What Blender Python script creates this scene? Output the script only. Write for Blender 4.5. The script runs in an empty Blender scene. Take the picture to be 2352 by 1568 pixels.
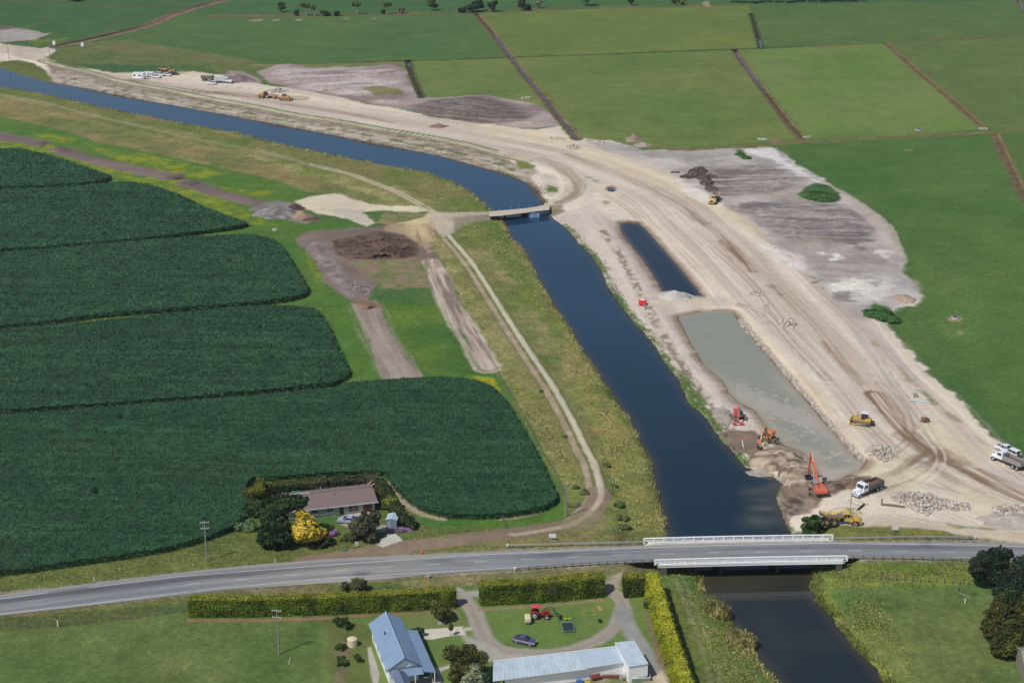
import bpy, bmesh, math, random, time
import numpy as np
from mathutils import Vector, Matrix
T0 = time.time()
rnd = random.Random(7)
R = math.radians
# ---------------------------------------------------------------- survey model
# positions were measured in a 2352 x 1568 frame; G() turns a sighting into a point on a plane of height z
UW, UH, F, CAMH = 2352.0, 1568.0, 3900.0, 162.0
TH = math.atan(1384.0 / F)
sT, cT = math.sin(TH), math.cos(TH)
def G(u, v, z=0.0):
    a = (u - UW/2) / F; b = (UH/2 - v) / F
    t = (CAMH - z) / (sT - b*cT)
    return (a*t, (cT + b*sT)*t, z)
def GN(u, v, z=0.0):
    a = (u - UW/2) / F; b = (UH/2 - v) / F
    t = (CAMH - z) / (sT - b*cT)
    return a*t, (cT + b*sT)*t
sc = bpy.context.scene
col_main = sc.collection
def lin(c):
    c = c/255.0
    return c/12.92 if c <= 0.04045 else ((c+0.055)/1.055)**2.4
def C3(r, g, b, k=0.95):
    if g-r > 10 and g-b > 28: r, g, b = r+5, g-3, b+1      # grass tones, checked against the survey photo
    return (lin(r)*k, lin(g)*k, lin(b)*k)
# ---------------------------------------------------------------- objects
def tag(o, label=None, cat=None, group=None, kind=None):
    if label: o['label'] = label
    if cat: o['category'] = cat
    if group: o['group'] = group
    if kind: o['kind'] = kind
    return o
def empty(name, loc, rz=0.0, label=None, cat=None, group=None, s=1.0):
    o = bpy.data.objects.new(name, None); col_main.objects.link(o)
    o.location = loc; o.rotation_euler = (0, 0, rz); o.scale = (s, s, s)
    o.empty_display_size = 0.3
    return tag(o, label, cat, group)
def link_mesh(name, me, mat=None, parent=None):
    o = bpy.data.objects.new(name, me); col_main.objects.link(o)
    if mat: me.materials.append(mat)
    if parent: o.parent = parent
    return o
def copy_tree(root, loc, rz, label, s=None, group=None):
    r = root.copy(); col_main.objects.link(r); r.location = loc; r.rotation_euler = (0, 0, rz)
    if s: r.scale = (s, s, s)
    r['label'] = label
    if group: r['group'] = group
    def rec(a, b):
        for ch in list(a.children):
            c = ch.copy(); col_main.objects.link(c); c.parent = b
            rec(ch, c)
    rec(root, r)
    return r
class MB:
    """collects simple solids, builds them as ONE mesh"""
    def __init__(s): s.v = []; s.f = []; s.sm = []
    def add(s, vs, fs, smooth=False):
        n = len(s.v); s.v += [tuple(v) for v in vs]
        s.f += [tuple(i+n for i in f) for f in fs]; s.sm += [smooth]*len(fs)
        return s
    def box(s, c, d, rz=0.0, ry=0.0, taper=1.0, tx=None):
        hx, hy, hz = d[0]/2, d[1]/2, d[2]/2
        tx = taper if tx is None else tx
        m = Matrix.Translation(c) @ Matrix.Rotation(rz, 4, 'Z') @ Matrix.Rotation(ry, 4, 'Y')
        P = [(-hx,-hy,-hz),(hx,-hy,-hz),(hx,hy,-hz),(-hx,hy,-hz),(-hx*tx,-hy*taper,hz),(hx*tx,-hy*taper,hz),(hx*tx,hy*taper,hz),(-hx*tx,hy*taper,hz)]
        return s.add([m @ Vector(p) for p in P], [(0,3,2,1),(4,5,6,7),(0,1,5,4),(1,2,6,5),(2,3,7,6),(3,0,4,7)])
    def bbox(s, c, d, b=0.06, rz=0.0, ry=0.0):
        """box with bevelled edges"""
        bm = bmesh.new(); bmesh.ops.create_cube(bm, size=1.0)
        for v in bm.verts: v.co = Vector((v.co.x*d[0], v.co.y*d[1], v.co.z*d[2]))
        bmesh.ops.bevel(bm, geom=list(bm.edges), offset=b, segments=2, affect='EDGES', profile=0.5)
        m = Matrix.Translation(c) @ Matrix.Rotation(rz, 4, 'Z') @ Matrix.Rotation(ry, 4, 'Y')
        bm.verts.index_update()
        s.add([m @ v.co for v in bm.verts], [[v.index for v in f.verts] for f in bm.faces]); bm.free()
        return s
    def tube(s, p0, p1, r0, r1=None, n=8, caps=True):
        r1 = r0 if r1 is None else r1
        p0 = Vector(p0); p1 = Vector(p1); ax = (p1-p0)
        if ax.length < 1e-6: return s
        q = ax.to_track_quat('Z', 'Y')
        A = [p0 + q @ Vector((math.cos(2*math.pi*i/n)*r0, math.sin(2*math.pi*i/n)*r0, 0)) for i in range(n)]
        B = [p1 + q @ Vector((math.cos(2*math.pi*i/n)*r1, math.sin(2*math.pi*i/n)*r1, 0)) for i in range(n)]
        s.add(A+B, [(i, (i+1) % n, n+(i+1) % n, n+i) for i in range(n)], True)
        if caps: s.add(A, [tuple(range(n-1, -1, -1))]); s.add(B, [tuple(range(n))])
        return s
    def path(s, pts, r, n=7):
        for a, b in zip(pts[:-1], pts[1:]): s.tube(a, b, r, r, n)
        return s
    def prism(s, prof, y0, y1, inset=None):
        """profile in x,z extruded along y"""
        n = len(prof)
        A = [(x, y0, z) for x, z in prof]; B = [(x, y1, z) for x, z in prof]
        s.add(A+B, [(i, (i+1) % n, n+(i+1) % n, n+i) for i in range(n)])
        s.add(A, [tuple(range(n-1, -1, -1))]); s.add(B, [tuple(range(n))])
        return s
    def beam(s, pts, w, hs):
        """box-section beam in the x,z plane along pts with depths hs, width w (centred y)"""
        L = []
        for i, (x, z) in enumerate(pts):
            a = pts[max(i-1, 0)]; b = pts[min(i+1, len(pts)-1)]
            dx, dz = b[0]-a[0], b[1]-a[1]; l = math.hypot(dx, dz) or 1
            nx, nz = -dz/l, dx/l; h = hs[i]/2
            L.append([(x+nx*h, -w/2, z+nz*h), (x+nx*h, w/2, z+nz*h), (x-nx*h, w/2, z-nz*h), (x-nx*h, -w/2, z-nz*h)])
        for k in range(len(L)-1):
            s.add(L[k]+L[k+1], [(i, 4+i, 4+(i+1) % 4, (i+1) % 4) for i in range(4)])
        s.add(L[0], [(0,1,2,3)]); s.add(L[-1], [(3,2,1,0)])
        return s
    def loft(s, secs, smooth=False, cap=True):
        n = len(secs[0])
        for a, b in zip(secs[:-1], secs[1:]):
            s.add(list(a)+list(b), [(i, (i+1) % n, n+(i+1) % n, n+i) for i in range(n)], smooth)
        if cap:
            s.add(secs[0], [tuple(range(n-1, -1, -1))]); s.add(secs[-1], [tuple(range(n))])
        return s
    def blob(s, c, r, seed=0, n=2, rough=0.18):
        bm = bmesh.new(); bmesh.ops.create_icosphere(bm, subdivisions=n, radius=1.0)
        rr = random.Random(seed)
        for v in bm.verts:
            k = 1 + rr.uniform(-rough, rough); v.co = Vector((v.co.x*r[0]*k, v.co.y*r[1]*k, v.co.z*r[2]*k)) + Vector(c)
        bm.verts.index_update()
        s.add([v.co for v in bm.verts], [[v.index for v in f.verts] for f in bm.faces]); bm.free()
        return s
    def mesh(s, name):
        me = bpy.data.meshes.new(name); me.from_pydata(s.v, [], s.f)
        me.polygons.foreach_set('use_smooth', s.sm); me.update()
        bm = bmesh.new(); bm.from_mesh(me); bmesh.ops.recalc_face_normals(bm, faces=bm.faces); bm.to_mesh(me); bm.free()
        return me
    def build(s, name, mat, parent=None):
        return link_mesh(name, s.mesh(name), mat, parent)
# ---------------------------------------------------------------- materials
MATS = {}
def pmat(name, color, rough=0.6, metal=0.0, var=0.15, scale=3.0, bump=0.0, spec=0.5, grime=0.0, coat=0.0, wave=None):
    if name in MATS: return MATS[name]
    m = bpy.data.materials.new(name); m.use_nodes = True; nt = m.node_tree; N = nt.nodes; L = nt.links
    b = N['Principled BSDF']
    tc = N.new('ShaderNodeTexCoord'); no = N.new('ShaderNodeTexNoise'); no.inputs['Scale'].default_value = scale
    no.inputs['Detail'].default_value = 5; L.new(tc.outputs['Object'], no.inputs['Vector'])
    cr = N.new('ShaderNodeValToRGB'); cr.color_ramp.elements[0].position = 0.3; cr.color_ramp.elements[1].position = 0.7
    lo = [max(0, c*(1-var)) for c in color]; hi = [min(1, c*(1+var)) for c in color]
    if grime: lo = [c*(1-grime)+g*grime for c, g in zip(lo, (0.22, 0.18, 0.13))]
    cr.color_ramp.elements[0].color = (*lo, 1); cr.color_ramp.elements[1].color = (*hi, 1)
    L.new(no.outputs['Fac'], cr.inputs['Fac']); L.new(cr.outputs['Color'], b.inputs['Base Color'])
    b.inputs['Roughness'].default_value = rough; b.inputs['Metallic'].default_value = metal
    b.inputs['Specular IOR Level'].default_value = spec; b.inputs['Coat Weight'].default_value = coat
    hsrc = no.outputs['Fac']
    if wave:
        wv = N.new('ShaderNodeTexWave'); wv.bands_direction = wave[0]; wv.inputs['Scale'].default_value = wave[1]
        L.new(tc.outputs['Object'], wv.inputs['Vector']); hsrc = wv.outputs['Fac']; bump = wave[2]
    if bump:
        bp = N.new('ShaderNodeBump'); bp.inputs['Strength'].default_value = bump; bp.inputs['Distance'].default_value = 0.05
        L.new(hsrc, bp.inputs['Height']); L.new(bp.outputs['Normal'], b.inputs['Normal'])
    MATS[name] = m
    return m
def attr_mat(name, rough=0.9, fine=((1.3, 0.18),), bump=0.35, bscale=2.0, bdist=0.12, spec=0.2, trans=0.0):
    """material that takes its base colour from the 'Col' attribute, broken up by world-space noise"""
    if name in MATS: return MATS[name]
    m = bpy.data.materials.new(name); m.use_nodes = True; nt = m.node_tree; N = nt.nodes; L = nt.links
    b = N['Principled BSDF']; at = N.new('ShaderNodeAttribute'); at.attribute_name = 'Col'
    ge = N.new('ShaderNodeNewGeometry'); src = at.outputs['Color']
    for sc_, amp in fine:
        no = N.new('ShaderNodeTexNoise'); no.inputs['Scale'].default_value = sc_; no.inputs['Detail'].default_value = 4
        L.new(ge.outputs['Position'], no.inputs['Vector'])
        mr = N.new('ShaderNodeMapRange'); mr.inputs[1].default_value = 0.3; mr.inputs[2].default_value = 0.7
        mr.inputs[3].default_value = 1-amp; mr.inputs[4].default_value = 1+amp; mr.clamp = False
        L.new(no.outputs['Fac'], mr.inputs[0])
        vm = N.new('ShaderNodeVectorMath'); vm.operation = 'SCALE'; L.new(src, vm.inputs[0]); L.new(mr.outputs[0], vm.inputs['Scale'])
        src = vm.outputs[0]
    L.new(src, b.inputs['Base Color'])
    b.inputs['Roughness'].default_value = rough; b.inputs['Specular IOR Level'].default_value = spec
    if bump:
        nb = N.new('ShaderNodeTexNoise'); nb.inputs['Scale'].default_value = bscale; nb.inputs['Detail'].default_value = 5
        L.new(ge.outputs['Position'], nb.inputs['Vector'])
        bp = N.new('ShaderNodeBump'); bp.inputs['Strength'].default_value = bump; bp.inputs['Distance'].default_value = bdist
        L.new(nb.outputs['Fac'], bp.inputs['Height']); L.new(bp.outputs['Normal'], b.inputs['Normal'])
    MATS[name] = m
    return m
# ---------------------------------------------------------------- noise fields
def vnoise(x, y, seed=0):
    xi = np.floor(x); yi = np.floor(y); fx = (x-xi).astype(np.float32); fy = (y-yi).astype(np.float32)
    xi = xi.astype(np.int64); yi = yi.astype(np.int64)
    def h(a, b):
        n = (a*374761393 + b*668265263 + seed*1274126177) & 0xffffffff
        n = ((n ^ (n >> 13))*1274126177) & 0xffffffff
        return ((n ^ (n >> 16)) & 0xffff).astype(np.float32)/65535.0
    fx = fx*fx*(3-2*fx); fy = fy*fy*(3-2*fy)
    a = h(xi, yi); b = h(xi+1, yi); c = h(xi, yi+1); d = h(xi+1, yi+1)
    return (a+(b-a)*fx)*(1-fy)+(c+(d-c)*fx)*fy
def fbm(x, y, oct=3, seed=0):
    s = 0; a = 1; t = 0
    for i in range(oct):
        s = s + a*vnoise(x*2**i+i*17.3, y*2**i-i*9.1, seed+i*31); t += a; a *= 0.55
    return (s/t-0.5)*2.4      # about -1 .. 1
def sst(a, b, x):
    t = np.clip((x-a)/(b-a), 0, 1); return t*t*(3-2*t)
def catmull(pts, k=3, closed=False):
    n = len(pts); out = []
    rng = range(n) if closed else range(n-1)
    for i in rng:
        if closed: p = [pts[(i+j-1) % n] for j in range(4)]
        else: p = [pts[min(max(i+j-1, 0), n-1)] for j in range(4)]
        for j in range(k):
            t = j/k
            out.append(tuple(0.5*((2*p[1][c])+(-p[0][c]+p[2][c])*t+(2*p[0][c]-5*p[1][c]+4*p[2][c]-p[3][c])*t*t+(-p[0][c]+3*p[1][c]-3*p[2][c]+p[3][c])*t**3) for c in range(2)))
    if not closed: out.append(tuple(pts[-1][:2]))
    return out
# ================================================================ TERRAIN
us = np.arange(-170, 2524, 2.05); vs = np.concatenate([np.arange(-36, 300, 1.6), np.arange(300, 1660, 2.05)])
UU, VV = np.meshgrid(us, vs)
QX, QY = GN(UU, VV); QX = QX.astype(np.float32); QY = QY.astype(np.float32)
NV, NU = UU.shape
n1 = fbm(QX/1.1, QY/1.1, 2, 1); n4 = fbm(QX/4.0, QY/4.0, 3, 2); n15 = fbm(QX/15., QY/15., 3, 3); n60 = fbm(QX/60., QY/60., 3, 4)
nb4 = fbm(QX/3.2+50, QY/3.2, 3, 9); nb15 = fbm(QX/13.+9, QY/13., 3, 12)
FN = dict(n1=n1, n4=n4, n15=n15, n60=n60, b4=nb4, b15=nb15)
fade = np.clip(330.0/QY, 0.25, 1.0)
COL = np.zeros((NV, NU, 3), np.float32); HH = np.zeros((NV, NU), np.float32); ZONE = np.zeros((NV, NU), np.int8)
ZN = ['paddock', 'rough_grass', 'earthworks_ground', 'gravel_track', 'bare_soil', 'lawn', 'ditch_bank', 'driveway']
def Z_(n): return ZN.index(n)
def sl_of(pts, mpx):
    U = [p[0] for p in pts]; V = [p[1] for p in pts]
    i0 = max(int(np.searchsorted(us, min(U)-mpx)), 0); i1 = min(int(np.searchsorted(us, max(U)+mpx)), NU)
    j0 = max(int(np.searchsorted(vs, min(V)-mpx)), 0); j1 = min(int(np.searchsorted(vs, max(V)+mpx)), NV)
    return (slice(j0, j1), slice(i0, i1))
def seg_dist(X, Y, W, closed, want_s=False):
    D = np.full(X.shape, 1e9, np.float32); ins = np.zeros(X.shape, bool)
    S = np.zeros(X.shape, np.float32) if want_s else None; SG = np.zeros(X.shape, np.float32) if want_s else None
    n = len(W); cum = 0.0
    for i in range(n if closed else n-1):
        ax, ay = W[i]; bx, by = W[(i+1) % n]; dx, dy = bx-ax, by-ay; L2 = dx*dx+dy*dy+1e-9
        t = np.clip(((X-ax)*dx+(Y-ay)*dy)/L2, 0, 1)
        ex = X-(ax+t*dx); ey = Y-(ay+t*dy); d = ex*ex+ey*ey
        if want_s:
            m = d < D; ln = math.sqrt(L2)
            S[m] = (cum+t*ln)[m]; SG[m] = np.sign((X-ax)*dy-(Y-ay)*dx)[m]; cum += ln
        D = np.minimum(D, d)
        if closed:
            c = ((ay > Y) != (by > Y))
            with np.errstate(divide='ignore', invalid='ignore'):
                c &= X < (bx-ax)*(Y-ay)/((by-ay) if by != ay else 1e-9)+ax
            ins ^= c
    D = np.sqrt(D)
    if want_s: return D, S, SG
    return np.where(ins, D, -D) if closed else D
def sdf(pts, mpx=30, smooth=0):
    if smooth: pts = catmull(pts, smooth, True)
    sl = sl_of(pts, mpx); W = [GN(u, v) for u, v in pts]
    return sl, seg_dist(QX[sl], QY[sl], W, True)
def ldist(pts, mpx=30, smooth=3):
    if smooth: pts = catmull(pts, smooth)
    sl = sl_of(pts, mpx); W = [GN(u, v) for u, v in pts]
    return (sl,)+seg_dist(QX[sl], QY[sl], W, False, True)
def mixcol(sl, m, ca, cb=None, f='n15', amp=0.12, f2='n4', sharp=1.0, bias=0.0):
    c = np.array(ca, np.float32)
    if cb is not None:
        t = np.clip(0.5+sharp*0.8*(FN[f][sl]+bias), 0, 1)[..., None]
        c = c*(1-t)+np.array(cb, np.float32)*t
    k = (1+amp*FN[f2][sl]+0.6*amp*FN['n1'][sl]*fade[sl])[..., None]
    COL[sl] = COL[sl]*(1-m[..., None])+np.clip(c*k, 0.003, 1)*m[..., None]
def area(pts, ca, cb=None, edge=0.8, rag=1.2, rf='b4', smooth=0, zone=None, h=None, hw=5.0, hadd=None, mpx=30, op=1.0, **kw):
    sl, d = sdf(pts, mpx, smooth)
    dn = d+FN[rf][sl]*rag
    m = sst(-edge, edge, dn)*op
    mixcol(sl, m, ca, cb, **kw)
    if zone is not None: ZONE[sl][dn > 0] = Z_(zone)
    if h is not None:
        k = sst(-hw/2, hw/2, d); HH[sl] = HH[sl]*(1-k)+h*k
    if hadd is not None:
        k = sst(0, hw, d+FN['b15'][sl]*1.0); HH[sl] += hadd*k
    return sl, d
def strip(pts, w, ca, cb=None, edge=0.5, rag=0.5, zone=None, off=0.0, smooth=3, mpx=30, op=1.0, **kw):
    sl, d, s, sg = ldist(pts, mpx, smooth)
    dd = np.abs(d*sg-off) if off else d
    dn = w/2-dd+FN['b4'][sl]*rag
    m = sst(-edge, edge, dn)*op
    mixcol(sl, m, ca, cb, **kw)
    if zone is not None: ZONE[sl][dn > 0] = Z_(zone)
    return sl, d
def raise_line(pts, h, flat, fall, smooth=3, mpx=70, sub=False):
    sl, d, s, sg = ldist(pts, mpx, smooth)
    k = h*(1-sst(flat, flat+fall, d))
    if sub: HH[sl] += k
    else: HH[sl] = np.maximum(HH[sl], k)
# ---------------- palette (measured surface colours)
GR1 = C3(66, 108, 54); GR2 = C3(84, 120, 56);  GRY = C3(98, 126, 58); OLV = C3(118, 124, 68); TANG = C3(150, 142, 92)
BRN = C3(126, 108, 78); SAND = C3(220, 206, 188); SANDY = C3(227, 213, 182); PINK = C3(192, 176, 162); GREY = C3(172, 163, 154)
PURP = C3(140, 124, 114); DARK = C3(88, 74, 66); DPUR = C3(112, 98, 92); WET = C3(92, 78, 64); YEL = C3(148, 148, 34)
# ---------------- base grass + paddock tints
HH[:] = 0.12*n60+0.05*n15
mixcol((slice(None), slice(None)), np.ones((NV, NU), np.float32), C3(66, 108, 54), C3(80, 114, 56), f='n60', amp=0.07)
FIELDS = [
 ([(-300,-40),(520,-40),(502,3),(441,20),(342,58),(239,84),(132,106),(-300,118)], C3(60,102,56), C3(70,108,58)),
 ([(520,-40),(2700,-40),(2700,2),(1578,13),(1287,18),(1092,28),(774,34),(500,38)], C3(66,110,58), C3(62,104,58)),
 ([(240,98),(342,60),(441,36),(774,36),(1095,34),(1136,82),(1172,133),(804,143),(560,145),(359,126)], C3(72,110,58), C3(82,115,60)),
 ([(1100,33),(1287,20),(1578,13),(1722,12),(1728,34),(1748,112),(1578,117),(1380,124),(1176,132)], C3(106,128,60), C3(96,121,58)),
 ([(1730,12),(2338,2),(2400,80),(2352,82),(2033,98),(1750,112)], C3(76,112,56), C3(84,114,58)),
 ([(940,140),(1170,134),(1215,185),(1262,262),(1240,262),(1109,215),(1047,222),(972,224)], C3(88,122,58), C3(112,130,70)),
 ([(1176,133),(1380,125),(1686,116),(1753,205),(1845,320),(1548,342),(1400,340),(1325,318),(1262,228)], C3(92,122,58), C3(110,128,66)),
 ([(1692,115),(2033,100),(2108,164),(2262,297),(2061,314),(1852,320),(1765,205)], C3(92,128,56), C3(112,134,72)),
 ([(2040,99),(2352,82),(2700,76),(2700,290),(2352,296),(2264,297)], C3(84,113,58), C3(94,118,62)),
 ([(1790,330),(2060,318),(2286,306),(2340,440),(2700,1000),(2700,1250),(2352,1052),(2115,690),(2047,536),(1903,420)], C3(70,110,52), C3(84,118,56)),
 ([(2290,306),(2700,296),(2700,900),(2340,420)], C3(76,110,54), C3(84,114,56)),
]
for p, a, b in FIELDS: area(p, a, b, edge=1.5, rag=0.8, amp=0.09, f='n60', f2='n15')
VRG = [(-300,1416),(0,1386),(205,1364),(342,1349),(478,1334),(649,1321),(804,1309),(979,1296),(1184,1288),(1355,1278),(1492,1270)]
for A_ in (VRG, [(1907,1261),(2080,1265),(2232,1266),(2352,1268),(2620,1274)]):
    strip(A_, 19, C3(112,116,66), C3(96,112,58), rag=1.5, f='b15', zone='rough_grass', amp=0.18, mpx=120); strip(A_, 11.5, C3(150,142,126), C3(138,130,104), rag=0.9, f='b4', mpx=90)
# lower-right meadow, lower-left paddocks
area([(-300,1420),(436,1375),(1100,1330),(1530,1290),(1640,1640),(1640,1700),(-300,1700)], C3(76,106,52), C3(96,120,64), edge=2, amp=0.16, f='n15')
area([(-300,1440),(0,1412),(440,1386),(440,1400),(260,1425),(0,1448),(-300,1470)], C3(70,96,52), C3(86,100,54), edge=1, amp=0.15)
area([(1868,1290),(2700,1290),(2700,1700),(2080,1700),(1930,1440)], C3(82,114,58), C3(104,122,66), edge=2, amp=0.16)
# rough olive land north of the haul road (left)
area([(130,112),(239,100),(359,126),(478,143),(640,147),(600,190),(513,175),(444,166),(300,160),(164,153),(113,133)], C3(108,120,68), C3(84,112,58), zone='rough_grass', amp=0.16, f='b15')
area([(150,145),(300,150),(470,152),(510,172),(410,170),(256,164)], C3(64,104,58), C3(86,110,60), amp=0.12, rag=3)
area([(150,100),(300,92),(600,142),(560,150),(330,132)], C3(122,118,76), C3(96,112,64), amp=0.14, rag=3, op=0.8)
area([(560,146),(804,145),(935,141),(965,222),(850,200),(620,160)], C3(106,122,68), C3(130,124,84), zone='rough_grass', amp=0.14)
# ---------------- levee-side rough grass, south-west bank
RB = [(-300,170),(0,202),(79,212),(150,227),(239,249),(342,268),(434,287),(540,304),(625,328),(804,364),(877,378),(976,395),(1034,415),(1078,441),(1102,458),(1123,480),(1153,506),(1160,520),(1170,544),(1205,578),(1232,633),(1266,695),(1307,753),(1334,800),(1375,859),(1406,910),(1451,971),(1478,1034),(1493,1056),(1502,1111),(1519,1169),(1531,1224),
      (1545,1262),(1568,1302),(1613,1326),(1618,1360),(1640,1380),(1665,1410),(1690,1445),(1729,1494),(1753,1524),(1790,1572),(1850,1660)]
LB = [(-300,120),(0,155),(34,167),(75,179),(113,190),(164,198),(205,207),(260,219),(342,234),(410,244),(478,258),(547,270),(615,285),(684,297),(752,309),(774,314),(859,333),(938,345),(1013,359),(1082,379),(1150,398),(1205,419),(1229,444),(1247,466),(1270,502),(1300,523),(1328,558),(1358,585),(1382,623),(1396,660),(1430,705),(1461,746),(1495,783),(1526,828),(1560,876),(1582,924),(1623,961),(1650,1002),(1690,1045),(1712,1073),(1739,1080),(1775,1094),(1800,1112),(1787,1131),(1784,1149),(1794,1172),(1803,1193),(1818,1222),
      (1845,1262),(1869,1313),(1868,1353),(1876,1378),(1907,1412),(1938,1453),(1975,1497),(2003,1525),(2037,1568),(2100,1660)]
ROUGH = RB[:30]+[(1530,1236),(1300,1240),(1060,1228),(1167,1213),(1304,1186),(1297,1131),(1280,1094),(1246,1040),(1215,978),(1177,913),(1147,862),(1122,800),(1064,708),(1040,654),(1010,599),(982,551),(935,500),(850,478),(774,444),(701,441),(632,414),(547,396),(444,373),(335,349),(222,328),(171,308),(103,290),(0,268),(-300,210)]
area(ROUGH, C3(112,122,64), C3(146,138,92), zone='rough_grass', f='b15', sharp=1.6, amp=0.2, edge=1.2, rag=1.5)
area([(0,225),(239,272),(478,332),(700,400),(860,452),(860,470),(701,438),(478,372),(222,322),(0,262)], C3(104,112,64), C3(142,126,84), op=0.75, f='n15', sharp=1.8, amp=0.18, rag=3)
area([(0,204),(342,272),(625,332),(976,400),(1078,446),(1120,480),(1040,478),(911,430),(700,365),(342,284),(0,212)], C3(96,122,54), C3(128,122,74), op=0.85, f='n15', sharp=1.8, amp=0.16, rag=1.5)
area([(1030,506),(1150,508),(1165,545),(1200,590),(1240,665),(1290,745),(1330,810),(1300,805),(1245,740),(1180,640),(1120,570),(1060,530)], C3(86,124,50), C3(116,126,60), op=0.8, rag=2, sharp=1.6, amp=0.18)
area([(1295,780),(1340,820),(1420,945),(1470,1040),(1500,1130),(1528,1222),(1400,1226),(1395,1100),(1350,960),(1290,850)], C3(128,132,70), C3(156,144,90), op=0.85, f='n15', sharp=1.8, amp=0.22)
area([(1350,1090),(1400,1100),(1440,1225),(1330,1228),(1365,1180)], C3(92,118,60), C3(120,128,66), op=0.8, rag=2.5, amp=0.2)
area([(1070,620),(1240,860),(1330,1040),(1345,1140),(1300,1100),(1220,960),(1130,790),(1020,600)], C3(124,122,70), C3(150,140,96), op=0.75, f='n15', sharp=1.6, amp=0.2)
# weedy banks below the bridge
area([(1520,1300),(1568,1302),(1613,1326),(1618,1360),(1650,1386),(1700,1450),(1753,1524),(1850,1660),(1660,1700),(1600,1568),(1530,1370)], C3(84,116,54), C3(104,118,58), zone='rough_grass', f='b15', sharp=1.4, amp=0.2)
strip([(1625,1375),(1690,1440),(1740,1505),(1800,1590)], 3.2, C3(142,134,84), C3(100,118,60), off=-1.6, rag=1.2, amp=0.22)
area([(1869,1305),(1890,1290),(2250,1292),(2250,1345),(2030,1350),(1900,1345),(1925,1410),(2060,1560),(2120,1660),(2090,1660),(1975,1497),(1907,1412),(1868,1353)], C3(98,126,52), C3(124,130,64), zone='rough_grass', f='b15', sharp=1.5, amp=0.22, rag=1.5)
area([(2026,1340),(2250,1345),(2270,1500),(2230,1640),(2100,1560),(1990,1440)], C3(84,112,56), C3(108,118,66), op=0.7, f='n15', sharp=1.8, amp=0.2)
strip([(1552,1330),(1580,1400),(1605,1470),(1632,1560),(1650,1640)], 0.6, C3(150,144,120), op=0.45, rag=0.4)
strip([(1565,1320),(1598,1400),(1628,1470),(1655,1560),(1670,1640)], 0.6, C3(150,144,120), op=0.45, rag=0.4)
# ---------------- bright meadows with buttercups beside the maize
MEAD = [(-300,230),(0,268),(103,290),(171,308),(222,328),(335,349),(444,373),(547,396),(632,414),(701,441),(680,470),(740,505),(835,518),(700,536),(676,548),(735,640),(820,700),(850,780),(870,850),(985,868),(1116,852),(1143,862),(1160,900),(1235,1045),(1290,1150),(1300,1190),(1167,1213),(1000,1212),(925,1195),(890,1120),(-300,1100)]
area(MEAD, C3(72,116,46), C3(86,122,50), edge=1.0, rag=0.6, amp=0.17, f='n15')
for p in ([(-300,285),(0,316),(113,330),(190,356),(290,380),(427,414),(560,480),(640,520),(560,515),(420,450),(250,400),(120,352),(-300,340)],
          [(70,300),(180,318),(165,332),(90,322)], [(200,335),(330,352),(440,376),(520,400),(460,412),(330,392),(230,352)], [(500,430),(640,440),(600,455)], [(700,560),(720,600),(760,640),(735,660),(705,610)], [(985,862),(1080,868),(1120,885),(1130,895),(1060,880)], [(100,738),(290,722),(240,735),(120,742)]):
    area(p, YEL, C3(84,124,46), f='b4', sharp=1.5, op=0.72, rag=2.0, edge=1.5, amp=0.15)
area([(1088,864),(1132,868),(1150,900),(1120,884)], C3(178,166,30), YEL, op=0.8, rag=0.8)
area([(855,690),(1010,700),(1090,826),(1110,858),(985,868),(930,800)], C3(62,106,44), C3(88,122,44), f='n15', amp=0.16)
# verges beside the road
area([(-300,1345),(0,1322),(171,1298),(342,1273),(478,1238),(547,1208),(600,1230),(700,1255),(830,1255),(790,1272),(630,1290),(478,1304),(137,1345),(0,1363),(-300,1400)], C3(110,116,62), C3(88,108,54), zone='rough_grass', sharp=1.4, amp=0.18)
area([(560,1150),(640,1104),(860,1096),(930,1160),(985,1212),(1167,1213),(1300,1190),(1330,1200),(1280,1212),(1000,1240),(900,1250),(780,1260),(640,1256),(560,1230)], C3(84,114,56), C3(104,116,60), amp=0.16, zone='rough_grass', rag=0.8)
area([(900,1258),(1080,1240),(1290,1214),(1500,1222),(1530,1240),(1480,1250),(1165,1258),(960,1268)], C3(106,118,62), C3(132,124,80), amp=0.18, zone='rough_grass', rag=0.6)
area([(890,1336),(1180,1312),(1500,1294),(1545,1302),(1470,1318),(1385,1320),(1100,1342),(960,1352)], C3(132,122,88), C3(104,116,60), f='n15', amp=0.16, zone='rough_grass', rag=0.6)
area([(-300,1432),(0,1410),(342,1378),(513,1356),(760,1335),(790,1352),(760,1362),(440,1378),(200,1400),(-300,1450)], C3(98,108,58), C3(122,112,74), f='n15', amp=0.16, zone='rough_grass', rag=0.6)
area([(560,1350),(690,1345),(720,1356),(640,1362),(570,1358)], C3(160,148,134), C3(120,112,78), rag=1.0)
# ---------------- EARTHWORKS (sand) : everything between the canal and the northern paddocks
UPB = [(0,99),(41,106),(58,114),(113,109),(130,118),(103,133),(164,155),(212,159),(256,167),(366,171),(410,171),(444,164),(513,173),(547,183),(608,195),(666,202),(804,226),(842,239),(924,251),(993,270),(1095,280),(1174,292),(1235,297),(1287,290),(1300,308),(1334,318),(1413,325),(1475,345),(1578,345),(1685,335),(1767,337),(1797,352),(1832,379),(1869,400),(1903,420),(1927,441),(1972,468),(2026,502),(2047,536),(2049,548),(2071,585),(2071,626),(2095,654),(2115,681),(2098,702),(2061,708),(2045,735),(2033,746),(2061,777),(2095,814),(2136,859),(2173,890),(2214,930),(2266,985),(2300,1016),(2334,1040),(2352,1050),(2600,1190)]
DOWN = [(2600,1262),(2352,1246),(2232,1233),(1982,1224),(1818,1224)]
LBr = [p for p in LB if p[1] < 1223][::-1]
SALL = UPB+DOWN+LBr+[(-300,100)]
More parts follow.
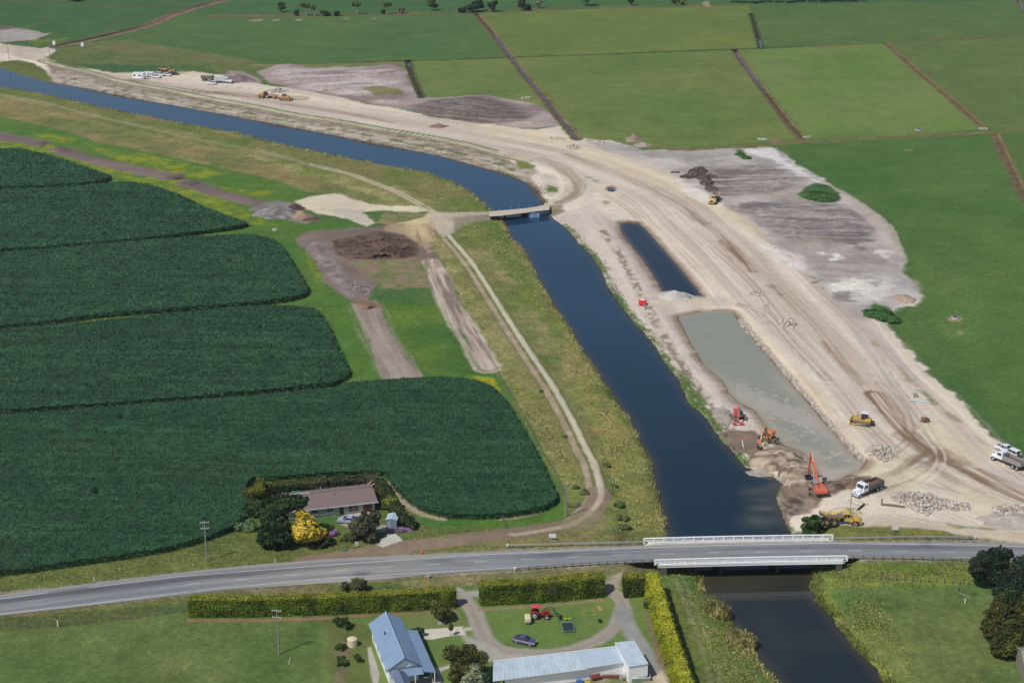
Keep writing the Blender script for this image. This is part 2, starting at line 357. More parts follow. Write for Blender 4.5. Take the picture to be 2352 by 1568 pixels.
area(SALL, SAND, C3(210,195,180), edge=1.0, rag=1.6, zone='earthworks_ground', f='n15', amp=0.06, h=0.3, hw=6)
# haul road: bands and wheel streaks that follow its line
HAUL = [(60,125),(164,150),(307,178),(478,207),(600,228),(720,249),(804,262),(900,277),(1000,294),(1100,312),(1200,332),(1300,352),(1400,382),(1500,425),(1578,470),(1627,517),(1685,565),(1739,618),(1808,690),(1890,775),(1958,847),(2009,905),(2067,972),(2122,1026),(2184,1060),(2300,1122),(2400,1160)]
HL = ldist(HAUL, 260, 3); sl, d, s, sg = HL; dd = d*sg
sd = sdf(SALL, 0)[1] if False else None
mask = (ZONE[sl] == Z_('earthworks_ground')).astype(np.float32)
st = fbm(dd/1.3, s/60.0, 3, 41); st2 = fbm(dd/4.5+30, s/110.0, 3, 42); st3 = fbm(dd/0.6, s/25.0, 2, 43)
w = mask*(1-sst(16, 34, np.abs(dd)))
for cc, k in ((C3(194,176,160), np.clip(st2*1.5+0.2, 0, 1)*0.75), (C3(158,136,118), np.clip(st*1.3-0.3, 0, 1)*0.55), (SANDY, np.clip(-st2*1.6-0.1, 0, 1)*0.55), (C3(226,216,204), np.clip(st3*1.2-0.1, 0, 1)*0.5)):
    kk = (w*k)[..., None]; COL[sl] = COL[sl]*(1-kk)+np.array(cc, np.float32)*kk
core = w*(1-sst(2.0, 9.0, np.abs(dd+1.0)))*0.55*np.clip(0.75+0.6*fbm(dd/2.0, s/45.0, 2, 44), 0, 1)
COL[sl] = COL[sl]*(1-core[..., None])+np.array(C3(178,158,140), np.float32)*core[..., None]
HH[sl] += w*0.06*st
def streaks(pts, width, c, op=0.7, seed=1, fx=1.0, fs=30., soft=3.0, smooth=3, bias=0.2):
    sl, d, s, sg = ldist(pts, 120, smooth); dd = d*sg
    k = np.clip(fbm(dd/fx, s/fs, 3, seed)*1.3+bias, 0, 1)*(1-sst(width/2-soft, width/2+soft*.3, d+FN['b4'][sl]*0.8))*op
    k = k[..., None]; COL[sl] = COL[sl]*(1-k)+np.array(c, np.float32)*k
    return sl, d
for k_, o_ in enumerate((-21, -17.5, -13, -10.5, -6, -3.2, 1.5, 5, 8.5, 12, 16, 20, 24, 28)):
    cc_ = (C3(162,140,120), C3(226,214,196), C3(150,128,106))[k_ % 3]; sl, d, s, sg = HL; dd = d*sg-o_+2.5*vnoise(s/40.0+k_*7, s*0+k_, 60+k_)
    m = (np.exp(-((dd-.9)/.45)**2)+np.exp(-((dd+.9)/.45)**2))*np.clip(0.35+0.9*fbm(s/45.0, dd/9+k_, 2, 80+k_), 0, 1)*0.55*(ZONE[sl] == Z_('earthworks_ground')); m = np.clip(m, 0, 1)[..., None]; COL[sl] = COL[sl]*(1-m)+np.array(cc_, np.float32)*m
# dark wet wheel paths
for p, wd, op_ in (([(1620,512),(1655,545),(1690,580),(1725,625)], 4, 0.8), ([(1660,555),(1700,598),(1722,622)], 6, 0.7), ([(1770,655),(1830,720)], 2.5, 0.7), ([(1895,785),(1940,840),(1975,880)], 3.5, 0.6),
              ([(2010,905),(2067,971),(2122,1023),(2184,1056),(2300,1118),(2420,1170)], 7, 0.95), ([(2080,1000),(2143,1036),(2184,1056)], 9, 0.9), ([(2150,1040),(2112,1063),(2078,1088),(2026,1107),(1985,1125)], 8, 0.85),
              ([(2250,1130),(2200,1110),(2150,1070),(2120,1060)], 4, 0.5), ([(2026,1140),(2100,1110),(2180,1130),(2300,1150)], 4, 0.35), ([(2180,1060),(2240,1085),(2352,1130)], 6, 0.9), ([(1300,355),(1420,400),(1530,455),(1620,515)], 5, 0.5), ([(300,185),(420,207),(560,218),(690,226)], 10, 0.7), ([(500,212),(660,240),(804,262),(900,282)], 6, 0.5),
              ([(1490,1000),(1490,1000)], 1, 0)):
    if op_: streaks(p, wd, C3(128,106,84), op_, seed=int(p[0][0]) % 97, fx=1.0, fs=18, soft=1.6, bias=0.55)
for q_, p in enumerate(([(1990,1060),(2050,1040),(2090,1000),(2075,940),(2020,880)], [(2000,1120),(2060,1100),(2120,1075),(2170,1090),(2260,1130),(2352,1165)], [(2010,1140),(2090,1120),(2150,1080),(2160,1040),(2120,990)], [(1960,1150),(2010,1170),(2100,1195),(2250,1215),(2352,1222)], [(1900,985),(1950,975),(1990,985),(2040,1010)], [(1930,960),(1890,900),(1840,840)], [(1700,700),(1760,720),(1830,800),(1900,870)], [(1560,695),(1640,690),(1700,700),(1760,740)], [(1380,480),(1460,475),(1540,500),(1620,560)], [(2150,930),(2210,980),(2280,1050),(2352,1100)], [(1640,470),(1600,440),(1540,430),(1450,440)], [(1650,470),(1720,530),(1800,600),(1880,690)], [(2020,830),(2060,890),(2110,950),(2150,1020)], [(520,200),(600,205),(700,215),(800,240)], [(330,180),(420,190),(520,192)])):
    for o_ in (-.95, .95): strip(p, .55, (C3(138,116,98), C3(160,138,118), C3(228,218,200))[q_ % 3], off=o_, edge=.35, rag=.3, op=.55, amp=.2)
# pale yellow sand faces
for p in ([(430,165),(513,174),(560,190),(480,185),(380,180),(256,168)], [(1095,282),(1174,294),(1240,300),(1300,315),(1334,330),(1440,370),(1580,410),(1690,480),(1740,535),(1700,520),(1580,450),(1440,400),(1300,345),(1100,300)],
          [(1700,740),(1800,810),(1880,900),(1960,1000),(1990,1040),(1960,1030),(1860,900),(1760,800),(1690,750)], [(2080,880),(2160,920),(2250,1000),(2330,1050),(2300,1080),(2200,1060),(2120,970)], [(1900,1090),(2000,1050),(2080,1040),(2050,1100),(1960,1130)], [(2080,1070),(2160,1085),(2130,1120),(2060,1125)], [(1980,1150),(2060,1185),(2120,1205),(2000,1190)], [(2180,1090),(2352,1170),(2500,1230),(2352,1215),(2200,1160)]):
    area(p, SANDY, C3(206,190,152), op=0.6, rag=3, edge=3, rf='b15', amp=0.06)
area([(1980,1180),(2100,1200),(2352,1225),(2500,1240),(2500,1262),(2232,1232),(1982,1222)], C3(206,190,166), C3(192,176,152), op=0.8, edge=2, rag=1, rf='b15')
area([(1560,910),(1650,905),(1780,960),(1700,930)], SAND, op=0.3)
# pinkish-grey strip along the fields
streaks([(1935,650),(1985,720),(2035,790),(2105,875),(2185,950),(2265,1030),(2320,1075),(2420,1140)], 13, C3(190,174,168), 0.75, seed=61, fx=1.6, fs=40, soft=4, bias=0.6)
streaks([(1787,568),(1883,643),(1950,725),(2030,830),(2100,920),(2140,960)], 10, C3(178,168,160), 0.6, seed=62, fx=2, fs=50, soft=3, bias=0.4)
# ---------------- grey disposal ground
GRP = [(1338,326),(1413,327),(1475,346),(1578,346),(1685,336),(1767,338),(1797,353),(1832,380),(1869,401),(1903,421),(1927,442),(1972,469),(2026,503),(2046,536),(2048,548),(2069,585),(2069,626),(2093,654),(2112,681),(2095,701),(2061,706),(1990,735),(1955,728),(1924,698),(1883,643),(1838,592),(1787,568),(1753,526),(1712,496),(1668,472),(1616,437),(1548,403),(1480,372),(1400,350)]
area(GRP, C3(192,184,178), C3(162,152,146), edge=2, rag=2.5, rf='b15', f='n15', sharp=1.4, amp=0.10, hadd=0.9, hw=18)
def hstreak(pts, c, op, seed, fy=2.0, fx=40, bend=0.12):
    sl, d = sdf(pts, 30, 2); X = QX[sl]; Y = QY[sl]
    k = np.clip(fbm((Y+X*bend+6*FN['n60'][sl]+2.2*FN['n15'][sl])/fy, X/fx, 4, seed)*1.4+0.35+0.45*FN['b15'][sl]+0.35*FN['n60'][sl], 0, 1)*sst(-2, 6, d+FN['b15'][sl]*3)*op
    k = k[..., None]; COL[sl] = COL[sl]*(1-k)+np.array(c, np.float32)*k
area([(1640,385),(1760,380),(1850,405),(1840,430),(1760,446),(1650,448),(1620,420)], C3(136,122,116), C3(170,158,150), f='b4', sharp=1.4, rag=4, rf='b15', edge=3, op=.75, amp=.14)
area([(1690,475),(1800,455),(1900,465),(1990,490),(2020,530),(1980,556),(1850,560),(1770,540),(1730,505)], C3(134,120,116), C3(166,154,148), f='b4', sharp=1.4, rag=4, rf='b15', edge=3, op=.8, amp=.14)
area([(1860,600),(1990,570),(2040,600),(2020,625),(1900,640)], C3(150,138,130), C3(176,164,156), f='b4', rag=4, rf='b15', edge=3, op=.7, amp=.12)
sl, d = sdf(GRP, 10); HH[sl] += sst(2, 9, d)*(.22*nb4[sl]+.1*n1[sl])
hstreak([(1560,345),(1680,340),(1700,365),(1640,380),(1580,378)], C3(150,140,128), 0.6, 71, bend=-.2)
hstreak([(1640,385),(1760,380),(1850,405),(1840,430),(1760,448),(1650,450),(1620,420)], C3(108,94,90), 1.0, 72, fy=1.3)
hstreak([(1690,475),(1800,455),(1900,465),(1990,490),(2020,530),(1980,556),(1850,560),(1770,540),(1730,505)], C3(110,98,96), 1.0, 73, fy=1.3)
hstreak([(1850,590),(2000,560),(2040,600),(2030,625),(1900,640),(1860,620)], C3(146,132,124), 0.8, 74)
hstreak([(1880,640),(1990,630),(2040,650),(2010,690),(1930,690)], C3(222,218,208), 0.9, 75, fy=3)
hstreak([(1680,338),(1760,340),(1850,395),(1900,430),(1860,425),(1760,370)], C3(220,212,208), 0.85, 76, fy=3)
strip([(1760,452),(1830,438),(1880,425)], 5, C3(180,164,150), op=0.7); strip([(1920,440),(1975,478),(2028,520),(2046,560),(2060,600)], 7, C3(196,182,170), C3(180,166,156), op=0.7)
area([(1800,545),(1990,548),(2010,556),(1860,570),(1790,562)], C3(130,124,104), C3(156,146,134), op=0.6, rag=2)
# ---------------- northern spoil ground (purple grey)
M2 = [(595,164),(632,149),(673,147),(718,157),(774,160),(842,152),(897,147),(935,159),(938,185),(968,224),(1047,222),(1109,215),(1184,232),(1235,239),(1263,260),(1287,273),(1280,289),(1201,297),(1174,292),(1116,281),(1013,270),(924,251),(842,239),(774,222),(684,206),(612,190)]
area(M2, C3(140,122,116), C3(176,160,154), edge=1.2, rag=2, rf='b15', zone='bare_soil', sharp=1.3, amp=0.1, hadd=1.3, hw=16)
hstreak([(610,165),(700,155),(900,152),(930,185),(860,225),(700,205)], C3(200,188,182), 0.8, 81, fy=2.4, fx=18, bend=-.3)
hstreak([(860,152),(930,160),(930,178),(860,170)], C3(140,104,92), 0.5, 84, fy=2)
area([(930,245),(980,230),(1110,219),(1190,240),(1235,262),(1200,280),(1110,284),(1000,268)], C3(112,100,94), C3(140,128,120), f='b4', sharp=1.4, rag=3, rf='b15', edge=2, op=.85, amp=.15)
sl, d = sdf(M2, 10); HH[sl] += sst(2, 9, d)*(.3*nb4[sl]+.12*n1[sl])
hstreak([(930,245),(980,232),(1110,218),(1190,240),(1240,262),(1200,278),(1110,284),(1000,268)], C3(96,84,80), 0.95, 82, fy=2.0, fx=26, bend=.25)
hstreak([(1110,216),(1190,234),(1250,262),(1270,275),(1230,275),(1150,235)], C3(168,154,148), 0.6, 83, fy=3, fx=20, bend=.3)
area([(832,203),(870,197),(925,205),(930,218),(860,216)], C3(104,118,62), C3(140,130,86), rag=2, sharp=1.5)
area([(513,173),(526,161),(554,164),(580,172),(605,190),(560,190),(530,183)], C3(142,126,118), C3(160,148,138), zone='bare_soil', hadd=1.6, hw=9)
area([(-300,90),(0,62),(60,68),(113,78),(80,92),(20,96),(-300,110)], C3(176,168,160), C3(150,138,130), zone='bare_soil', rag=1.5, f='n15')
area([(-300,60),(0,58),(50,64),(0,70),(-300,80)], C3(118,100,96), C3(100,84,84), zone='bare_soil', rag=1)
area([(70,92),(150,88),(146,100),(80,112)], C3(120,128,44), C3(78,110,52), rag=3)
# ---------------- canal levee, north-east side
CREST = [(100,140),(147,154),(205,167),(284,188),(376,205),(478,226),(581,244),(684,265),(774,278),(877,297),(979,314),(1082,335),(1150,354),(1211,369)]
slope = [(113,150),(205,171),(284,192),(376,209),(478,230),(581,248),(684,269),(774,282),(877,301),(979,318),(1082,339),(1150,358),(1190,378),(1225,382),(1236,398),(1215,405),(1247,440)]
BANK = slope+LB[::-1][LB[::-1].index((1247,466)):LB[::-1].index((113,190))+1]
area(BANK, C3(134,120,106), C3(176,164,148), edge=1.0, rag=1.2, f='b4', sharp=1.8, amp=0.26)
strip([(p[0], p[1]+5) for p in slope[:-5]], 7, C3(150,134,120), C3(122,108,96), off=-2, f='b4', sharp=2, rag=1.0, amp=0.28)
sl, d = sdf(BANK, 20); k = sst(0.5, 3, d); HH[sl] += k*(0.45*nb4[sl]+0.25*n1[sl])
mid = [((a[0]+b[0])/2, (a[1]+b[1])/2) for a, b in (((160,164),(170,197)), ((284,192),(290,224)), ((478,230),(480,257)), ((684,269),(690,298)), ((877,301),(885,335)), ((1082,339),(1095,381)), ((1190,378),(1195,412)))]
strip(mid, 5, C3(84,112,58), C3(172,160,140), f='b4', sharp=2.5, op=0.85, rag=1.5, bias=0.15)
strip([(p[0], p[1]+1) for p in mid], 1.2, C3(206,196,172), off=2.2, op=0.6, rag=0.5)
strip([(1160,396),(1205,417),(1232,444),(1250,466)], 5, C3(84,108,56), C3(120,116,80), off=2.5, f='b4', op=0.85, rag=1.5)
area([(1180,368),(1205,370),(1228,380),(1222,388),(1195,386)], C3(96,118,60), C3(112,122,66), rag=0.8)
area([(1240,400),(1275,398),(1283,420),(1280,444),(1262,452),(1245,430)], C3(206,196,180), C3(186,172,150), rag=1.5)
area([(1255,425),(1280,430),(1275,442),(1258,440)], C3(92,120,62), rag=1.5)
strip(CREST, 7.5, C3(116,118,76), C3(142,130,98), f='b4', rag=0.6, zone='gravel_track')
for o_ in (-1.0, 1.0): strip(CREST+[(1246,380),(1270,392)], 0.95, C3(206,202,184), off=o_, edge=0.35, rag=0.15, amp=0.05)
raise_line(CREST+[(1250,385),(1280,410),(1290,440),(1270,466)], 1.5, 3, 13)
# haul loop to old bridge
LOOP = [(1160,350),(1225,366),(1280,380),(1311,407),(1318,431),(1308,451),(1280,465),(1246,474),(1184,483)]
strip(LOOP, 7, C3(204,190,170), C3(190,174,154), zone='gravel_track', rag=0.5, f='n15')
streaks([(1240,365),(1290,385),(1322,412),(1330,432),(1316,452),(1285,466)], 6, C3(146,130,110), 0.85, seed=91, fx=1.5, fs=30, soft=1.5, bias=0.7)
area([(1240,470),(1290,470),(1300,490),(1290,505),(1262,500)], C3(150,134,116), C3(170,156,138), rag=1)
area([(1255,478),(1285,478),(1275,500),(1258,495)], C3(110,116,76), op=0.5, rag=2)
# peninsula between canal and ponds
PEN = [(1262,500),(1300,486),(1360,470),(1400,500),(1430,540),(1470,595),(1500,640),(1530,690),(1560,720),(1600,800),(1650,880),(1700,940),(1740,1000),(1715,1040),(1650,1000),(1623,961),(1582,924),(1560,876),(1495,783),(1430,705),(1382,623),(1358,585),(1300,523)]
area(PEN, C3(210,194,182), C3(194,178,166), edge=1, rag=1, f='n15', amp=0.07)
streaks([(1345,485),(1400,560),(1450,650),(1500,730),(1570,840),(1660,950),(1720,1020)], 9, C3(212,204,192), 0.6, seed=95, fx=0.8, fs=40, soft=1.5)
strip([(1385,530),(1420,580),(1450,635),(1480,690),(1510,745),(1560,830),(1620,915),(1680,990)], 3.2, C3(132,116,104), C3(196,182,166), f='b4', sharp=3.5, bias=-0.1, op=0.9, rag=1.6)
# vegetated canal edge on this side
EDG = [(1300,523),(1328,556),(1358,585),(1382,620),(1400,660),(1432,703),(1463,744),(1497,781),(1528,826),(1562,874),(1588,922),(1628,960),(1656,1002),(1695,1045),(1715,1072)]
strip(EDG, 3.2, C3(112,98,70), C3(84,80,56), off=0.8, rag=0.8, f='b4')
strip([(p[0]+7, p[1]-4) for p in EDG], 3.6, C3(92,124,64), C3(176,166,148), off=1.2, f='b4', sharp=3.0, bias=-0.05, rag=1.5)
area([(1560,845),(1575,860),(1610,905),(1640,955),(1660,985),(1648,990),(1600,930),(1570,885)], C3(78,118,54), C3(110,120,72), rag=1.2, f='b4', sharp=2)
strip([(-300,122),(0,157),(75,181),(164,199),(342,235),(547,271),(752,310),(938,346),(1082,380),(1205,420),(1249,466)], 5.0, C3(88,72,58), C3(112,98,80), off=1.2, rag=1.0, f='b4', amp=0.2)
area([(-300,100),(0,142),(40,138),(75,145),(103,160),(120,185),(113,192),(34,167),(-300,122)], C3(104,112,60), C3(86,104,54), zone='rough_grass', rag=1)
area([(-300,96),(0,100),(60,108),(110,112),(100,135),(60,122),(20,122),(-300,140)], C3(206,190,168), C3(190,176,158), zone='earthworks_ground', rag=1.5, amp=0.08)
# ---------------- canal bank south-west edge
strip(RB[:31], 1.8, C3(104,92,60), C3(120,116,72), off=-0.6, rag=0.7, amp=0.2)
# ---------------- tracks, south-west levee
TR1 = [(-300,158),(0,217),(103,236),(205,263),(342,294),(478,325),(615,352),(718,379),(804,400),(842,414),(911,441),(962,468),(993,486)]
for o_, c_ in ((-0.9, C3(158,148,112)), (0.9, C3(166,156,122))): strip(TR1, 0.9, c_, off=o_, edge=0.4, rag=0.35, zone='gravel_track', op=0.85)
for o_ in (-0.9, 0.9): strip([(718,379),(804,400),(842,414),(911,441),(962,468),(993,486)], 1.2, C3(196,184,158), off=o_, edge=0.4, rag=0.2, op=0.8, zone='gravel_track')
TR2 = [(1003,508),(1020,537),(1050,572),(1082,612),(1126,681),(1184,773),(1242,859),(1266,896),(1307,971),(1338,1036),(1352,1060),(1366,1111),(1368,1140),(1350,1170),(1318,1196)]
strip(TR2, 5.2, C3(112,116,66), C3(98,112,56), zone='gravel_track', rag=0.3)
strip(TR2, 1.5, C3(206,198,174), C3(188,178,152), off=-1.1, edge=0.35, rag=0.25, f='n4')
strip(TR2, 1.6, C3(160,142,118), C3(172,156,132), off=1.35, edge=0.35, rag=0.25, f='n4')
DRT = [(1372,1128),(1374,1148),(1354,1180),(1310,1204),(1250,1215),(1184,1224),(1082,1235),(979,1248),(911,1256),(842,1268),(774,1280),(700,1290)]
raise_line(TR1, 1.2, 3, 12); raise_line(TR2[:12], 1.2, 3, 12)
strip(DRT, 5.6, C3(142,124,104), C3(126,110,92), zone='gravel_track', rag=0.35, f='n15'); strip([(1352,1060),(1366,1111),(1368,1140),(1348,1172),(1306,1200),(1250,1212),(1184,1222)], 1.5, C3(206,196,172), C3(176,160,134), off=-1.1, rag=0.3, op=0.85)
area([(1300,1196),(1375,1160),(1400,1212),(1330,1232),(1290,1222)], C3(158,142,112), C3(126,120,80), op=0.6, rag=2)
# junction by the old bridge
JUN = [(993,486),(1041,489),(1116,486),(1150,484),(1150,492),(1090,496),(1050,505),(1040,535),(1020,545),(1003,530),(960,520),(935,515),(950,500)]
area(JUN, C3(202,188,166), C3(178,162,142), zone='gravel_track', rag=0.6, f='n15')
area([(1040,500),(1140,492),(1148,502),(1080,512),(1045,530)], C3(170,158,138), C3(148,136,116), rag=0.8, op=0.9)
area([(880,486),(959,484),(985,490),(955,505),(900,515),(868,512)], C3(92,114,60), C3(140,130,96), rag=1.2)
# ---------------- purple soil strips, sand pads
K1 = [(-300,280),(0,302),(68,318),(113,323),(116,332),(75,337),(41,328),(-300,300)]
K2 = [(103,342),(147,337),(191,352),(290,376),(424,402),(427,412),(376,414),(273,393),(154,362)]
K3 = [(400,417),(455,415),(513,437),(581,455),(625,465),(578,475),(478,448),(410,427)]
for k_ in (K1, K2, K3): area(k_, C3(128,112,104), C3(112,98,92), edge=0.8, rag=1.0, zone='bare_soil', hadd=0.3, hw=4, f='n15')
hstreak([(110,345),(290,378),(420,405),(380,412),(160,362)], C3(146,130,118), 0.5, 88, fy=1.5, bend=.55)
for p in ([(75,330),(100,324),(116,328),(98,338)], [(125,340),(147,337),(168,347),(140,350)], [(380,404),(424,402),(427,412),(385,413)], [(410,420),(450,416),(470,424),(430,428)]):
    area(p, C3(92,76,74), C3(110,92,88), rag=0.6, hadd=0.9, hw=5)
SPAD = [(677,461),(720,450),(769,444),(800,452),(846,468),(900,473),(959,473),(993,485),(959,487),(880,484),(830,487),(862,512),(842,522),(804,503),(735,492),(700,480)]
area(SPAD, C3(212,200,172), C3(200,186,164), rag=1.0, zone='earthworks_ground', f='n15', amp=0.06)
area([(740,480),(830,480),(850,515),(800,502)], C3(186,174,164), op=0.7, rag=2)
area([(571,482),(600,468),(640,461),(690,470),(690,485),(740,505),(701,513),(640,500)], C3(140,134,128), C3(120,112,108), rag=1.0, zone='bare_soil')
# soil pit area
QS = [(677,548),(701,532),(804,524),(859,521),(935,510),(985,503),(1003,530),(982,551),(1010,599),(1040,654),(1064,708),(1099,759),(1122,800),(1143,845),(1116,852),(1092,824),(1057,756),(1010,698),(993,660),(979,647),(870,650),(856,667),(842,690),(800,688),(769,664),(745,647),(735,616),(707,582)]
area(QS, C3(134,118,108), C3(116,100,92), rag=1.2, zone='bare_soil', f='n15', amp=0.12)
area([(800,600),(960,590),(1000,620),(985,660),(870,665),(850,640)], C3(112,118,72), C3(140,122,98), f='b4', sharp=2.2, rag=2, amp=0.15)
area([(690,545),(745,560),(800,640),(830,690),(790,680),(730,610)], C3(156,146,138), C3(122,108,102), f='b4', sharp=1.5, op=0.8, rag=2, hadd=0.4, hw=5)
area([(905,510),(985,500),(1000,535),(985,580),(960,560),(935,540),(880,530)], C3(204,184,140), C3(168,146,118), f='n15', sharp=1.5, op=0.9, rag=2)
streaks([(990,600),(1030,690),(1075,770),(1120,845)], 9, C3(196,178,162), 0.9, seed=97, fx=1.3, fs=20, soft=1.5, bias=0.5)
streaks([(970,520),(985,560),(1000,610)], 8, C3(120,98,84), 0.8, seed=98, fx=1.3, fs=20, soft=2, bias=0.4)
HOLE = [(760,552),(866,531),(928,541),(958,560),(962,585),(930,594),(880,596),(808,596),(772,585)]
area(HOLE, C3(82,66,58), C3(108,88,76), rag=1.2, f='b4', sharp=1.8, amp=0.3, hadd=1.0, hw=9)
sl, d = sdf(HOLE, 10); HH[sl] += sst(0, 3, d)*(0.4*nb4[sl]+0.3*n1[sl])
K5 = [(803,697),(825,692),(860,690),(877,705),(890,749),(924,808),(952,845),(972,869),(883,876),(866,842),(849,784),(825,736)]
area(K5, C3(156,140,128), C3(140,124,114), rag=0.6, zone='bare_soil', f='n15', amp=0.1)
streaks([(840,700),(865,760),(900,820),(930,872)], 12, C3(174,160,148), 0.6, seed=99, fx=0.9, fs=30, soft=2)
area([(803,697),(825,690),(862,692),(877,705),(840,712)], C3(146,120,98), C3(120,98,84), rag=0.5, hadd=0.9, hw=3)
# ---------------- drains and field boundaries
def drain(pts, w, dark, bank, cut=0.9, wcol=None, ww=0.9):
    strip(pts, w, bank[0], bank[1], rag=0.9, f='b4', zone='ditch_bank', amp=0.18, sharp=1.6)
    strip(pts, w*0.32, dark, None, rag=0.35, op=0.85)
    sl, d, s, sg = ldist(pts, 40, 3); HH[sl] -= cut*(1-sst(0.6, w*0.5, d))
BB = (C3(134,112,84), C3(112,100,68)); BD = (C3(92,92,58), C3(74,84,52))
D1 = [(1095,34),(1136,82),(1174,132),(1215,185),(1252,226),(1266,246),(1287,273),(1307,294),(1324,320)]
drain(D1, 5.0, C3(66,58,44), BB); D2 = [(1688,116),(1719,161),(1753,205),(1801,270),(1845,320)]; drain(D2, 4.6, C3(74,64,46), BB)
D3 = [(2033,99),(2108,164),(2197,239),(2262,297)]; drain(D3, 4.2, C3(104,86,62), BB, 0.5)
drain([(2286,308),(2310,362),(2334,410),(2352,448),(2420,560)], 4.6, C3(100,84,62), BB, 0.6)
D5 = [(1726,32),(1739,75),(1748,112)]; drain(D5, 4.2, C3(44,52,36), BD); D6 = [(938,140),(948,174),(970,224)]; drain(D6, 4.4, C3(60,56,40), BD)
drain([(2330,-10),(2350,20),(2380,60)], 4, C3(60,56,40), BB)
LA = [(804,144),(938,140),(1050,137),(1174,132),(1380,125),(1578,117),(1688,113),(1860,107),(2033,99)]
strip(LA, 2.6, C3(76,80,48), C3(56,64,38), rag=1.0, zone='ditch_bank', op=0.9); strip([(560,146),(684,147),(804,144)], 2.2, C3(84,90,54), rag=1.0, op=0.8)
strip([(1860,107),(2033,99),(2200,91),(2352,82),(2560,75)], 4.0, C3(112,102,66), C3(90,100,58), rag=1.2, zone='ditch_bank', f='b4')
strip([(1548,342),(1719,336),(1838,326),(1941,321),(2061,316),(2170,310),(2283,303),(2352,300),(2560,292)], 6.5, C3(128,114,76), C3(98,108,60), rag=1.2, zone='ditch_bank', f='b4')
TL = [(500,37),(600,36),(700,36),(774,35),(880,33),(1000,30),(1092,29),(1190,24),(1287,20),(1400,17),(1578,13),(1640,12)]
strip(TL, 11, C3(118,104,74), C3(90,100,58), rag=3, zone='ditch_bank', f='b15', sharp=1.8)
DTL = [(132,106),(239,84),(342,58),(386,38),(441,20),(502,3),(540,-12)]
drain(DTL, 9.5, C3(112,92,76), (C3(140,118,104), C3(118,104,72)), 0.8)
strip([(-200,2),(0,4),(205,9),(427,14),(560,12)], 4, C3(100,90,62), C3(80,92,56), rag=1.5, zone='ditch_bank'); strip([(222,56),(290,46),(359,32)], 2, C3(96,96,62), rag=1, op=0.6)
strip([(1500,331),(1560,345),(1600,345)], 3, C3(140,116,84), rag=1, op=0.6)
for p in ([(567,47),(600,44),(608,48),(585,51)], [(622,46),(642,45),(640,48),(624,49)], [(678,45),(696,44),(694,47),(680,48)], [(790,43),(802,42),(803,45),(792,45)], [(852,43),(866,41),(864,44),(854,45)], [(1612,6),(1625,3),(1634,16),(1618,16)]):
    area(p, C3(168,150,128), C3(140,116,96), rag=0.5)
for (u_, v_, ru, rv, c_) in ((2194,732,17,6,C3(150,136,108)), (2086,345,12,3,C3(120,120,70)), (1403,434,12,7,C3(150,112,82)), (1780,323,12,4,C3(140,120,90)), (2110,302,8,2,C3(84,78,52)), (2205,764,8,3,C3(150,150,120))):
    area([(u_+ru*math.cos(t*0.7), v_+rv*math.sin(t*0.7)) for t in range(9)], c_, rag=0.5, amp=0.15)
for p in ([(2035,510),(2070,520),(2130,640),(2125,670),(2100,600)],):
    hstreak(p, C3(124,142,84), 0.16, 90, fy=8, fx=1.4, bend=.9)
for p, c_ in (([(1905,650),(1960,640),(1990,648),(1960,668),(1915,672)], C3(226,220,206)), ([(1975,655),(2035,640),(2060,660),(2020,690),(1980,680)], C3(214,206,196)), ([(1700,345),(1770,340),(1800,365),(1850,400),(1890,425),(1830,395),(1760,362)], C3(226,218,214)), ([(1740,560),(1790,572),(1850,612),(1840,622),(1780,592)], C3(224,216,210)), ([(1545,405),(1610,438),(1660,470),(1640,478),(1570,440)], C3(224,214,208)), ([(1890,580),(1925,588),(1915,596)], C3(232,226,220)), ([(2010,572),(2040,580),(2030,590)], C3(228,220,212))):
    area(p, c_, rag=3.0, rf='b4', edge=1.5, op=0.8)
for p in ([(1640,390),(1700,388),(1720,400),(1660,404)], [(1690,462),(1720,466),(1735,482),(1705,480)], [(1900,548),(1980,546),(2005,552),(1960,562),(1905,556)], [(1850,630),(1880,640),(1870,650)], [(1915,672),(1950,668),(1958,690),(1925,690)], [(1960,560),(1990,575),(1975,580)]):
    area(p, C3(116,104,98), rag=2.5, rf='b4', edge=1.0, op=0.7)
# weed patches in the works
for p in ([(1833,447),(1850,430),(1873,420),(1903,425),(1930,446),(1915,452),(1873,456),(1846,452)], [(1690,345),(1705,343),(1720,365),(1708,368)], [(1992,703),(2010,697),(2040,705),(2058,722),(2033,742),(2010,728)]):
    area(p, C3(58,104,54), C3(74,112,56), f='b4', rag=1.0, amp=0.22, zone='rough_grass', hadd=1.0, hw=4)
for p in ([(2002,785),(2012,783),(2016,793),(2008,792)], [(2070,845),(2100,880),(2110,888),(2088,878)], [(2110,895),(2130,900),(2155,925),(2150,935),(2125,915)], [(2160,935),(2185,950),(2205,968),(2180,958)], [(1884,660),(1895,658),(1894,665)], [(2002,650),(2018,648),(2016,658)], [(1383,462),(1395,460),(1400,468),(1388,470)], [(1335,400),(1370,412),(1378,422),(1345,408)], [(2180,1205),(2250,1208),(2300,1218),(2200,1214)]):
    area(p, C3(80,116,56), C3(160,150,120), f='b4', sharp=2.5, rag=1.5, op=0.9)
area([(1850,1222),(1880,1196),(1920,1204),(1985,1208),(2100,1212),(2180,1222),(2240,1232),(1960,1240),(1850,1240)], C3(98,112,56), C3(130,126,70), f='b4', rag=0.8, zone='rough_grass')
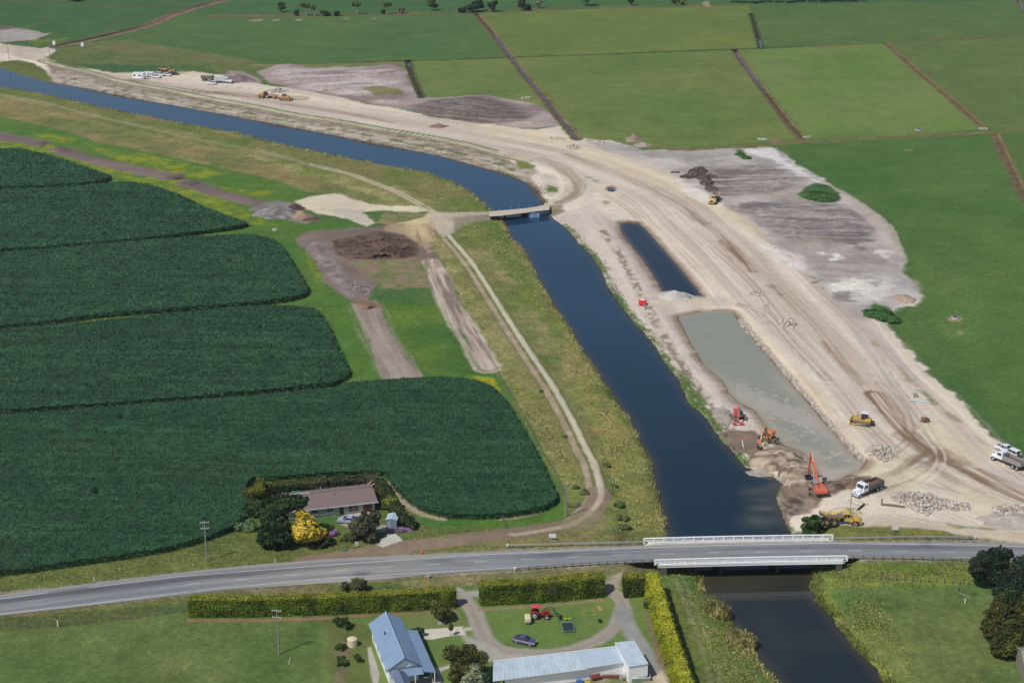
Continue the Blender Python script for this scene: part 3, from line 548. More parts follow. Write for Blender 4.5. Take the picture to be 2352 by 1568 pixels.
# pond margins
PA = [(1425,513),(1444,509),(1464,511),(1488,533),(1548,602),(1586,647),(1611,678),(1580,679),(1558,671),(1543,666),(1522,669),(1502,633),(1475,592),(1449,561),(1427,530)]
PBk = [(1558,727),(1616,715),(1681,715),(1695,739),(1739,790),(1787,848),(1838,907),(1890,968),(1941,1026),(1965,1052),(1989,1060),(1975,1077),(1924,1101),(1890,1111),(1872,1108),(1878,1085),(1869,1063),(1842,1036),(1801,1021),(1774,995),(1733,941),(1698,924),(1674,900),(1661,876),(1616,835),(1582,777)]
for P_ in (PA, PBk):
    sl, d = sdf(P_, 40); dn = d+nb4[sl]*0.5
    mixcol(sl, sst(-3.2, -1.0, dn)*0.75, C3(150,130,108), C3(124,104,84), f='b4'); mixcol(sl, sst(-0.9, -0.2, dn)*0.8, C3(104,88,72))
strip([(1615,705),(1600,690),(1560,688),(1530,695)], 7, C3(204,190,168), rag=0.5, op=0.8)
area([(1655,995),(1690,985),(1740,985),(1760,1010),(1730,1040),(1690,1040),(1665,1015)], C3(136,120,106), C3(108,92,80), rag=1.5, f='n15')
area([(1640,940),(1662,930),(1680,965),(1665,985),(1650,970)], C3(150,138,126), C3(116,102,92), rag=1.5)
area([(1715,1040),(1745,1028),(1780,1030),(1830,1038),(1862,1060),(1876,1090),(1860,1110),(1820,1100),(1790,1085),(1740,1075)], C3(158,142,122), C3(126,108,90), f='b4', rag=1.0, amp=0.15, hadd=0.35, hw=5)
area([(1735,1032),(1790,1030),(1850,1045),(1840,1062),(1780,1050)], C3(112,92,76), C3(134,114,96), rag=1.5, f='b4')
area([(1785,1118),(1850,1105),(1900,1108),(1960,1092),(2000,1090),(2010,1105),(1960,1122),(1900,1140),(1880,1160),(1830,1165),(1800,1185),(1786,1150)], C3(112,94,80), C3(142,124,106), f='b4', rag=1.5, amp=0.14)
area([(1790,1145),(1835,1132),(1870,1150),(1860,1175),(1815,1190),(1796,1175)], C3(92,80,74), C3(146,130,114), f='b4', sharp=2.0, rag=1.8, amp=0.25)
area([(1720,1085),(1790,1095),(1830,1105),(1800,1112),(1740,1095)], C3(150,142,128), rag=1)
# ---------------- homestead south of the road
area([(1045,1352),(1100,1348),(1385,1320),(1430,1318),(1490,1378),(1530,1530),(1560,1640),(740,1640),(740,1440),(800,1420),(1045,1400)], C3(90,124,60), C3(108,134,68), edge=0.8, rag=0.4, zone='lawn', f='n15', amp=0.12)
area([(745,1420),(850,1430),(860,1530),(900,1640),(790,1640),(750,1500)], C3(104,108,62), C3(88,108,56), op=0.8, rag=2, f='n15')
area([(935,1420),(1020,1400),(1060,1405),(1080,1445),(960,1455)], C3(110,128,72), C3(130,136,84), op=0.8, rag=1.5)
DR1 = [(700,1322),(780,1318),(900,1330),(960,1345),(1005,1350),(1048,1358),(1060,1372),(1078,1390),(1092,1410),(1100,1435),(1112,1458),(1130,1480),(1160,1495),(1200,1500)]
DR2 = [(1200,1500),(1260,1500),(1320,1490),(1370,1470),(1405,1445),(1425,1418),(1430,1390),(1420,1370),(1400,1356),(1395,1340)]
GV = C3(164,156,144); GV2 = C3(150,144,136)
strip([(1040,1365),(1100,1362)], 2.4, C3(158,154,146), zone='driveway', rag=0.2)
for L_, w_ in ((DR1[5:], 3.6), (DR2, 3.2)): strip(L_, w_, GV, GV2, zone='driveway', rag=0.35, f='n4', amp=0.08)
for L_, w_ in ((DR1[5:], 0.8), (DR2, 0.7)): strip(L_, w_, C3(150,132,110), off=0.2, rag=0.3, op=0.6)
strip([(1430,1400),(1445,1440),(1470,1480),(1500,1530),(1530,1600)], 3.4, C3(158,156,150), C3(146,146,142), zone='driveway', rag=0.3)
area([(1065,1460),(1110,1470),(1160,1500),(1250,1500),(1230,1515),(1130,1520),(1085,1515)], C3(168,162,150), C3(150,144,134), zone='driveway', rag=0.6)
area([(1395,1325),(1428,1318),(1430,1350),(1395,1350)], C3(170,156,140), C3(140,130,104), rag=1)
area([(1480,1378),(1487,1378),(1505,1460),(1528,1520),(1545,1570),(1528,1568),(1510,1520),(1492,1450)], C3(150,126,104), C3(118,100,78), rag=0.4, f='b4')
area([(1495,1560),(1520,1535),(1545,1580),(1560,1640),(1500,1640)], C3(198,184,160), rag=0.6)
area([(774,1500),(800,1430),(806,1440),(790,1540),(800,1640),(770,1640)], C3(74,100,56), C3(120,108,84), f='b4', sharp=2, rag=1.2)
area([(1130,1568),(1300,1556),(1440,1545),(1500,1560),(1500,1640),(1130,1640)], C3(120,120,76), C3(170,154,128), f='b4', sharp=1.6, rag=1)
strip([(436,1424),(650,1423),(860,1412),(1047,1403)], 0.9, C3(146,116,92), rag=0.3, zone='bare_soil'); strip([(1102,1399),(1250,1391),(1386,1377)], 0.9, C3(152,126,104), rag=0.3, zone='bare_soil')
for p, c_ in (([(965,1446),(1050,1438),(1062,1437),(1070,1458),(1050,1457),(990,1468),(972,1466)], C3(206,198,182)), ([(1060,1442),(1085,1438),(1085,1446),(1062,1449)], C3(186,180,168)), ([(843,1487),(852,1484),(872,1545),(866,1600),(854,1560)], C3(176,170,158)), ([(850,1540),(868,1537),(868,1552),(852,1552)], C3(170,164,152)), ([(992,1524),(1005,1534),(1035,1526),(1035,1533),(1012,1540),(1016,1565),(1002,1572),(1005,1552)], C3(184,178,166)), ([(965,1553),(1000,1550),(1012,1575),(950,1580)], C3(166,156,152)), ([(1004,1425),(1022,1428),(1020,1434),(1006,1433)], C3(160,158,152))):
    area(p, c_, rag=0.12, edge=0.2, amp=0.05, zone='driveway')
# house across the road
area([(865,1250),(885,1230),(893,1218),(905,1222),(925,1240),(880,1256)], C3(196,192,182), rag=0.15, edge=0.2, zone='driveway', amp=0.05)
area([(870,1208),(890,1205),(900,1216),(893,1220),(870,1222)], C3(170,162,148), rag=0.3)
area([(776,1176),(845,1166),(850,1178),(846,1200),(800,1210),(782,1204)], C3(186,178,164), rag=0.3, edge=0.3, zone='driveway')
area([(740,1162),(870,1152),(870,1165),(735,1182)], C3(166,160,146), rag=0.3, zone='driveway'); area([(770,1178),(792,1172),(792,1202),(740,1210),(736,1186)], C3(74,112,54), rag=0.2, zone='lawn'); strip([(735,1185),(795,1179)], 0.9, C3(186,180,168), rag=0.1, edge=0.2)
strip([(897,1108),(905,1130),(925,1153),(950,1170),(990,1186),(1020,1192)], 2.0, C3(176,160,136), C3(150,134,110), rag=0.5); strip([(1150,1193),(1200,1186),(1235,1178)], 1.2, C3(160,144,116), rag=0.4)
area([(830,1254),(812,1262),(800,1270),(830,1272)], C3(150,124,98), rag=0.5, op=0.7)
# ---------------- highway embankment and abutments
RDC = [(-300,1416),(0,1386),(205,1364),(342,1349),(478,1334),(649,1321),(804,1309),(979,1296),(1184,1288),(1355,1278),(1492,1270)]
RDC2 = [(1907,1261),(2080,1265),(2232,1266),(2352,1268),(2620,1274)]
def road_h(u): return 0.25+1.95*float(sst(700, 1480, np.array(u))) if u < 1700 else 0.6+1.6*(1-float(sst(2000, 2420, np.array(u))))
for A_ in (RDC, RDC2):
    sl, d, s, sg = ldist(A_, 190, 3); U_ = UU[sl]
    rh = np.where(U_ < 1700, 0.25+1.95*sst(700, 1480, U_), 0.6+1.6*(1-sst(2000, 2420, U_)))-0.06
    k = 1-sst(6.2, 6.2+4+rh*5.5, d); HH[sl] = np.maximum(HH[sl], rh*k)
    kk = 1-sst(5.5, 6.3, d); HH[sl] = HH[sl]*(1-kk)+(rh-0.05)*kk
pk = ((ZONE == Z_('paddock')) | (ZONE == Z_('lawn')))
t_ = (np.clip(nb15*0.9+nb4*0.45-0.15, 0, 1)*0.30*pk)[..., None]; COL = COL*(1-t_)+np.array(C3(122,128,78), np.float32)*t_
t_ = (np.clip(-nb15*0.8+n4*0.5-0.2, 0, 1)*0.28*pk)[..., None]; COL = COL*(1-t_)+np.array(C3(54,92,46), np.float32)*t_
t_ = (np.clip(n1-0.62, 0, 1)*2.2*np.clip(n15+0.3, 0, 1)*fade*pk)[..., None]; COL = COL*(1-t_)+np.array(C3(134,140,84), np.float32)*t_
# ---------------- cut water bodies
RIV = RB+LB[::-1]
WZ, PZ = -1.4, -0.7
sl, dR = sdf(RIV, 60); dr = dR+nb4[sl]*0.5+FN['n1'][sl]*0.25*fade[sl]
wq = 2.5+0.016*QY[sl]
bank = WZ+(0.25-WZ)*np.clip(-dr/wq, 0, 1)**0.8
under = WZ-0.5*np.clip(dr, 0, 3)
k = sst(-1.6, -1.0, dr/wq)
HH[sl] = np.where(dr > 0, under, HH[sl]*(1-k)+k*np.minimum(bank, np.maximum(HH[sl], WZ+0.3)))
RIVSL, RIVD = sl, dR
PONDS = []
for P_ in (PA, PBk):
    sl, d = sdf(P_, 40); dn = d+nb4[sl]*0.3; k = sst(-5, -0.2, dn)
    HH[sl] = np.where(dn > 0, PZ-0.4*np.clip(dn, 0, 1.5), HH[sl]*(1-k)+k*(PZ+0.02)); PONDS.append((sl, d))
HH += 0.05*nb4*fade
# ---------------- build ground meshes (one surface, cut by land use)
S_ = (CAMH-HH)/CAMH
PX = QX*S_; PY = QY*S_
PP = np.stack([PX, PY, HH], -1).astype(np.float32)
def hq(u, v):
    fi = np.interp(u, us, np.arange(NU)); fj = np.interp(v, vs, np.arange(NV))
    i = min(int(fi), NU-2); j = min(int(fj), NV-2); a = fi-i; b = fj-j
    return float((HH[j, i]*(1-a)+HH[j, i+1]*a)*(1-b)+(HH[j+1, i]*(1-a)+HH[j+1, i+1]*a)*b)
def P(u, v, dz=0.0):
    z = hq(u, v); x, y, _ = G(u, v, z); return Vector((x, y, z+dz))
def np_mesh(name, verts, quads, cols=None, mat=None, smooth=True):
    me = bpy.data.meshes.new(name); me.vertices.add(len(verts)); me.vertices.foreach_set('co', verts.reshape(-1).astype(np.float32))
    n = len(quads); me.loops.add(n*4); me.loops.foreach_set('vertex_index', quads.reshape(-1).astype(np.int32))
    me.polygons.add(n); me.polygons.foreach_set('loop_start', np.arange(0, n*4, 4, dtype=np.int32))
    me.polygons.foreach_set('use_smooth', np.full(n, smooth, bool)); me.update(calc_edges=True)
    if cols is not None:
        a = me.attributes.new('Col', 'FLOAT_COLOR', 'POINT')
        a.data.foreach_set('color', np.concatenate([cols, np.ones((len(cols), 1), np.float32)], 1).reshape(-1).astype(np.float32))
    o = bpy.data.objects.new(name, me); col_main.objects.link(o)
    if mat: me.materials.append(mat)
    return o
def sub_mesh(name, V, C, sel, mat, idx):
    q = idx[sel]; used = np.unique(q); rm = np.zeros(V.shape[0], np.int64); rm[used] = np.arange(len(used))
    return np_mesh(name, V[used], rm[q], None if C is None else C[used], mat)
idg = np.arange(NV*NU).reshape(NV, NU)
quads = np.stack([idg[1:, :-1], idg[1:, 1:], idg[:-1, 1:], idg[:-1, :-1]], -1).reshape(-1, 4)
fz = ZONE[:-1, :-1].reshape(-1)
Vf = PP.reshape(-1, 3); Cf = COL.reshape(-1, 3)
m_grass = attr_mat('grass_ground', 0.95, ((0.12, 0.09), (0.7, 0.17), (2.6, 0.2)), 0.7, 1.4, 0.3, 0.1)
m_rough = attr_mat('rough_grass_ground', 0.95, ((0.25, 0.12), (0.8, 0.22), (2.6, 0.26)), 1.0, 1.2, 0.55, 0.1)
m_soil = attr_mat('soil_ground', 0.95, ((0.3, 0.05), (1.1, 0.05), (4.5, 0.07)), 0.6, 1.0, 0.3, 0.15)
m_lawn = attr_mat('lawn_ground', 0.95, ((0.8, 0.08), (3.5, 0.08)), 0.3, 3.0, 0.1, 0.1)
ZM = dict(paddock=m_grass, rough_grass=m_rough, earthworks_ground=m_soil, gravel_track=m_soil, bare_soil=m_soil, lawn=m_lawn, ditch_bank=m_rough, driveway=m_soil)
for zi, zn in enumerate(ZN):
    sel = fz == zi
    if sel.any(): tag(sub_mesh(zn, Vf, Cf, sel, ZM[zn], quads), kind='structure')
# far surround to the horizon
bi = np.concatenate([idg[0, ::12], idg[::12, -1], idg[-1, ::-12], idg[::-12, 0]])
bi = np.concatenate([idg[0, :], idg[1:, -1], idg[-1, -2::-1], idg[-2:0:-1, 0]])
ring0 = Vf[bi]; cen = np.array([0, 700, 0], np.float32); out = []
dirs = ring0-cen; dirs[:, 2] = 0
k1 = ring0.copy(); k1 = k1+dirs*0.06; k1[:, 2] = ring0[:, 2]*0.2
k2 = ring0+dirs*14; k2[:, 2] = 0
Vr = np.concatenate([ring0, k1, k2]); nb_ = len(bi); ii = np.arange(nb_); jj = (ii+1) % nb_
Qr = np.concatenate([np.stack([ii, jj, jj+nb_, ii+nb_], -1), np.stack([ii+nb_, jj+nb_, jj+2*nb_, ii+2*nb_], -1)])
gcol = np.array(C3(74, 112, 56), np.float32); Cr = np.concatenate([Cf[bi], np.tile(gcol, (nb_, 1)), np.tile(gcol, (nb_, 1))])
og = np_mesh('ground', Vr, Qr[:, ::-1], Cr, m_grass); tag(og, kind='structure')
# ---------------- water
def water_mat(name, rough, bump, scale):
    m = bpy.data.materials.new(name); m.use_nodes = True; nt = m.node_tree; N = nt.nodes; L = nt.links; b = N['Principled BSDF']
    at = N.new('ShaderNodeAttribute'); at.attribute_name = 'Col'; L.new(at.outputs['Color'], b.inputs['Base Color'])
    b.inputs['Roughness'].default_value = rough; b.inputs['IOR'].default_value = 1.33; b.inputs['Specular IOR Level'].default_value = 0.5
    ge = N.new('ShaderNodeNewGeometry'); no = N.new('ShaderNodeTexNoise'); no.inputs['Scale'].default_value = scale; no.inputs['Detail'].default_value = 3
    L.new(ge.outputs['Position'], no.inputs['Vector']); bp = N.new('ShaderNodeBump'); bp.inputs['Strength'].default_value = bump; bp.inputs['Distance'].default_value = 0.02
    L.new(no.outputs['Fac'], bp.inputs['Height']); L.new(bp.outputs['Normal'], b.inputs['Normal'])
    return m
mw = water_mat('canal_water', 0.06, 0.25, 1.2); mp = water_mat('pond_water', 0.08, 0.15, 1.5)
def water(name, sl, d, z, colf, mat, grow=4.0):
    qx, qy = QX[sl], QY[sl]; s_ = (CAMH-z)/CAMH
    V = np.stack([qx*s_, qy*s_, np.full_like(qx, z)], -1).reshape(-1, 3)
    n, m_ = qx.shape; ig = np.arange(n*m_).reshape(n, m_); q = np.stack([ig[1:, :-1], ig[1:, 1:], ig[:-1, 1:], ig[:-1, :-1]], -1).reshape(-1, 4)
    sel = (d > -grow)[:-1, :-1].reshape(-1)
    o = sub_mesh(name, V, colf.reshape(-1, 3).astype(np.float32), sel, mat, q); return tag(o, kind='structure')
sl = RIVSL; farr = sst(1150, 350, VV[sl])[..., None]; base = (np.array((0.010, 0.026, 0.038), np.float32)*(1-farr)+np.array((0.012, 0.046, 0.092), np.float32)*farr)*(1+0.12*FN['n60'][sl]+0.08*FN['n15'][sl])[..., None]  # upstream blue of the sky reflection and wind sheen are put into the base colour
def blend(a, m, c): return a*(1-m[..., None])+np.array(c, np.float32)*m[..., None]
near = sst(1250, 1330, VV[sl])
base = blend(base, near, (0.017, 0.024, 0.026)); base = blend(base, sst(1420, 1300, VV[sl])*near*np.clip(.6+.5*FN['n15'][sl], 0, 1)*.8, (0.055, 0.045, 0.018))  # brown below the bridge: its shade and reflection put into the base colour
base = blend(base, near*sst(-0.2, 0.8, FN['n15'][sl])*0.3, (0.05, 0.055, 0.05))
def uvblob(u, v, ru, rv): return np.clip(1-np.sqrt(((UU[sl]-u)/ru)**2+((VV[sl]-v)/rv)**2), 0, 1)
pl = np.clip(uvblob(1790, 1140, 110, 80)*1.6+0.25*FN['n15'][sl], 0, 1)*np.clip(uvblob(1790, 1140, 150, 120)*3, 0, 1)
base = blend(base, np.clip(pl*(.55+.7*fbm(QX[sl]/9., QY[sl]/3., 3, 77)), 0, 1)*0.8, (0.11, 0.10, 0.08)); pl2 = np.clip(uvblob(1745, 1205, 70, 40)*1.2, 0, 1)*np.clip(nb15[sl]+0.2, 0, 1); base = blend(base, pl2*0.7, (0.12, 0.11, 0.08))
shal = 1-sst(0.3, 3.0, RIVD); base = blend(base, shal*0.55, (0.06, 0.05, 0.035))
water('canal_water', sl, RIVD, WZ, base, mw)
sl, d = PONDS[0]; c0 = np.array((0.008, 0.016, 0.03), np.float32)*np.ones(QX[sl].shape+(3,), np.float32)
c0 = blend(c0, (1-sst(0.2, 1.8, d))*0.6, (0.09, 0.07, 0.05)); water('blue_pond_water', sl, d, PZ, c0, mp, 2.5)
sl, d = PONDS[1]; c1 = np.array(C3(146, 146, 130), np.float32)*np.ones(QX[sl].shape+(3,), np.float32)
U_, V_ = UU[sl], VV[sl]
pale = np.clip(1-np.abs((V_-(905+(U_-1709)*0.42))/30.0), 0, 1)*(U_ > 1690); pale = sst(0.05, 0.75, pale+0.35*nb4[sl]+0.25*n1[sl])
c1 = blend(c1, pale*0.85, C3(176, 168, 156)); c1 = blend(c1, sst(930, 1100, V_)*np.clip(0.45+0.7*nb15[sl], 0, 1)*0.85, C3(172, 164, 150)); c1 = blend(c1, sst(1068, 1085, V_+6*nb4[sl])*0.9, C3(186, 176, 166))
c1 = blend(c1, np.clip(np.clip(n1[sl]+.3*n4[sl]-0.30, 0, 1)*sst(860, 930, V_)*2.2, 0, 1), C3(192, 178, 156)); c1 = blend(c1, (1-sst(0.5, 5.0, d+nb4[sl]*1.5))*sst(820, 900, V_)*.7, C3(176, 164, 148)); c1 = blend(c1, (1-sst(0, 1.5, d))*0.5, C3(150, 138, 118))
water('silty_pond_water', sl, d, PZ, c1, mp, 2.5)
# small ditch waters: narrow ribbons lying in the drains
md = water_mat('ditch_water', 0.08, 0.1, 1.5)
def ribbon(name, pts, w, z, mat, colr=None, closed=False):
    pts = catmull(pts, 3); W = []
    for u, v in pts:
        zz = (hq(u, v)+z) if z is not None else 0; W.append(Vector(G(u, v, zz)))
    mb = MB(); L_ = []
    for i, p in enumerate(W):
        t = (W[min(i+1, len(W)-1)]-W[max(i-1, 0)]); t.z = 0; t.normalize(); nrm = Vector((-t.y, t.x, 0))*w/2
        L_.append((p+nrm, p-nrm))
    for a, b in zip(L_[:-1], L_[1:]): mb.add([a[0], a[1], b[1], b[0]], [(0, 1, 2, 3)])
    return mb.build(name, mat)
m_dw = pmat('ditch_water_plain', (0.02, 0.03, 0.05), 0.05, spec=0.6, var=0.1)
for nm, pts in (('ditch_water', D1[1:7]), ('ditch_water', D1[6:]), ('ditch_water', D2[:3]), ('ditch_water', [(1745,92),(1748,111)]), ('ditch_water', [(938,141),(942,155)]), ('ditch_water', [(2340,6),(2352,22),(2362,38)])):
    tag(ribbon(nm, pts, 0.85, 0.1, m_dw), kind='structure')
pud = MB(); pc = P(1405, 436, 0.03); pud.add([pc+Vector((math.cos(t*math.pi/6)*1.6*(1+.15*math.sin(3*t)), math.sin(t*math.pi/6)*3.2, 0.03)) for t in range(12)], [tuple(range(12))]); tag(pud.build('puddle_water', m_dw), kind='structure')
print('terrain', round(time.time()-T0, 1))
# ================================================================ ROAD, BRIDGES, BARRIERS
def rz_u(u): return 0.25+1.95*float(sst(700, 1480, np.array(float(u)))) if u < 1700 else 0.6+1.6*(1-float(sst(2000, 2420, np.array(float(u)))))
TOPE = [(-300,1402),(0,1366),(137,1348),(308,1327),(478,1307),(625,1293),(774,1282),(900,1276),(1047,1270),(1287,1260),(1492,1251.5),(1700,1245),(1912,1242),(2232,1246),(2352,1248),(2620,1254)]
BOTE = [(-300,1442),(0,1413),(171,1394),(342,1374),(513,1354),(649,1345),(774,1337),(900,1328),(979,1319),(1184,1306),(1355,1296.5),(1492,1290),(1700,1285),(1912,1281),(2232,1284),(2352,1285),(2620,1293)]
def interp_line(L, u): return float(np.interp(u, [p[0] for p in L], [p[1] for p in L]))
uu = np.concatenate([np.arange(-290, 2610, 6.0)])
NT = 36; V_, C_ = [], []
lanes = []
tl = [(-300,1411),(0,1374.5),(109,1360),(205,1348),(410,1323),(581,1310),(804,1293),(1047,1276.5),(1287,1264.5),(1492,1256.5),(1700,1250.5),(1907,1246.5),(2232,1251),(2352,1256-1.5),(2620,1260)]
bl = [(-300,1438),(0,1409),(171,1390),(342,1369),(513,1348.5),(649,1337),(774,1326),(979,1314),(1184,1302),(1355,1292),(1492,1285),(1700,1280.5),(1958,1277),(2232,1280),(2352,1280.5),(2620,1288)]
cu, cv = [], []
rows = []
for u in uu:
    z = rz_u(u); a = Vector(G(u, interp_line(TOPE, u), z)); b = Vector(G(u, interp_line(BOTE, u), z)); rows.append((a, b))
alongs = np.cumsum([0]+[(rows[i+1][0]-rows[i][0]).length for i in range(len(rows)-1)])
Vr = np.zeros((len(rows), NT, 3), np.float32); Cr = np.zeros((len(rows), NT, 3), np.float32)
A = np.array([r[0] for r in rows]); B = np.array([r[1] for r in rows]); tt = np.linspace(0, 1, NT)
Vr[:] = A[:, None]*(1-tt)[None, :, None]+B[:, None]*tt[None, :, None]
S2 = np.repeat(alongs[:, None], NT, 1).astype(np.float32); Wd = np.linalg.norm(A-B, axis=1)
D2_ = (tt[None]*Wd[:, None]).astype(np.float32); TT = np.repeat(tt[None], len(rows), 0)
UUr = np.repeat(uu[:, None], NT, 1)
stt = fbm(D2_/0.5, S2/30., 3, 51); stb = fbm(D2_/1.5, S2/12., 3, 52); sth = fbm(D2_/0.35+9, S2/90., 2, 53)
base = np.array(C3(134, 136, 138), np.float32)*np.ones(Vr.shape, np.float32)
def bl_(m, c): 
    global base
    base = base*(1-m[..., None])+np.array(c, np.float32)*m[..., None]
darkL = np.exp(-((TT-0.33)/0.13)**2); darkR = np.exp(-((TT-0.75)/0.10)**2)
leftdark = 1-sst(520, 900, UUr)
bl_(np.clip(darkL*0.9*(0.7+0.6*stb), 0, 1), C3(94, 96, 101)); bl_(np.clip(leftdark*np.exp(-((TT-0.36)/0.15)**4), 0, 1)*0.85, C3(92, 93, 97))
bl_(np.clip(darkR*0.5*(0.7+0.5*stb), 0, 1), C3(112, 113, 116)); bl_(np.clip(stt*1.4, 0, 1)*0.5, C3(166, 166, 164)); bl_(np.clip(fbm(S2/7.0, D2_/3.0, 2, 57)-0.55, 0, 1)*1.5, C3(98, 99, 102)); bl_(np.clip(-sth-0.2, 0, 1)*0.35, C3(100, 102, 106))
dust = np.clip(1-np.abs(UUr-800)/380, 0, 1)*np.clip(0.55+1.1*stb, 0, 1)*(0.35+0.65*TT); bl_(np.clip(dust*0.8, 0, 1), C3(168, 162, 152))
dust2 = sst(2200, 2400, UUr)*np.clip(0.3+stb, 0, 1)*(1-TT)*0.6; bl_(np.clip(dust2, 0, 1), C3(176, 168, 156))
bl_((1-sst(0.0, 0.13, TT))*0.7, C3(158, 154, 148)); bl_(sst(0.88, 1.0, TT)*0.6, C3(160, 156, 150))
fr = np.array(UUr); 
for uj, wj in ((205, 60), (1280, 40), (2140, 50)): bl_(np.exp(-((UUr-uj)/wj)**2)*np.exp(-((TT-0.3)/0.12)**2)*0.5, C3(84, 85, 90))
base *= (1+0.05*stb)[..., None]
ig = np.arange(len(rows)*NT).reshape(len(rows), NT); q = np.stack([ig[:-1, :-1], ig[:-1, 1:], ig[1:, 1:], ig[1:, :-1]], -1).reshape(-1, 4)
m_asph = attr_mat('asphalt', 0.85, ((2.5, 0.06), (14.0, 0.06)), 0.15, 12.0, 0.02, 0.25)
road = np_mesh('road', Vr.reshape(-1, 3), q, np.clip(base, 0.01, 1).reshape(-1, 3), m_asph); tag(road, kind='structure')
m_mark = pmat('road_paint', C3(222, 222, 214, 0.85), 0.7, var=0.12, scale=1.5)
def mark(L, u0, u1, w, step=8.0):
    mb = MB(); pts = []
    u = u0
    while u < u1: pts.append(u); u += step
    pts.append(u1); Ls = []
    for u in pts:
        v = interp_line(L, u); z = rz_u(u)+0.012; p = Vector(G(u, v, z)); p2 = Vector(G(u+2, interp_line(L, u+2), z)); t = (p2-p); t.z = 0; t.normalize(); n = Vector((-t.y, t.x, 0))*w/2; Ls.append((p+n, p-n))
    for a, b in zip(Ls[:-1], Ls[1:]): mb.add([a[0], a[1], b[1], b[0]], [(0, 1, 2, 3)])
    return mb
mb = mark(tl, -290, 109, 0.2); mb2 = mark(tl, 205, 2600, 0.17)
mb.add(mb2.v, mb2.f); tag(mb.build('road_marking', m_mark), kind='structure')
tag(mark(bl, -290, 2600, 0.15).build('road_marking', m_mark), kind='structure')
cl = [(-300,1424),(0,1394),(113,1377.5),(227,1363),(342,1350),(455,1338.7),(600,1326),(774,1310),(890,1301.4),(998,1294.6),(1104,1288.6),(1211,1283),(1321,1278),(1425,1273.7),(1533,1271),(1640,1268.2),(1750,1267.2),(1857,1264.8),(1965,1264),(2232,1267),(2352,1268),(2620,1274)]
mb = MB()
for k in range(-4, 18):
    uc = 890+k*107.3 if k >= -1 else 783+(k+1)*113
    m_ = mark(cl, uc-15.5, uc+15.5, 0.13, 6); mb.add(m_.v, m_.f)
tag(mb.build('road_marking', m_mark), kind='structure')
# ---------------- highway bridge
m_white = pmat('white_painted_steel', C3(251, 251, 252, 0.95), 0.55, var=0.05, scale=0.8)
m_conc = pmat('pale_concrete', C3(196, 192, 184), 0.85, var=0.1, scale=0.7, bump=0.1)
m_under = pmat('weathered_concrete', C3(92, 86, 74), 0.9, var=0.15, scale=0.6)
DZ = 2.2
BR = empty('road_bridge', G(1706, 1268, DZ), 0, 'white railed concrete highway bridge crossing the canal on two piers', 'bridge')
def rel(p, o): return Vector(p)-o.location
def Lp(u, v, z, par): return rel(G(u, v, z), par)
deck_o = []
for t in np.linspace(0, 1, 12):
    a = Vector(G(1512+t*(1912-1512)*1.0, interp_line([(1478,1247.5),(1912,1239.5)], 1478+t*434), DZ)); a = Vector(G(1478+t*434, 1248.2-t*8.6, DZ))
    b = Vector(G(1512+t*430, 1297.5-t*9.5, DZ)); deck_o.append((a-BR.location, b-BR.location))
mb = MB(); secs = []
for a, b in deck_o: secs.append([a+Vector((0, 0.1, -0.07)), b+Vector((0, -0.1, -0.07)), b+Vector((0, 0, -0.55)), a+Vector((0, 0, -0.55))])
mb.loft(secs); mb.build('deck', m_conc, BR)
mb = MB()
for k in range(4):
    f_ = 0.14+0.24*k; secs = []
    for a, b in deck_o[1:-1]:
        c = a*(1-f_)+b*f_; d = (b-a).normalized()*0.25; secs.append([c-d+Vector((0,0,-0.55)), c+d+Vector((0,0,-0.55)), c+d+Vector((0,0,-0.95)), c-d+Vector((0,0,-0.95))])
    mb.loft(secs)
mb.build('girders', m_under, BR)
for f_ in (0.36, 0.66):
    i = f_*11; i0 = int(i); a = deck_o[i0][0].lerp(deck_o[i0+1][0], i-i0); b = deck_o[i0][1].lerp(deck_o[i0+1][1], i-i0)
    mb = MB(); c0 = a.lerp(b, 0.2); c1 = a.lerp(b, 0.8)
    mb.loft([[c0+Vector((x, 0, z)) for x, z in ((-.45,-.95),(.45,-.95),(.45,-1.5),(-.45,-1.5))], [c1+Vector((x, 0, z)) for x, z in ((-.45,-.95),(.45,-.95),(.45,-1.5),(-.45,-1.5))]])
    for g in (0.28, 0.5, 0.72):
        c = a.lerp(b, g); mb.tube(c+Vector((0,0,-1.5)), c+Vector((0,0,-5)), 0.38, 0.38, 12)
    mb.build('pier', m_under, BR)
for (a, b), sgn in ((deck_o[0], 1), (deck_o[-1], -1)):
    mb = MB(); o_ = 1.2*sgn
    mb.loft([[a+Vector((o_-.6,0,-.56)), a+Vector((o_+.6,0,-.56)), a+Vector((o_+.6,0,-4.4)), a+Vector((o_-.6,0,-4.4))], [b+Vector((o_-.6,0,-.56)), b+Vector((o_+.6,0,-.56)), b+Vector((o_+.6,0,-4.4)), b+Vector((o_-.6,0,-4.4))]])
    mb.build('abutment', m_under, BR)
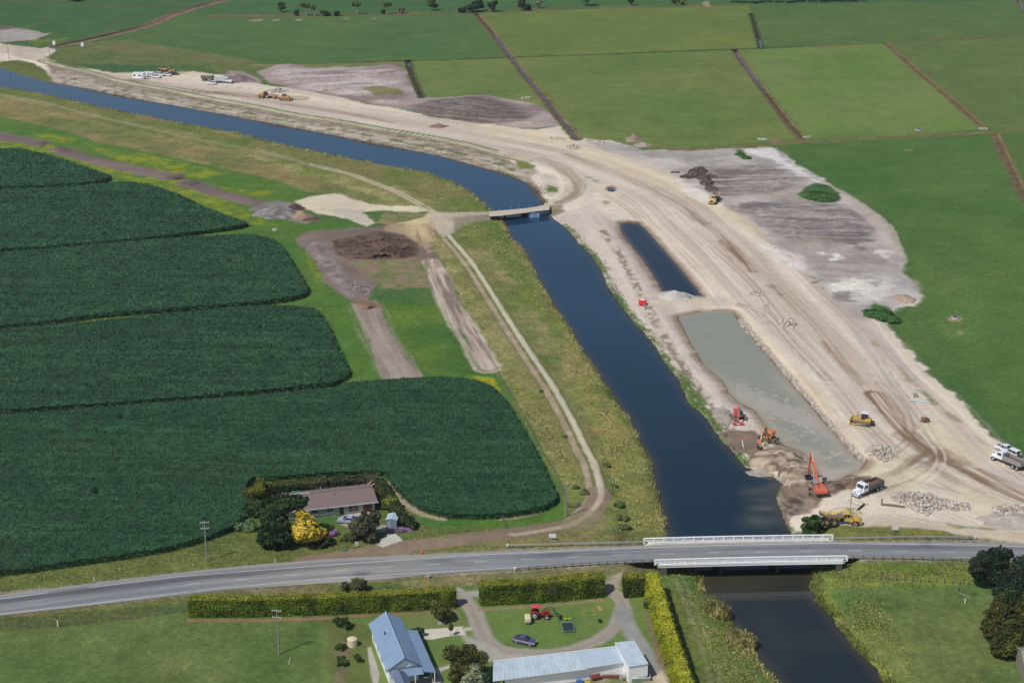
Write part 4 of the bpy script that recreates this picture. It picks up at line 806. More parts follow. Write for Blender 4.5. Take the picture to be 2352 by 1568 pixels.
def railing(u0, v0, u1, v1, n, par, kerb_dy, inward):
    a = Lp(u0, v0, DZ, par); b = Lp(u1, v1, DZ, par); d = (b-a); nrm = Vector((-d.y, d.x, 0)).normalized()
    hump = lambda t: 0.28*math.sin(math.pi*t)
    pt = lambda t, z=0: a.lerp(b, t)+Vector((0, 0, z+hump(t)*0.4))
    mb = MB(); N_ = 16
    for z0, hh, ww in ((1.12, 0.16, 0.30), (0.72, 0.10, 0.10), (0.40, 0.10, 0.10)):
        secs = []
        for i in range(N_+1):
            p = pt(i/N_, z0); secs.append([p+nrm*ww/2+Vector((0,0,hh/2)), p-nrm*ww/2+Vector((0,0,hh/2)), p-nrm*ww/2-Vector((0,0,hh/2)), p+nrm*ww/2-Vector((0,0,hh/2))])
        mb.loft(secs)
    rail = mb.build('railing', m_white, par)
    for i in range(n+1):
        p = pt(i/n); pb = MB(); w_ = 0.34 if i in (0, n) else 0.2
        pb.box(p+Vector((0, 0, 0.5)), (w_, 0.24, 1.1), rz=math.atan2(d.y, d.x)); pb.build('post', m_white, rail)
    kb = MB(); secs = []
    for i in range(N_+1):
        t = 0.04+0.92*i/N_; p = pt(t)+nrm*kerb_dy; w = 0.42
        secs.append([p+nrm*w+Vector((0,0,.26)), p-nrm*w+Vector((0,0,.26)), p-nrm*w+Vector((0,0,-.066)), p+nrm*w+Vector((0,0,-.066))])
    kb.loft(secs); kb.build('kerb', m_conc, par)
    fb = MB(); secs = []
    for i in range(N_+1):
        p = pt(i/N_*0.96+0.02)+nrm*inward*0.2; secs.append([p+nrm*.13+Vector((0,0,.2)), p-nrm*.13+Vector((0,0,.2)), p-nrm*.13+Vector((0,0,-.6)), p+nrm*.13+Vector((0,0,-.6))])
    fb.loft(secs); fb.build('fascia', m_white, par)
railing(1479, 1247, 1912, 1238.7, 19, BR, -0.75, 0.0)
railing(1504.5, 1296.5, 1945, 1287.2, 19, BR, 0.35, -0.6)
# ---------------- guard rails
m_galv = pmat('galvanised_steel', C3(176, 178, 178), 0.45, metal=0.35, var=0.08); m_gpost = pmat('timber_post', C3(112, 104, 92), 0.9, var=0.2); m_wcap = pmat('white_rail_end', C3(232, 232, 228), 0.5)
def guard(L, n, side, label, capu):
    z0 = rz_u(L[0][0])-0.03; root = empty('guard_rail', G(L[0][0], L[0][1], z0), 0, label, 'guard rail', 'steel guard rails leading up to the highway bridge')
    pts = []
    for u, v in catmull(L, 6): z = rz_u(u)-0.03; pts.append(Vector(G(u, v, z))-root.location)
    mb = MB(); cum = [0]
    for a, b in zip(pts[:-1], pts[1:]): cum.append(cum[-1]+(b-a).length)
    def at(s):
        for i in range(len(pts)-1):
            if s <= cum[i+1]: return pts[i].lerp(pts[i+1], (s-cum[i])/(cum[i+1]-cum[i]+1e-9)), (pts[i+1]-pts[i]).normalized()
        return pts[-1], (pts[-1]-pts[-2]).normalized()
    secs = []
    for i in range(31):
        p, t = at(cum[-1]*i/30); nn = Vector((-t.y, t.x, 0)); prof = ((0.0,.78),(.07,.74),(.07,.66),(.01,.62),(.07,.58),(.07,.50),(0,.46),(-.03,.46),(-.03,.78))
        secs.append([p+nn*x*side+Vector((0,0,z)) for x, z in prof])
    mb.loft(secs); mb.build('beam', m_galv, root)
    for i in range(n):
        p, t = at(cum[-1]*(i+0.5)/n); nn = Vector((-t.y, t.x, 0)); pb = MB(); pb.box(p-nn*side*0.14+Vector((0,0,.33)), (.16,.18,.9), rz=math.atan2(t.y, t.x)); pb.build('post', m_gpost, root)
    for s_ in capu:
        p, t = at(0 if s_ == 0 else cum[-1]); c = MB(); c.tube(p+Vector((0,0,.42)), p+Vector((0,0,.8)), .24, .24, 12); c.build('rail_end', m_wcap, root)
guard([(1166,1257.5),(1320,1253.5),(1480,1250)], 14, -1, 'galvanised guard rail on the far side of the road left of the bridge', (0,))
guard([(1183,1310.5),(1250,1305),(1320,1300),(1400,1295),(1504,1290)], 16, 1, 'galvanised guard rail on the near side of the road left of the bridge', (0,))
guard([(1912,1241.5),(2080,1238),(2160,1238),(2240,1238.5)], 13, -1, 'galvanised guard rail on the far side of the road right of the bridge', (1,))
guard([(1948,1281.5),(2080,1284),(2180,1287),(2262,1290)], 14, 1, 'galvanised guard rail on the near side of the road right of the bridge', ())
# ---------------- old farm bridge
m_timber = pmat('dark_bridge_steel', C3(70, 52, 44), 0.9, var=0.25); m_track = pmat('bridge_gravel_deck', C3(196, 184, 164), 0.95, var=0.08, scale=0.8, bump=0.2)
ob = empty('farm_bridge', G(1195, 485, 0.5), 0, 'narrow gravel topped farm bridge with dark beams over the canal', 'bridge')
e = lambda u, v, z: Lp(u, v, z, ob)
dn = [(1123,485.5,497.5),(1150,483.5,495.8),(1180,481,492),(1210,478,488.5),(1235,474,485),(1262,468,482)]
mb = MB(); mb.loft([[e(u,a,.55),e(u,b,.55),e(u,b,.37),e(u,a,.37)] for u,a,b in dn]); mb.build('deck', m_track, ob)
mb = MB(); mb.loft([[e(u,a+1,.37),e(u,b-.8,.37),e(u,b-.8,.0),e(u,a+1,.0)] for u,a,b in dn[:-1]]); mb.build('beams', m_timber, ob)
mb = MB(); mb.loft([[e(u,b-.2,.62),e(u,b+.3,.62),e(u,b+.3,.5),e(u,b-.2,.5)] for u,a,b in dn]); mb.build('edge_kerb', m_timber, ob)
for u_, vv, w_ in ((1160, 491, 1.0), (1208, 486, 3.4)):
    pb = MB(); c = e(u_, vv, 0.2); pb.box(c+Vector((0, 0, -1.7)), (w_, 3.2, 3.0)); pb.build('pier', m_timber, ob)
wb = MB(); c = e(1218, 489.5, 0.1); wb.box(c+Vector((1.2, -.5, -.7)), (4.2, .25, 1.6)); wb.build('wing_wall', pmat('blue_painted_concrete', C3(120,150,178), .8, var=.3, scale=.6), ob)
for u_, v_ in ((1148,483),(1174,480.5),(1192,478),(1216,475)):
    pb = MB(); c = e(u_, v_, .5); pb.tube(c, c+Vector((0,0,.9)), .06, .05, 6); pb.build('marker_post', pmat('faded_post', C3(190,180,176), .8), ob)
print('road', round(time.time()-T0, 1))
# ================================================================ VEGETATION
def leaf_mesh(name, blobs, n, size, cols, seed, core=None, up=0.35, flat=1.0, vert=False):
    """crown of n leaf clumps spread through a set of ellipsoids (x,y,z,rx,ry,rz)"""
    g = np.random.default_rng(seed); B = np.array(blobs, float); w = B[:, 3]*B[:, 4]*B[:, 5]; w = w**0.67; w /= w.sum()
    k = g.choice(len(B), n, p=w); d = g.normal(size=(n, 3)); d /= np.linalg.norm(d, axis=1)[:, None]
    rr = (0.5+0.5*g.random(n)**0.45); rr *= 1+0.26*(fbm(d[:, 0]*2.3+k*3.1, d[:, 1]*2.3+d[:, 2]*2.9, 3, seed))
    c = B[k, :3]+d*B[k, 3:]*rr[:, None]
    nrm = d*0.8+g.normal(size=(n, 3))*0.55+np.array([0, 0, up]); nrm /= np.linalg.norm(nrm, axis=1)[:, None]
    if vert: nrm[:, 2] *= 0.15; nrm /= np.linalg.norm(nrm, axis=1)[:, None]
    a = np.cross(nrm, g.normal(size=(n, 3))); a /= np.linalg.norm(a, axis=1)[:, None]; b = np.cross(nrm, a)
    if vert: b = np.array([0, 0, 1.0])+g.normal(size=(n, 3))*0.3; a = np.cross(b, nrm); a /= np.linalg.norm(a, axis=1)[:, None]+1e-6; a *= 0.35
    s = size*(0.6+0.8*g.random(n))[:, None]; a = a*s; b = b*s*flat
    j = lambda: (1+0.5*(g.random(n)-0.5))[:, None]
    V = np.stack([c-a*j(), c-b*j(), c+a*j(), c+b*j()], 1).reshape(-1, 3)
    cl = np.array(cols, float); t = np.clip(0.5+0.75*fbm(c[:, 0]/1.1+7, c[:, 1]/1.1+c[:, 2]/1.0, 2, seed+5)+0.5*(g.random(n)-0.5), 0, 0.999)*(len(cl)-1)
    i0 = t.astype(int); f = (t-i0)[:, None]; cc = cl[i0]*(1-f)+cl[np.minimum(i0+1, len(cl)-1)]*f; cc = cc*(0.8+0.4*g.random(n))[:, None]
    Q = np.arange(n*4).reshape(n, 4); CC = np.repeat(cc, 4, 0)
    if core:
        mb = MB()
        for q, bl in enumerate(blobs): mb.blob(bl[:3], (bl[3]*core, bl[4]*core, bl[5]*core), seed+q, 2, 0.12)
        # triangles stored as degenerate-free quads are not possible: keep the core as a second mesh piece
        off = len(V); cv = np.array(mb.v); V = np.concatenate([V, cv]); CC = np.concatenate([CC, np.tile(cl.mean(0), (len(cv), 1))])
        me = bpy.data.meshes.new(name); tris = np.array(mb.f)+off
        nl = n*4+len(tris)*3; me.vertices.add(len(V)); me.vertices.foreach_set('co', V.reshape(-1).astype(np.float32)); me.loops.add(nl)
        me.loops.foreach_set('vertex_index', np.concatenate([Q.reshape(-1), tris.reshape(-1)]).astype(np.int32))
        me.polygons.add(n+len(tris)); me.polygons.foreach_set('loop_start', np.concatenate([np.arange(n)*4, n*4+np.arange(len(tris))*3]).astype(np.int32))
        me.update(calc_edges=True)
    else:
        me = bpy.data.meshes.new(name); me.vertices.add(len(V)); me.vertices.foreach_set('co', V.reshape(-1).astype(np.float32)); me.loops.add(n*4)
        me.loops.foreach_set('vertex_index', Q.reshape(-1).astype(np.int32)); me.polygons.add(n); me.polygons.foreach_set('loop_start', (np.arange(n)*4).astype(np.int32)); me.update(calc_edges=True)
    at = me.attributes.new('Col', 'FLOAT_COLOR', 'POINT'); at.data.foreach_set('color', np.concatenate([CC, np.ones((len(CC), 1))], 1).reshape(-1).astype(np.float32))
    return me
def leaf_material(name, trans=0.25):
    m = bpy.data.materials.new(name); m.use_nodes = True; nt = m.node_tree; N = nt.nodes; L = nt.links; b = N['Principled BSDF']
    at = N.new('ShaderNodeAttribute'); at.attribute_name = 'Col'; no = N.new('ShaderNodeTexNoise'); no.inputs['Scale'].default_value = 2.5
    ge = N.new('ShaderNodeNewGeometry'); L.new(ge.outputs['Position'], no.inputs['Vector']); mr = N.new('ShaderNodeMapRange'); mr.inputs[3].default_value = 0.95; mr.inputs[4].default_value = 1.65
    L.new(no.outputs['Fac'], mr.inputs[0]); vm = N.new('ShaderNodeVectorMath'); vm.operation = 'SCALE'; L.new(at.outputs['Color'], vm.inputs[0]); L.new(mr.outputs[0], vm.inputs['Scale'])
    L.new(vm.outputs[0], b.inputs['Base Color']); b.inputs['Roughness'].default_value = 0.7; b.inputs['Specular IOR Level'].default_value = 0.2
    tr = N.new('ShaderNodeBsdfTranslucent'); L.new(vm.outputs[0], tr.inputs['Color']); mx = N.new('ShaderNodeMixShader'); mx.inputs[0].default_value = trans
    L.new(b.outputs[0], mx.inputs[1]); L.new(tr.outputs[0], mx.inputs[2]); L.new(mx.outputs[0], N['Material Output'].inputs['Surface'])
    return m
m_leaf = leaf_material('foliage'); m_bark = pmat('bark', C3(104, 90, 74), 0.95, var=0.3, scale=4, bump=0.4); m_palebark = pmat('pale_bark', C3(160, 150, 132), 0.9, var=0.2)
def trunk_mesh(h, r, limbs, seed, top=0.65):
    g = random.Random(seed); mb = MB(); p = Vector((0, 0, -0.3)); q = Vector((g.uniform(-.2, .2), g.uniform(-.2, .2), h*top*0.5)); e = Vector((g.uniform(-.3, .3), g.uniform(-.3, .3), h*top))
    mb.tube(p, q, r, r*0.75, 8, False); mb.tube(q, e, r*0.75, r*0.35, 8)
    for i in range(limbs):
        a = g.uniform(0, 6.28); z = h*g.uniform(0.25, 0.6); s = Vector((0, 0, z)); l = h*g.uniform(0.2, 0.36)
        mid = s+Vector((math.cos(a)*l*.5, math.sin(a)*l*.5, l*.35)); mb.tube(s, mid, r*.4, r*.28, 6, False); mb.tube(mid, mid+Vector((math.cos(a)*l*.5, math.sin(a)*l*.5, l*.5)), r*.28, r*.1, 6)
    return mb
def tree(u, v, h, blobs, cols, n, size, label, name='tree', cat='tree', group=None, seed=1, tr=0.22, limbs=6, core=0.6, bark=None, up=0.35, flat=1.0):
    root = empty(name, P(u, v, -0.05), 0, label, cat, group)
    trunk_mesh(h, tr, limbs, seed).build('trunk', bark or m_bark, root)
    link_mesh('crown', leaf_mesh('crown', blobs, n, size, cols, seed, core, up, flat), m_leaf, root)
    return root
def bush(u, v, blobs, cols, n, size, label, name='bush', cat='bush', group=None, seed=1, core=0.7, vert=False, up=0.35):
    o = link_mesh(name, leaf_mesh(name, blobs, n, size, cols, seed, core, up, 1.0, vert), m_leaf); o.location = P(u, v, -0.05)
    return tag(o, label, cat, group)
def ball(r, h, n=7, seed=1, z0=0.25, asp=1.0):
    g = random.Random(seed); out = [(0, 0, h*(z0+(1-z0)*.47), r*.66, r*.66*asp, h*(1-z0)*.47)]
    for i in range(n):
        a = i*2.4+g.uniform(0, .6); f = g.uniform(.42, .78); zz = h*(z0+(1-z0)*g.uniform(.14, .84)); k = g.uniform(.28, .50)*r
        out.append((math.cos(a)*r*f, math.sin(a)*r*f*asp, zz, k, k, k*0.85))
    return out
DKG = [C3(24,46,26), C3(44,68,36), C3(66,88,44)]; MDG = [C3(34,62,32), C3(58,88,40), C3(84,108,48)]; YG = [C3(70,92,36), C3(104,118,44), C3(132,138,54)]
GOLD = [C3(104,108,38), C3(176,156,52), C3(216,190,78), C3(222,200,92)]; GREYG = [C3(58,62,48), C3(84,86,64), C3(108,106,80)]; OLIVE = [C3(44,50,24), C3(70,74,34), C3(98,96,44)]
SILV = [C3(88,108,78), C3(118,136,100), C3(146,160,122)]; BRNG = [C3(46,52,28), C3(70,74,38), C3(102,92,52)]
# homestead across the road
tree(602, 1157, 6.3, ball(2.8, 6.3, 8, 3, 0.15), [C3(44,64,28), C3(84,96,36), C3(120,120,40)], 5200, 0.22, 'yellow green tree at the hedge corner beside the maize', seed=3)
tree(634, 1256, 11.0, [(0,0,3.0,3.3,3.0,3.0),(-1.6,-.5,2.6,2.2,2,2.4),(1.8,-.8,2.8,2.2,2,2.4),(0,.3,6,3.2,3,2.5),(-2.2,3.0,8.0,3.6,3.2,1.5),(1.6,3.5,8.6,4.0,3.4,1.5),(4.2,4.5,8.6,2.6,2.6,1.1),(-4.2,2.4,7.2,2.2,2.2,1.1),(.3,1.5,8.5,3.2,2.8,1.6)], DKG, 12000, 0.26, 'tall dark spreading tree left of the golden tree', seed=5, tr=0.4, limbs=10, core=0.62)
tree(706, 1252, 8.2, ball(3.7, 8.0, 10, 8, 0.12), GOLD, 8500, 0.25, 'golden yellow leaved tree in front of the brown roofed house', seed=8, tr=0.3, core=0.55, up=0.7, flat=0.7)
bush(733, 1250, ball(2.6, 3.4, 6, 9, 0.0), DKG, 2600, 0.22, 'dark green shrub at the foot of the golden tree', seed=9)
tree(840, 1236, 6.6, ball(3.5, 6.6, 9, 11, 0.05), GREYG, 7500, 0.2, 'grey green rounded tree beside the silver car', seed=11, tr=0.25)
bush(806, 1240, ball(1.9, 1.8, 5, 12, 0.0), [C3(56,74,42), C3(78,96,52)], 1200, 0.18, 'low green shrub at the left foot of the grey green tree', seed=12)
bush(892, 1168, ball(2.1, 3.2, 6, 13, 0.0), YG, 2600, 0.16, 'clipped round yellow green bush behind the small grey shed', seed=13)
bush(872, 1163, ball(1.4, 2.4, 5, 14, 0.0), DKG, 1200, 0.16, 'small dark bush at the right corner of the brown roofed house', seed=14)
bush(938, 1211, ball(2.1, 3.0, 6, 15, 0.0), DKG, 2400, 0.18, 'rounded dark shrub right of the small grey shed', seed=15)
bush(568, 1215, ball(2.6, 1.3, 6, 16, 0.0), [C3(84,116,70), C3(104,134,84)], 1600, 0.18, 'low pale green shrub on the grass beside the maize corner', seed=16)
bush(767, 1229, ball(1.0, 1.2, 5, 17, 0.0), [C3(150,104,160), C3(176,128,180), C3(96,100,70)], 600, 0.12, 'lilac flowering bush on the lawn between the golden and grey trees', seed=17)
bush(913, 1221, [(-1.3,0,.3,1.2,.8,.5),(0.6,0,.3,1.3,.7,.5)], [C3(84,104,60), C3(150,112,160)], 500, 0.12, 'lilac flower bed in front of the small grey shed', 'flower_bed', 'flowers', seed=18)
bush(932, 1217, [(-.9,0,.3,1.1,.8,.5),(0.9,0,.3,1.2,.7,.5)], [C3(160,120,172), C3(180,140,190)], 500, 0.12, 'lilac flower bed at the foot of the rounded dark shrub', 'flower_bed', 'flowers', seed=19)
def hedge(pts, w, h, cols, label, n, size=0.16, seed=1, topcols=None, patch=None, wob=0.25, name='hedge', gpts=True, taper=0.9):
    W_ = [P(u, v) for u, v in pts]; o0 = W_[0].copy(); g = np.random.default_rng(seed); mb = MB(); segs = []; secs = []
    K = 14
    fine = []
    for a, b in zip(W_[:-1], W_[1:]):
        L_ = (b-a).length; m = max(2, int(L_/1.2))
        for i in range(m): fine.append(a.lerp(b, i/m))
    fine.append(W_[-1]); rr = random.Random(seed)
    for i, p in enumerate(fine):
        t = fine[min(i+1, len(fine)-1)]-fine[max(i-1, 0)]; t.z = 0; t.normalize(); nn = Vector((-t.y, t.x, 0)); q = p-o0; s = []
        hh = h*(1+rr.uniform(-.03, .03)); ww = w/2*(1+rr.uniform(-.08, .08))
        for x, z in ((-1, -.05), (-1.03, .45), (-taper, .93), (-taper*.8, 1), (taper*.8, 1), (taper, .93), (1.03, .45), (1, -.05)):
            s.append(q+nn*(x*ww*0.9+rr.uniform(-.06, .06))+Vector((0, 0, z*hh*0.985+rr.uniform(-.05, .05)*(z > 0))))
        secs.append(s)
    mb.loft(secs, False); nv = len(mb.v)
    V0 = np.array([tuple(v) for v in mb.v]); me0 = MB(); 
    # leaf clumps over the faces
    A_, N_, PT = [], [], []
    for f in mb.f:
        vs_ = [Vector(mb.v[i]) for i in f]
        if len(vs_) == 4:
            ar = ((vs_[1]-vs_[0]).cross(vs_[3]-vs_[0])).length; nm = (vs_[1]-vs_[0]).cross(vs_[3]-vs_[0]); 
            if ar < 1e-5: continue
            nm.normalize(); A_.append(ar); N_.append(nm); PT.append(vs_)
        else:
            c = sum(vs_, Vector())/len(vs_)
            for i in range(len(vs_)):
                a, b = vs_[i], vs_[(i+1) % len(vs_)]; nm = (a-c).cross(b-c); ar = nm.length/2
                if ar > 1e-5: nm.normalize(); A_.append(ar); N_.append(nm); PT.append([c, a, b, c])
    A_ = np.array(A_); k = g.choice(len(A_), n, p=A_/A_.sum()); PTn = np.array([[tuple(v) for v in q] for q in PT]); Nn = np.array([tuple(x) for x in N_])
    a, b = g.random(n)[:, None], g.random(n)[:, None]; q = PTn[k]; c = (q[:, 0]*(1-a)+q[:, 1]*a)*(1-b)+(q[:, 3]*(1-a)+q[:, 2]*a)*b
    nm = Nn[k]; ctr = c.copy(); cen_ = PTn.mean((0, 1)); 
    bulge = fbm(c[:, 0]/1.3+c[:, 1]/1.3, c[:, 2]/1.1, 3, seed)*wob*0.5
    # outward sign from the local centre line
    fx = np.array([tuple(p-o0) for p in fine]); di = ((c[:, None, :2]-fx[None, :, :2])**2).sum(-1).argmin(1); outv = c-np.concatenate([fx[di][:, :2], np.full((n, 1), h*0.45)], 1); sg = np.sign((outv*nm).sum(1))[:, None]; sg[sg == 0] = 1
    nm = nm*sg; c = c+nm*(0.03+1.3*bulge[:, None]+0.12*g.random(n)[:, None]+0.35*(g.random(n)[:, None] > .96))
    c[:, 2] = np.maximum(c[:, 2], 0.02)
    on = nm+g.normal(size=(n, 3))*0.5+np.array([0, 0, 0.3]); on /= np.linalg.norm(on, axis=1)[:, None]; t1 = np.cross(on, g.normal(size=(n, 3))); t1 /= np.linalg.norm(t1, axis=1)[:, None]; t2 = np.cross(on, t1); s = size*(0.6+0.8*g.random(n))[:, None]
    V = np.stack([c-t1*s, c-t2*s, c+t1*s, c+t2*s], 1).reshape(-1, 3); cl = np.array(cols, float)
    tt_ = np.clip(0.5+0.7*fbm(c[:, 0]/2.0, c[:, 1]/2.0+c[:, 2]/1.6, 3, seed+2)+0.4*(g.random(n)-0.5), 0, 0.999)*(len(cl)-1); i0 = tt_.astype(int); f = (tt_-i0)[:, None]; cc = cl[i0]*(1-f)+cl[np.minimum(i0+1, len(cl)-1)]*f
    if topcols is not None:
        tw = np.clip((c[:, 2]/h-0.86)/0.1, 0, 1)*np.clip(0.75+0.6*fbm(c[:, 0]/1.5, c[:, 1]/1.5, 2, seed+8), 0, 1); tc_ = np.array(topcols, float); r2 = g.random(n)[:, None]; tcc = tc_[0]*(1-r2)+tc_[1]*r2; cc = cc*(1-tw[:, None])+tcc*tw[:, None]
    if patch is not None:
        pw = np.clip(fbm(c[:, 0]/4.5+3, c[:, 2]/2.4+c[:, 1]/5, 2, seed+4)*2.2-0.75, 0, 1)[:, None]; cc = cc*(1-pw)+np.array(patch)*pw
    cc = cc*(0.8+0.4*g.random(n))[:, None]
    me = bpy.data.meshes.new(name); allV = np.concatenate([V, V0]); me.vertices.add(len(allV)); me.vertices.foreach_set('co', allV.reshape(-1).astype(np.float32))
    loops = list(np.arange(n*4)); starts = list(np.arange(n)*4); 
    for fc in mb.f: starts.append(len(loops)); loops += [i+n*4 for i in fc]
    me.loops.add(len(loops)); me.loops.foreach_set('vertex_index', np.array(loops, np.int32)); me.polygons.add(len(starts)); me.polygons.foreach_set('loop_start', np.array(starts, np.int32)); me.update(calc_edges=True)
    CC = np.concatenate([np.repeat(cc, 4, 0), np.tile(cl.mean(0)*0.9, (nv, 1))]); at = me.attributes.new('Col', 'FLOAT_COLOR', 'POINT'); at.data.foreach_set('color', np.concatenate([CC, np.ones((len(CC), 1))], 1).reshape(-1).astype(np.float32))
    o = link_mesh(name, me, m_leaf); o.location = o0; return tag(o, label, 'hedge')
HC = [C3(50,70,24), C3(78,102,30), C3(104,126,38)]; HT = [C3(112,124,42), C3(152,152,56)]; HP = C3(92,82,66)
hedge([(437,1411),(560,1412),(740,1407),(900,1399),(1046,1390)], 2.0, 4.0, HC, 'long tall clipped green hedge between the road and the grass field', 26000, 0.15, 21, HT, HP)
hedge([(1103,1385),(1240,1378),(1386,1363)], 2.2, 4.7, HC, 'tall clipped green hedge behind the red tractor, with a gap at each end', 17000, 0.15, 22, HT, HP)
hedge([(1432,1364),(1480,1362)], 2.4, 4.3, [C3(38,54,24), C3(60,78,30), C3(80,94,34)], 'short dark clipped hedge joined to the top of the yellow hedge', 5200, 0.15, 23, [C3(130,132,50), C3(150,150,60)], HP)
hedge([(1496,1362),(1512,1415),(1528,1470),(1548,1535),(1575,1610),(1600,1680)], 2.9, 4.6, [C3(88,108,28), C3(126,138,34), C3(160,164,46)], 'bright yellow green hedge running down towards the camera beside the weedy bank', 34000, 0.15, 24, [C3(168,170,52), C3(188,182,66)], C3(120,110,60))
hedge([(628,1136),(690,1132),(750,1126)], 3.0, 3.0, DKG, 'dark hedge behind the left half of the brown roofed house', 6000, 0.2, 25, [C3(74,92,44), C3(88,100,52)], C3(96,84,66))
hedge([(758,1125),(820,1119),(868,1113)], 2.6, 2.6, [C3(38,48,30), C3(70,70,46), C3(104,92,72)], 'brownish straggly hedge behind the right half of the brown roofed house', 5000, 0.2, 26, None, C3(120,104,84), wob=0.6)
hedge([(567,1140),(580,1160),(592,1182)], 3.0, 2.2, [C3(40,54,28), C3(60,70,36), C3(90,88,50)], 'overgrown dark hedge beside the maize left of the tall dark tree', 3500, 0.2, 27, None, C3(96,84,56), wob=0.6)
hedge([(872,1117),(886,1143),(905,1173),(924,1203)], 2.6, 2.2, [C3(34,54,30), C3(56,76,38), C3(78,92,46)], 'dark hedge running down the right side of the house garden', 5500, 0.18, 28, None, C3(96,84,70), wob=0.5)
# homestead in the foreground
tree(1011, 1424, 4.6, ball(2.4, 4.4, 8, 31, 0.15), [C3(66,82,36), C3(96,108,50)], 2600, 0.2, 'small feathery green tree on the lawn beside the drive', seed=31, tr=0.12, core=None)
tree(1036, 1459, 2.6, [(0,0,1.9,.45,.45,.75)], [C3(58,80,34), C3(88,104,44)], 260, 0.14, 'tiny standard tree beside the pale concrete pad', seed=32, tr=0.05, limbs=1, core=0.6)
tree(1068, 1572, 7.4, ball(3.6, 7.2, 12, 33, 0.1)+[(-2.2,1.6,5.6,2,1.8,1.3),(2.6,1.0,5.0,1.8,1.8,1.3)], OLIVE, 11000, 0.2, 'large dark olive tree between the blue roofed house and the long shed', seed=33, tr=0.3, flat=0.6, up=0.6)
tree(1091, 1592, 6.2, [(0,0,2.0,2.5,2.4,2.0),(0,0,3.8,1.9,1.9,1.7),(.1,0,5.2,1.1,1.1,1.1),(-.9,-.6,2.6,1.6,1.6,1.8),(1,.4,2.6,1.5,1.5,1.8)], SILV, 7000, 0.16, 'silvery grey green conical conifer at the left end of the long shed', seed=34, tr=0.2)
bush(958, 1462, ball(1.3, 2.0, 6, 35, 0.0), DKG, 1400, 0.16, 'dark shrub against the right side of the blue roofed house', seed=35)
bush(812, 1358, ball(2.4, 2.2, 6, 36, 0.0, 0.7), [C3(52,68,38), C3(78,92,50)], 1500, 0.18, 'low dark bush on the road side of the long hedge', seed=36); 
for i, (u, v, r, lb) in enumerate(((791,1444,1.2,'small round headed tree on the lawn left of the blue roofed house, nearest the hedge'), (821,1520,0.8,'sapling on the lawn near the left wall of the blue roofed house'), (1375,1436,0.0,''), (775,1438,1.0,'small shrub tree at the field corner of the long hedge'))):
    if r: tree(u, v, r*2.4, ball(r, r*2.3, 5, 40+i, 0.3), MDG, int(900*r), 0.14, lb, seed=40+i, tr=0.08)
bush(1378, 1428, ball(0.5, 0.7, 4, 46, 0.0), DKG, 150, 0.12, 'tiny dark shrub on the grass right of the gravel drive', seed=46)
for i, (u, v, lb) in enumerate(((783,1490,'garden shrub on the border left of the house, furthest from the camera'), (786,1525,'garden shrub on the border left of the house, nearest the camera'), (1489,1395,'dark shrub at the foot of the short dark hedge'))):
    bush(u, v, ball(1.2, 1.3, 5, 50+i, 0.0), MDG, 700, 0.15, lb, seed=50+i)
# right edge tree belt
PINE = [C3(26,40,30), C3(42,58,40), C3(62,76,50)]
tree(2278, 1352, 10.5, ball(4.1, 10.3, 12, 61, 0.08)+[(-3,0.6,4.5,2,2,2.4)], PINE, 12500, 0.24, 'tall dark pine beside the guard rail, leftmost of the trees at the right edge', seed=61, tr=0.4, flat=0.7)
tree(2356, 1368, 11.0, ball(4.4, 10.6, 12, 62, 0.05), PINE, 11000, 0.25, 'tall dark pine cut by the right edge of the photo', seed=62, tr=0.4, flat=0.7)
tree(2292, 1462, 9.0, [(0,0,2.4,3.6,3.2,2.4),(0,0,4.6,2.9,2.7,2.2),(.2,0,6.6,2.0,2.0,1.8),(.1,0,8.2,1.1,1.1,1.2),(-1.6,-1,2.6,2,2,2.2),(2,.5,3,2,2,2.2)], BRNG, 10500, 0.22, 'brownish green conifer standing below the leftmost dark pine', seed=63, tr=0.35, flat=0.7)
tree(2345, 1462, 9.5, [(0,0,2.6,3.4,3.2,2.6),(0,0,5.0,2.7,2.6,2.2),(.1,0,7.2,1.8,1.8,2.0),(-1.6,-1,2.8,2,2,2.2)], BRNG, 8000, 0.22, 'brownish conifer half out of the frame below the pines', seed=64, tr=0.35, flat=0.7)
tree(2316, 1504, 7.6, [(0,0,2.2,3.6,3.3,2.2),(0,0,4.2,2.6,2.6,2.1),(.1,0,6.0,1.5,1.5,1.6),(-2,-.6,2,1.8,1.8,1.9),(2.2,0,2.2,2,2,2)], [C3(46,58,28), C3(70,80,36), C3(98,100,46)], 9500, 0.22, 'olive green bushy conifer nearest the weatherboard shed', seed=65, tr=0.3, flat=0.7)
tree(2322, 1420, 9.2, ball(3.8, 9.0, 11, 66, 0.04), PINE, 9000, 0.23, 'dark conifer between the tall pines and the brownish conifers', seed=66, tr=0.35, flat=0.7)
# by the works
tree(1866, 1226, 4.8, ball(2.4, 4.7, 9, 71, 0.02), MDG, 4200, 0.2, 'bright green bushy tree beside the yellow articulated dump truck', seed=71, tr=0.15)
PG = 'pampas clumps on the bank below the highway bridge'; PCs = [C3(92,104,56), C3(136,130,84), C3(170,158,112)]
bush(1650, 1412, [(0,0,.9,2.2,2.0,1.2),(-1.4,1.6,.9,1.6,1.4,1.1),(1,-1,.8,1.5,1.3,1)], PCs, 3600, 0.5, 'large pampas clump on the canal bank nearer the highway bridge', 'pampas_grass', 'pampas grass', PG, 72, 0.5, True)
bush(1702, 1478, [(0,0,.9,2.4,2.0,1.2),(-1.6,1.4,.9,1.6,1.4,1.1),(1.6,-.8,.8,1.5,1.3,1)], PCs, 3800, 0.5, 'large pampas clump on the canal bank nearer the camera', 'pampas_grass', 'pampas grass', PG, 73, 0.5, True)
WB = 'weedy bushes on the levee beside the farm track'
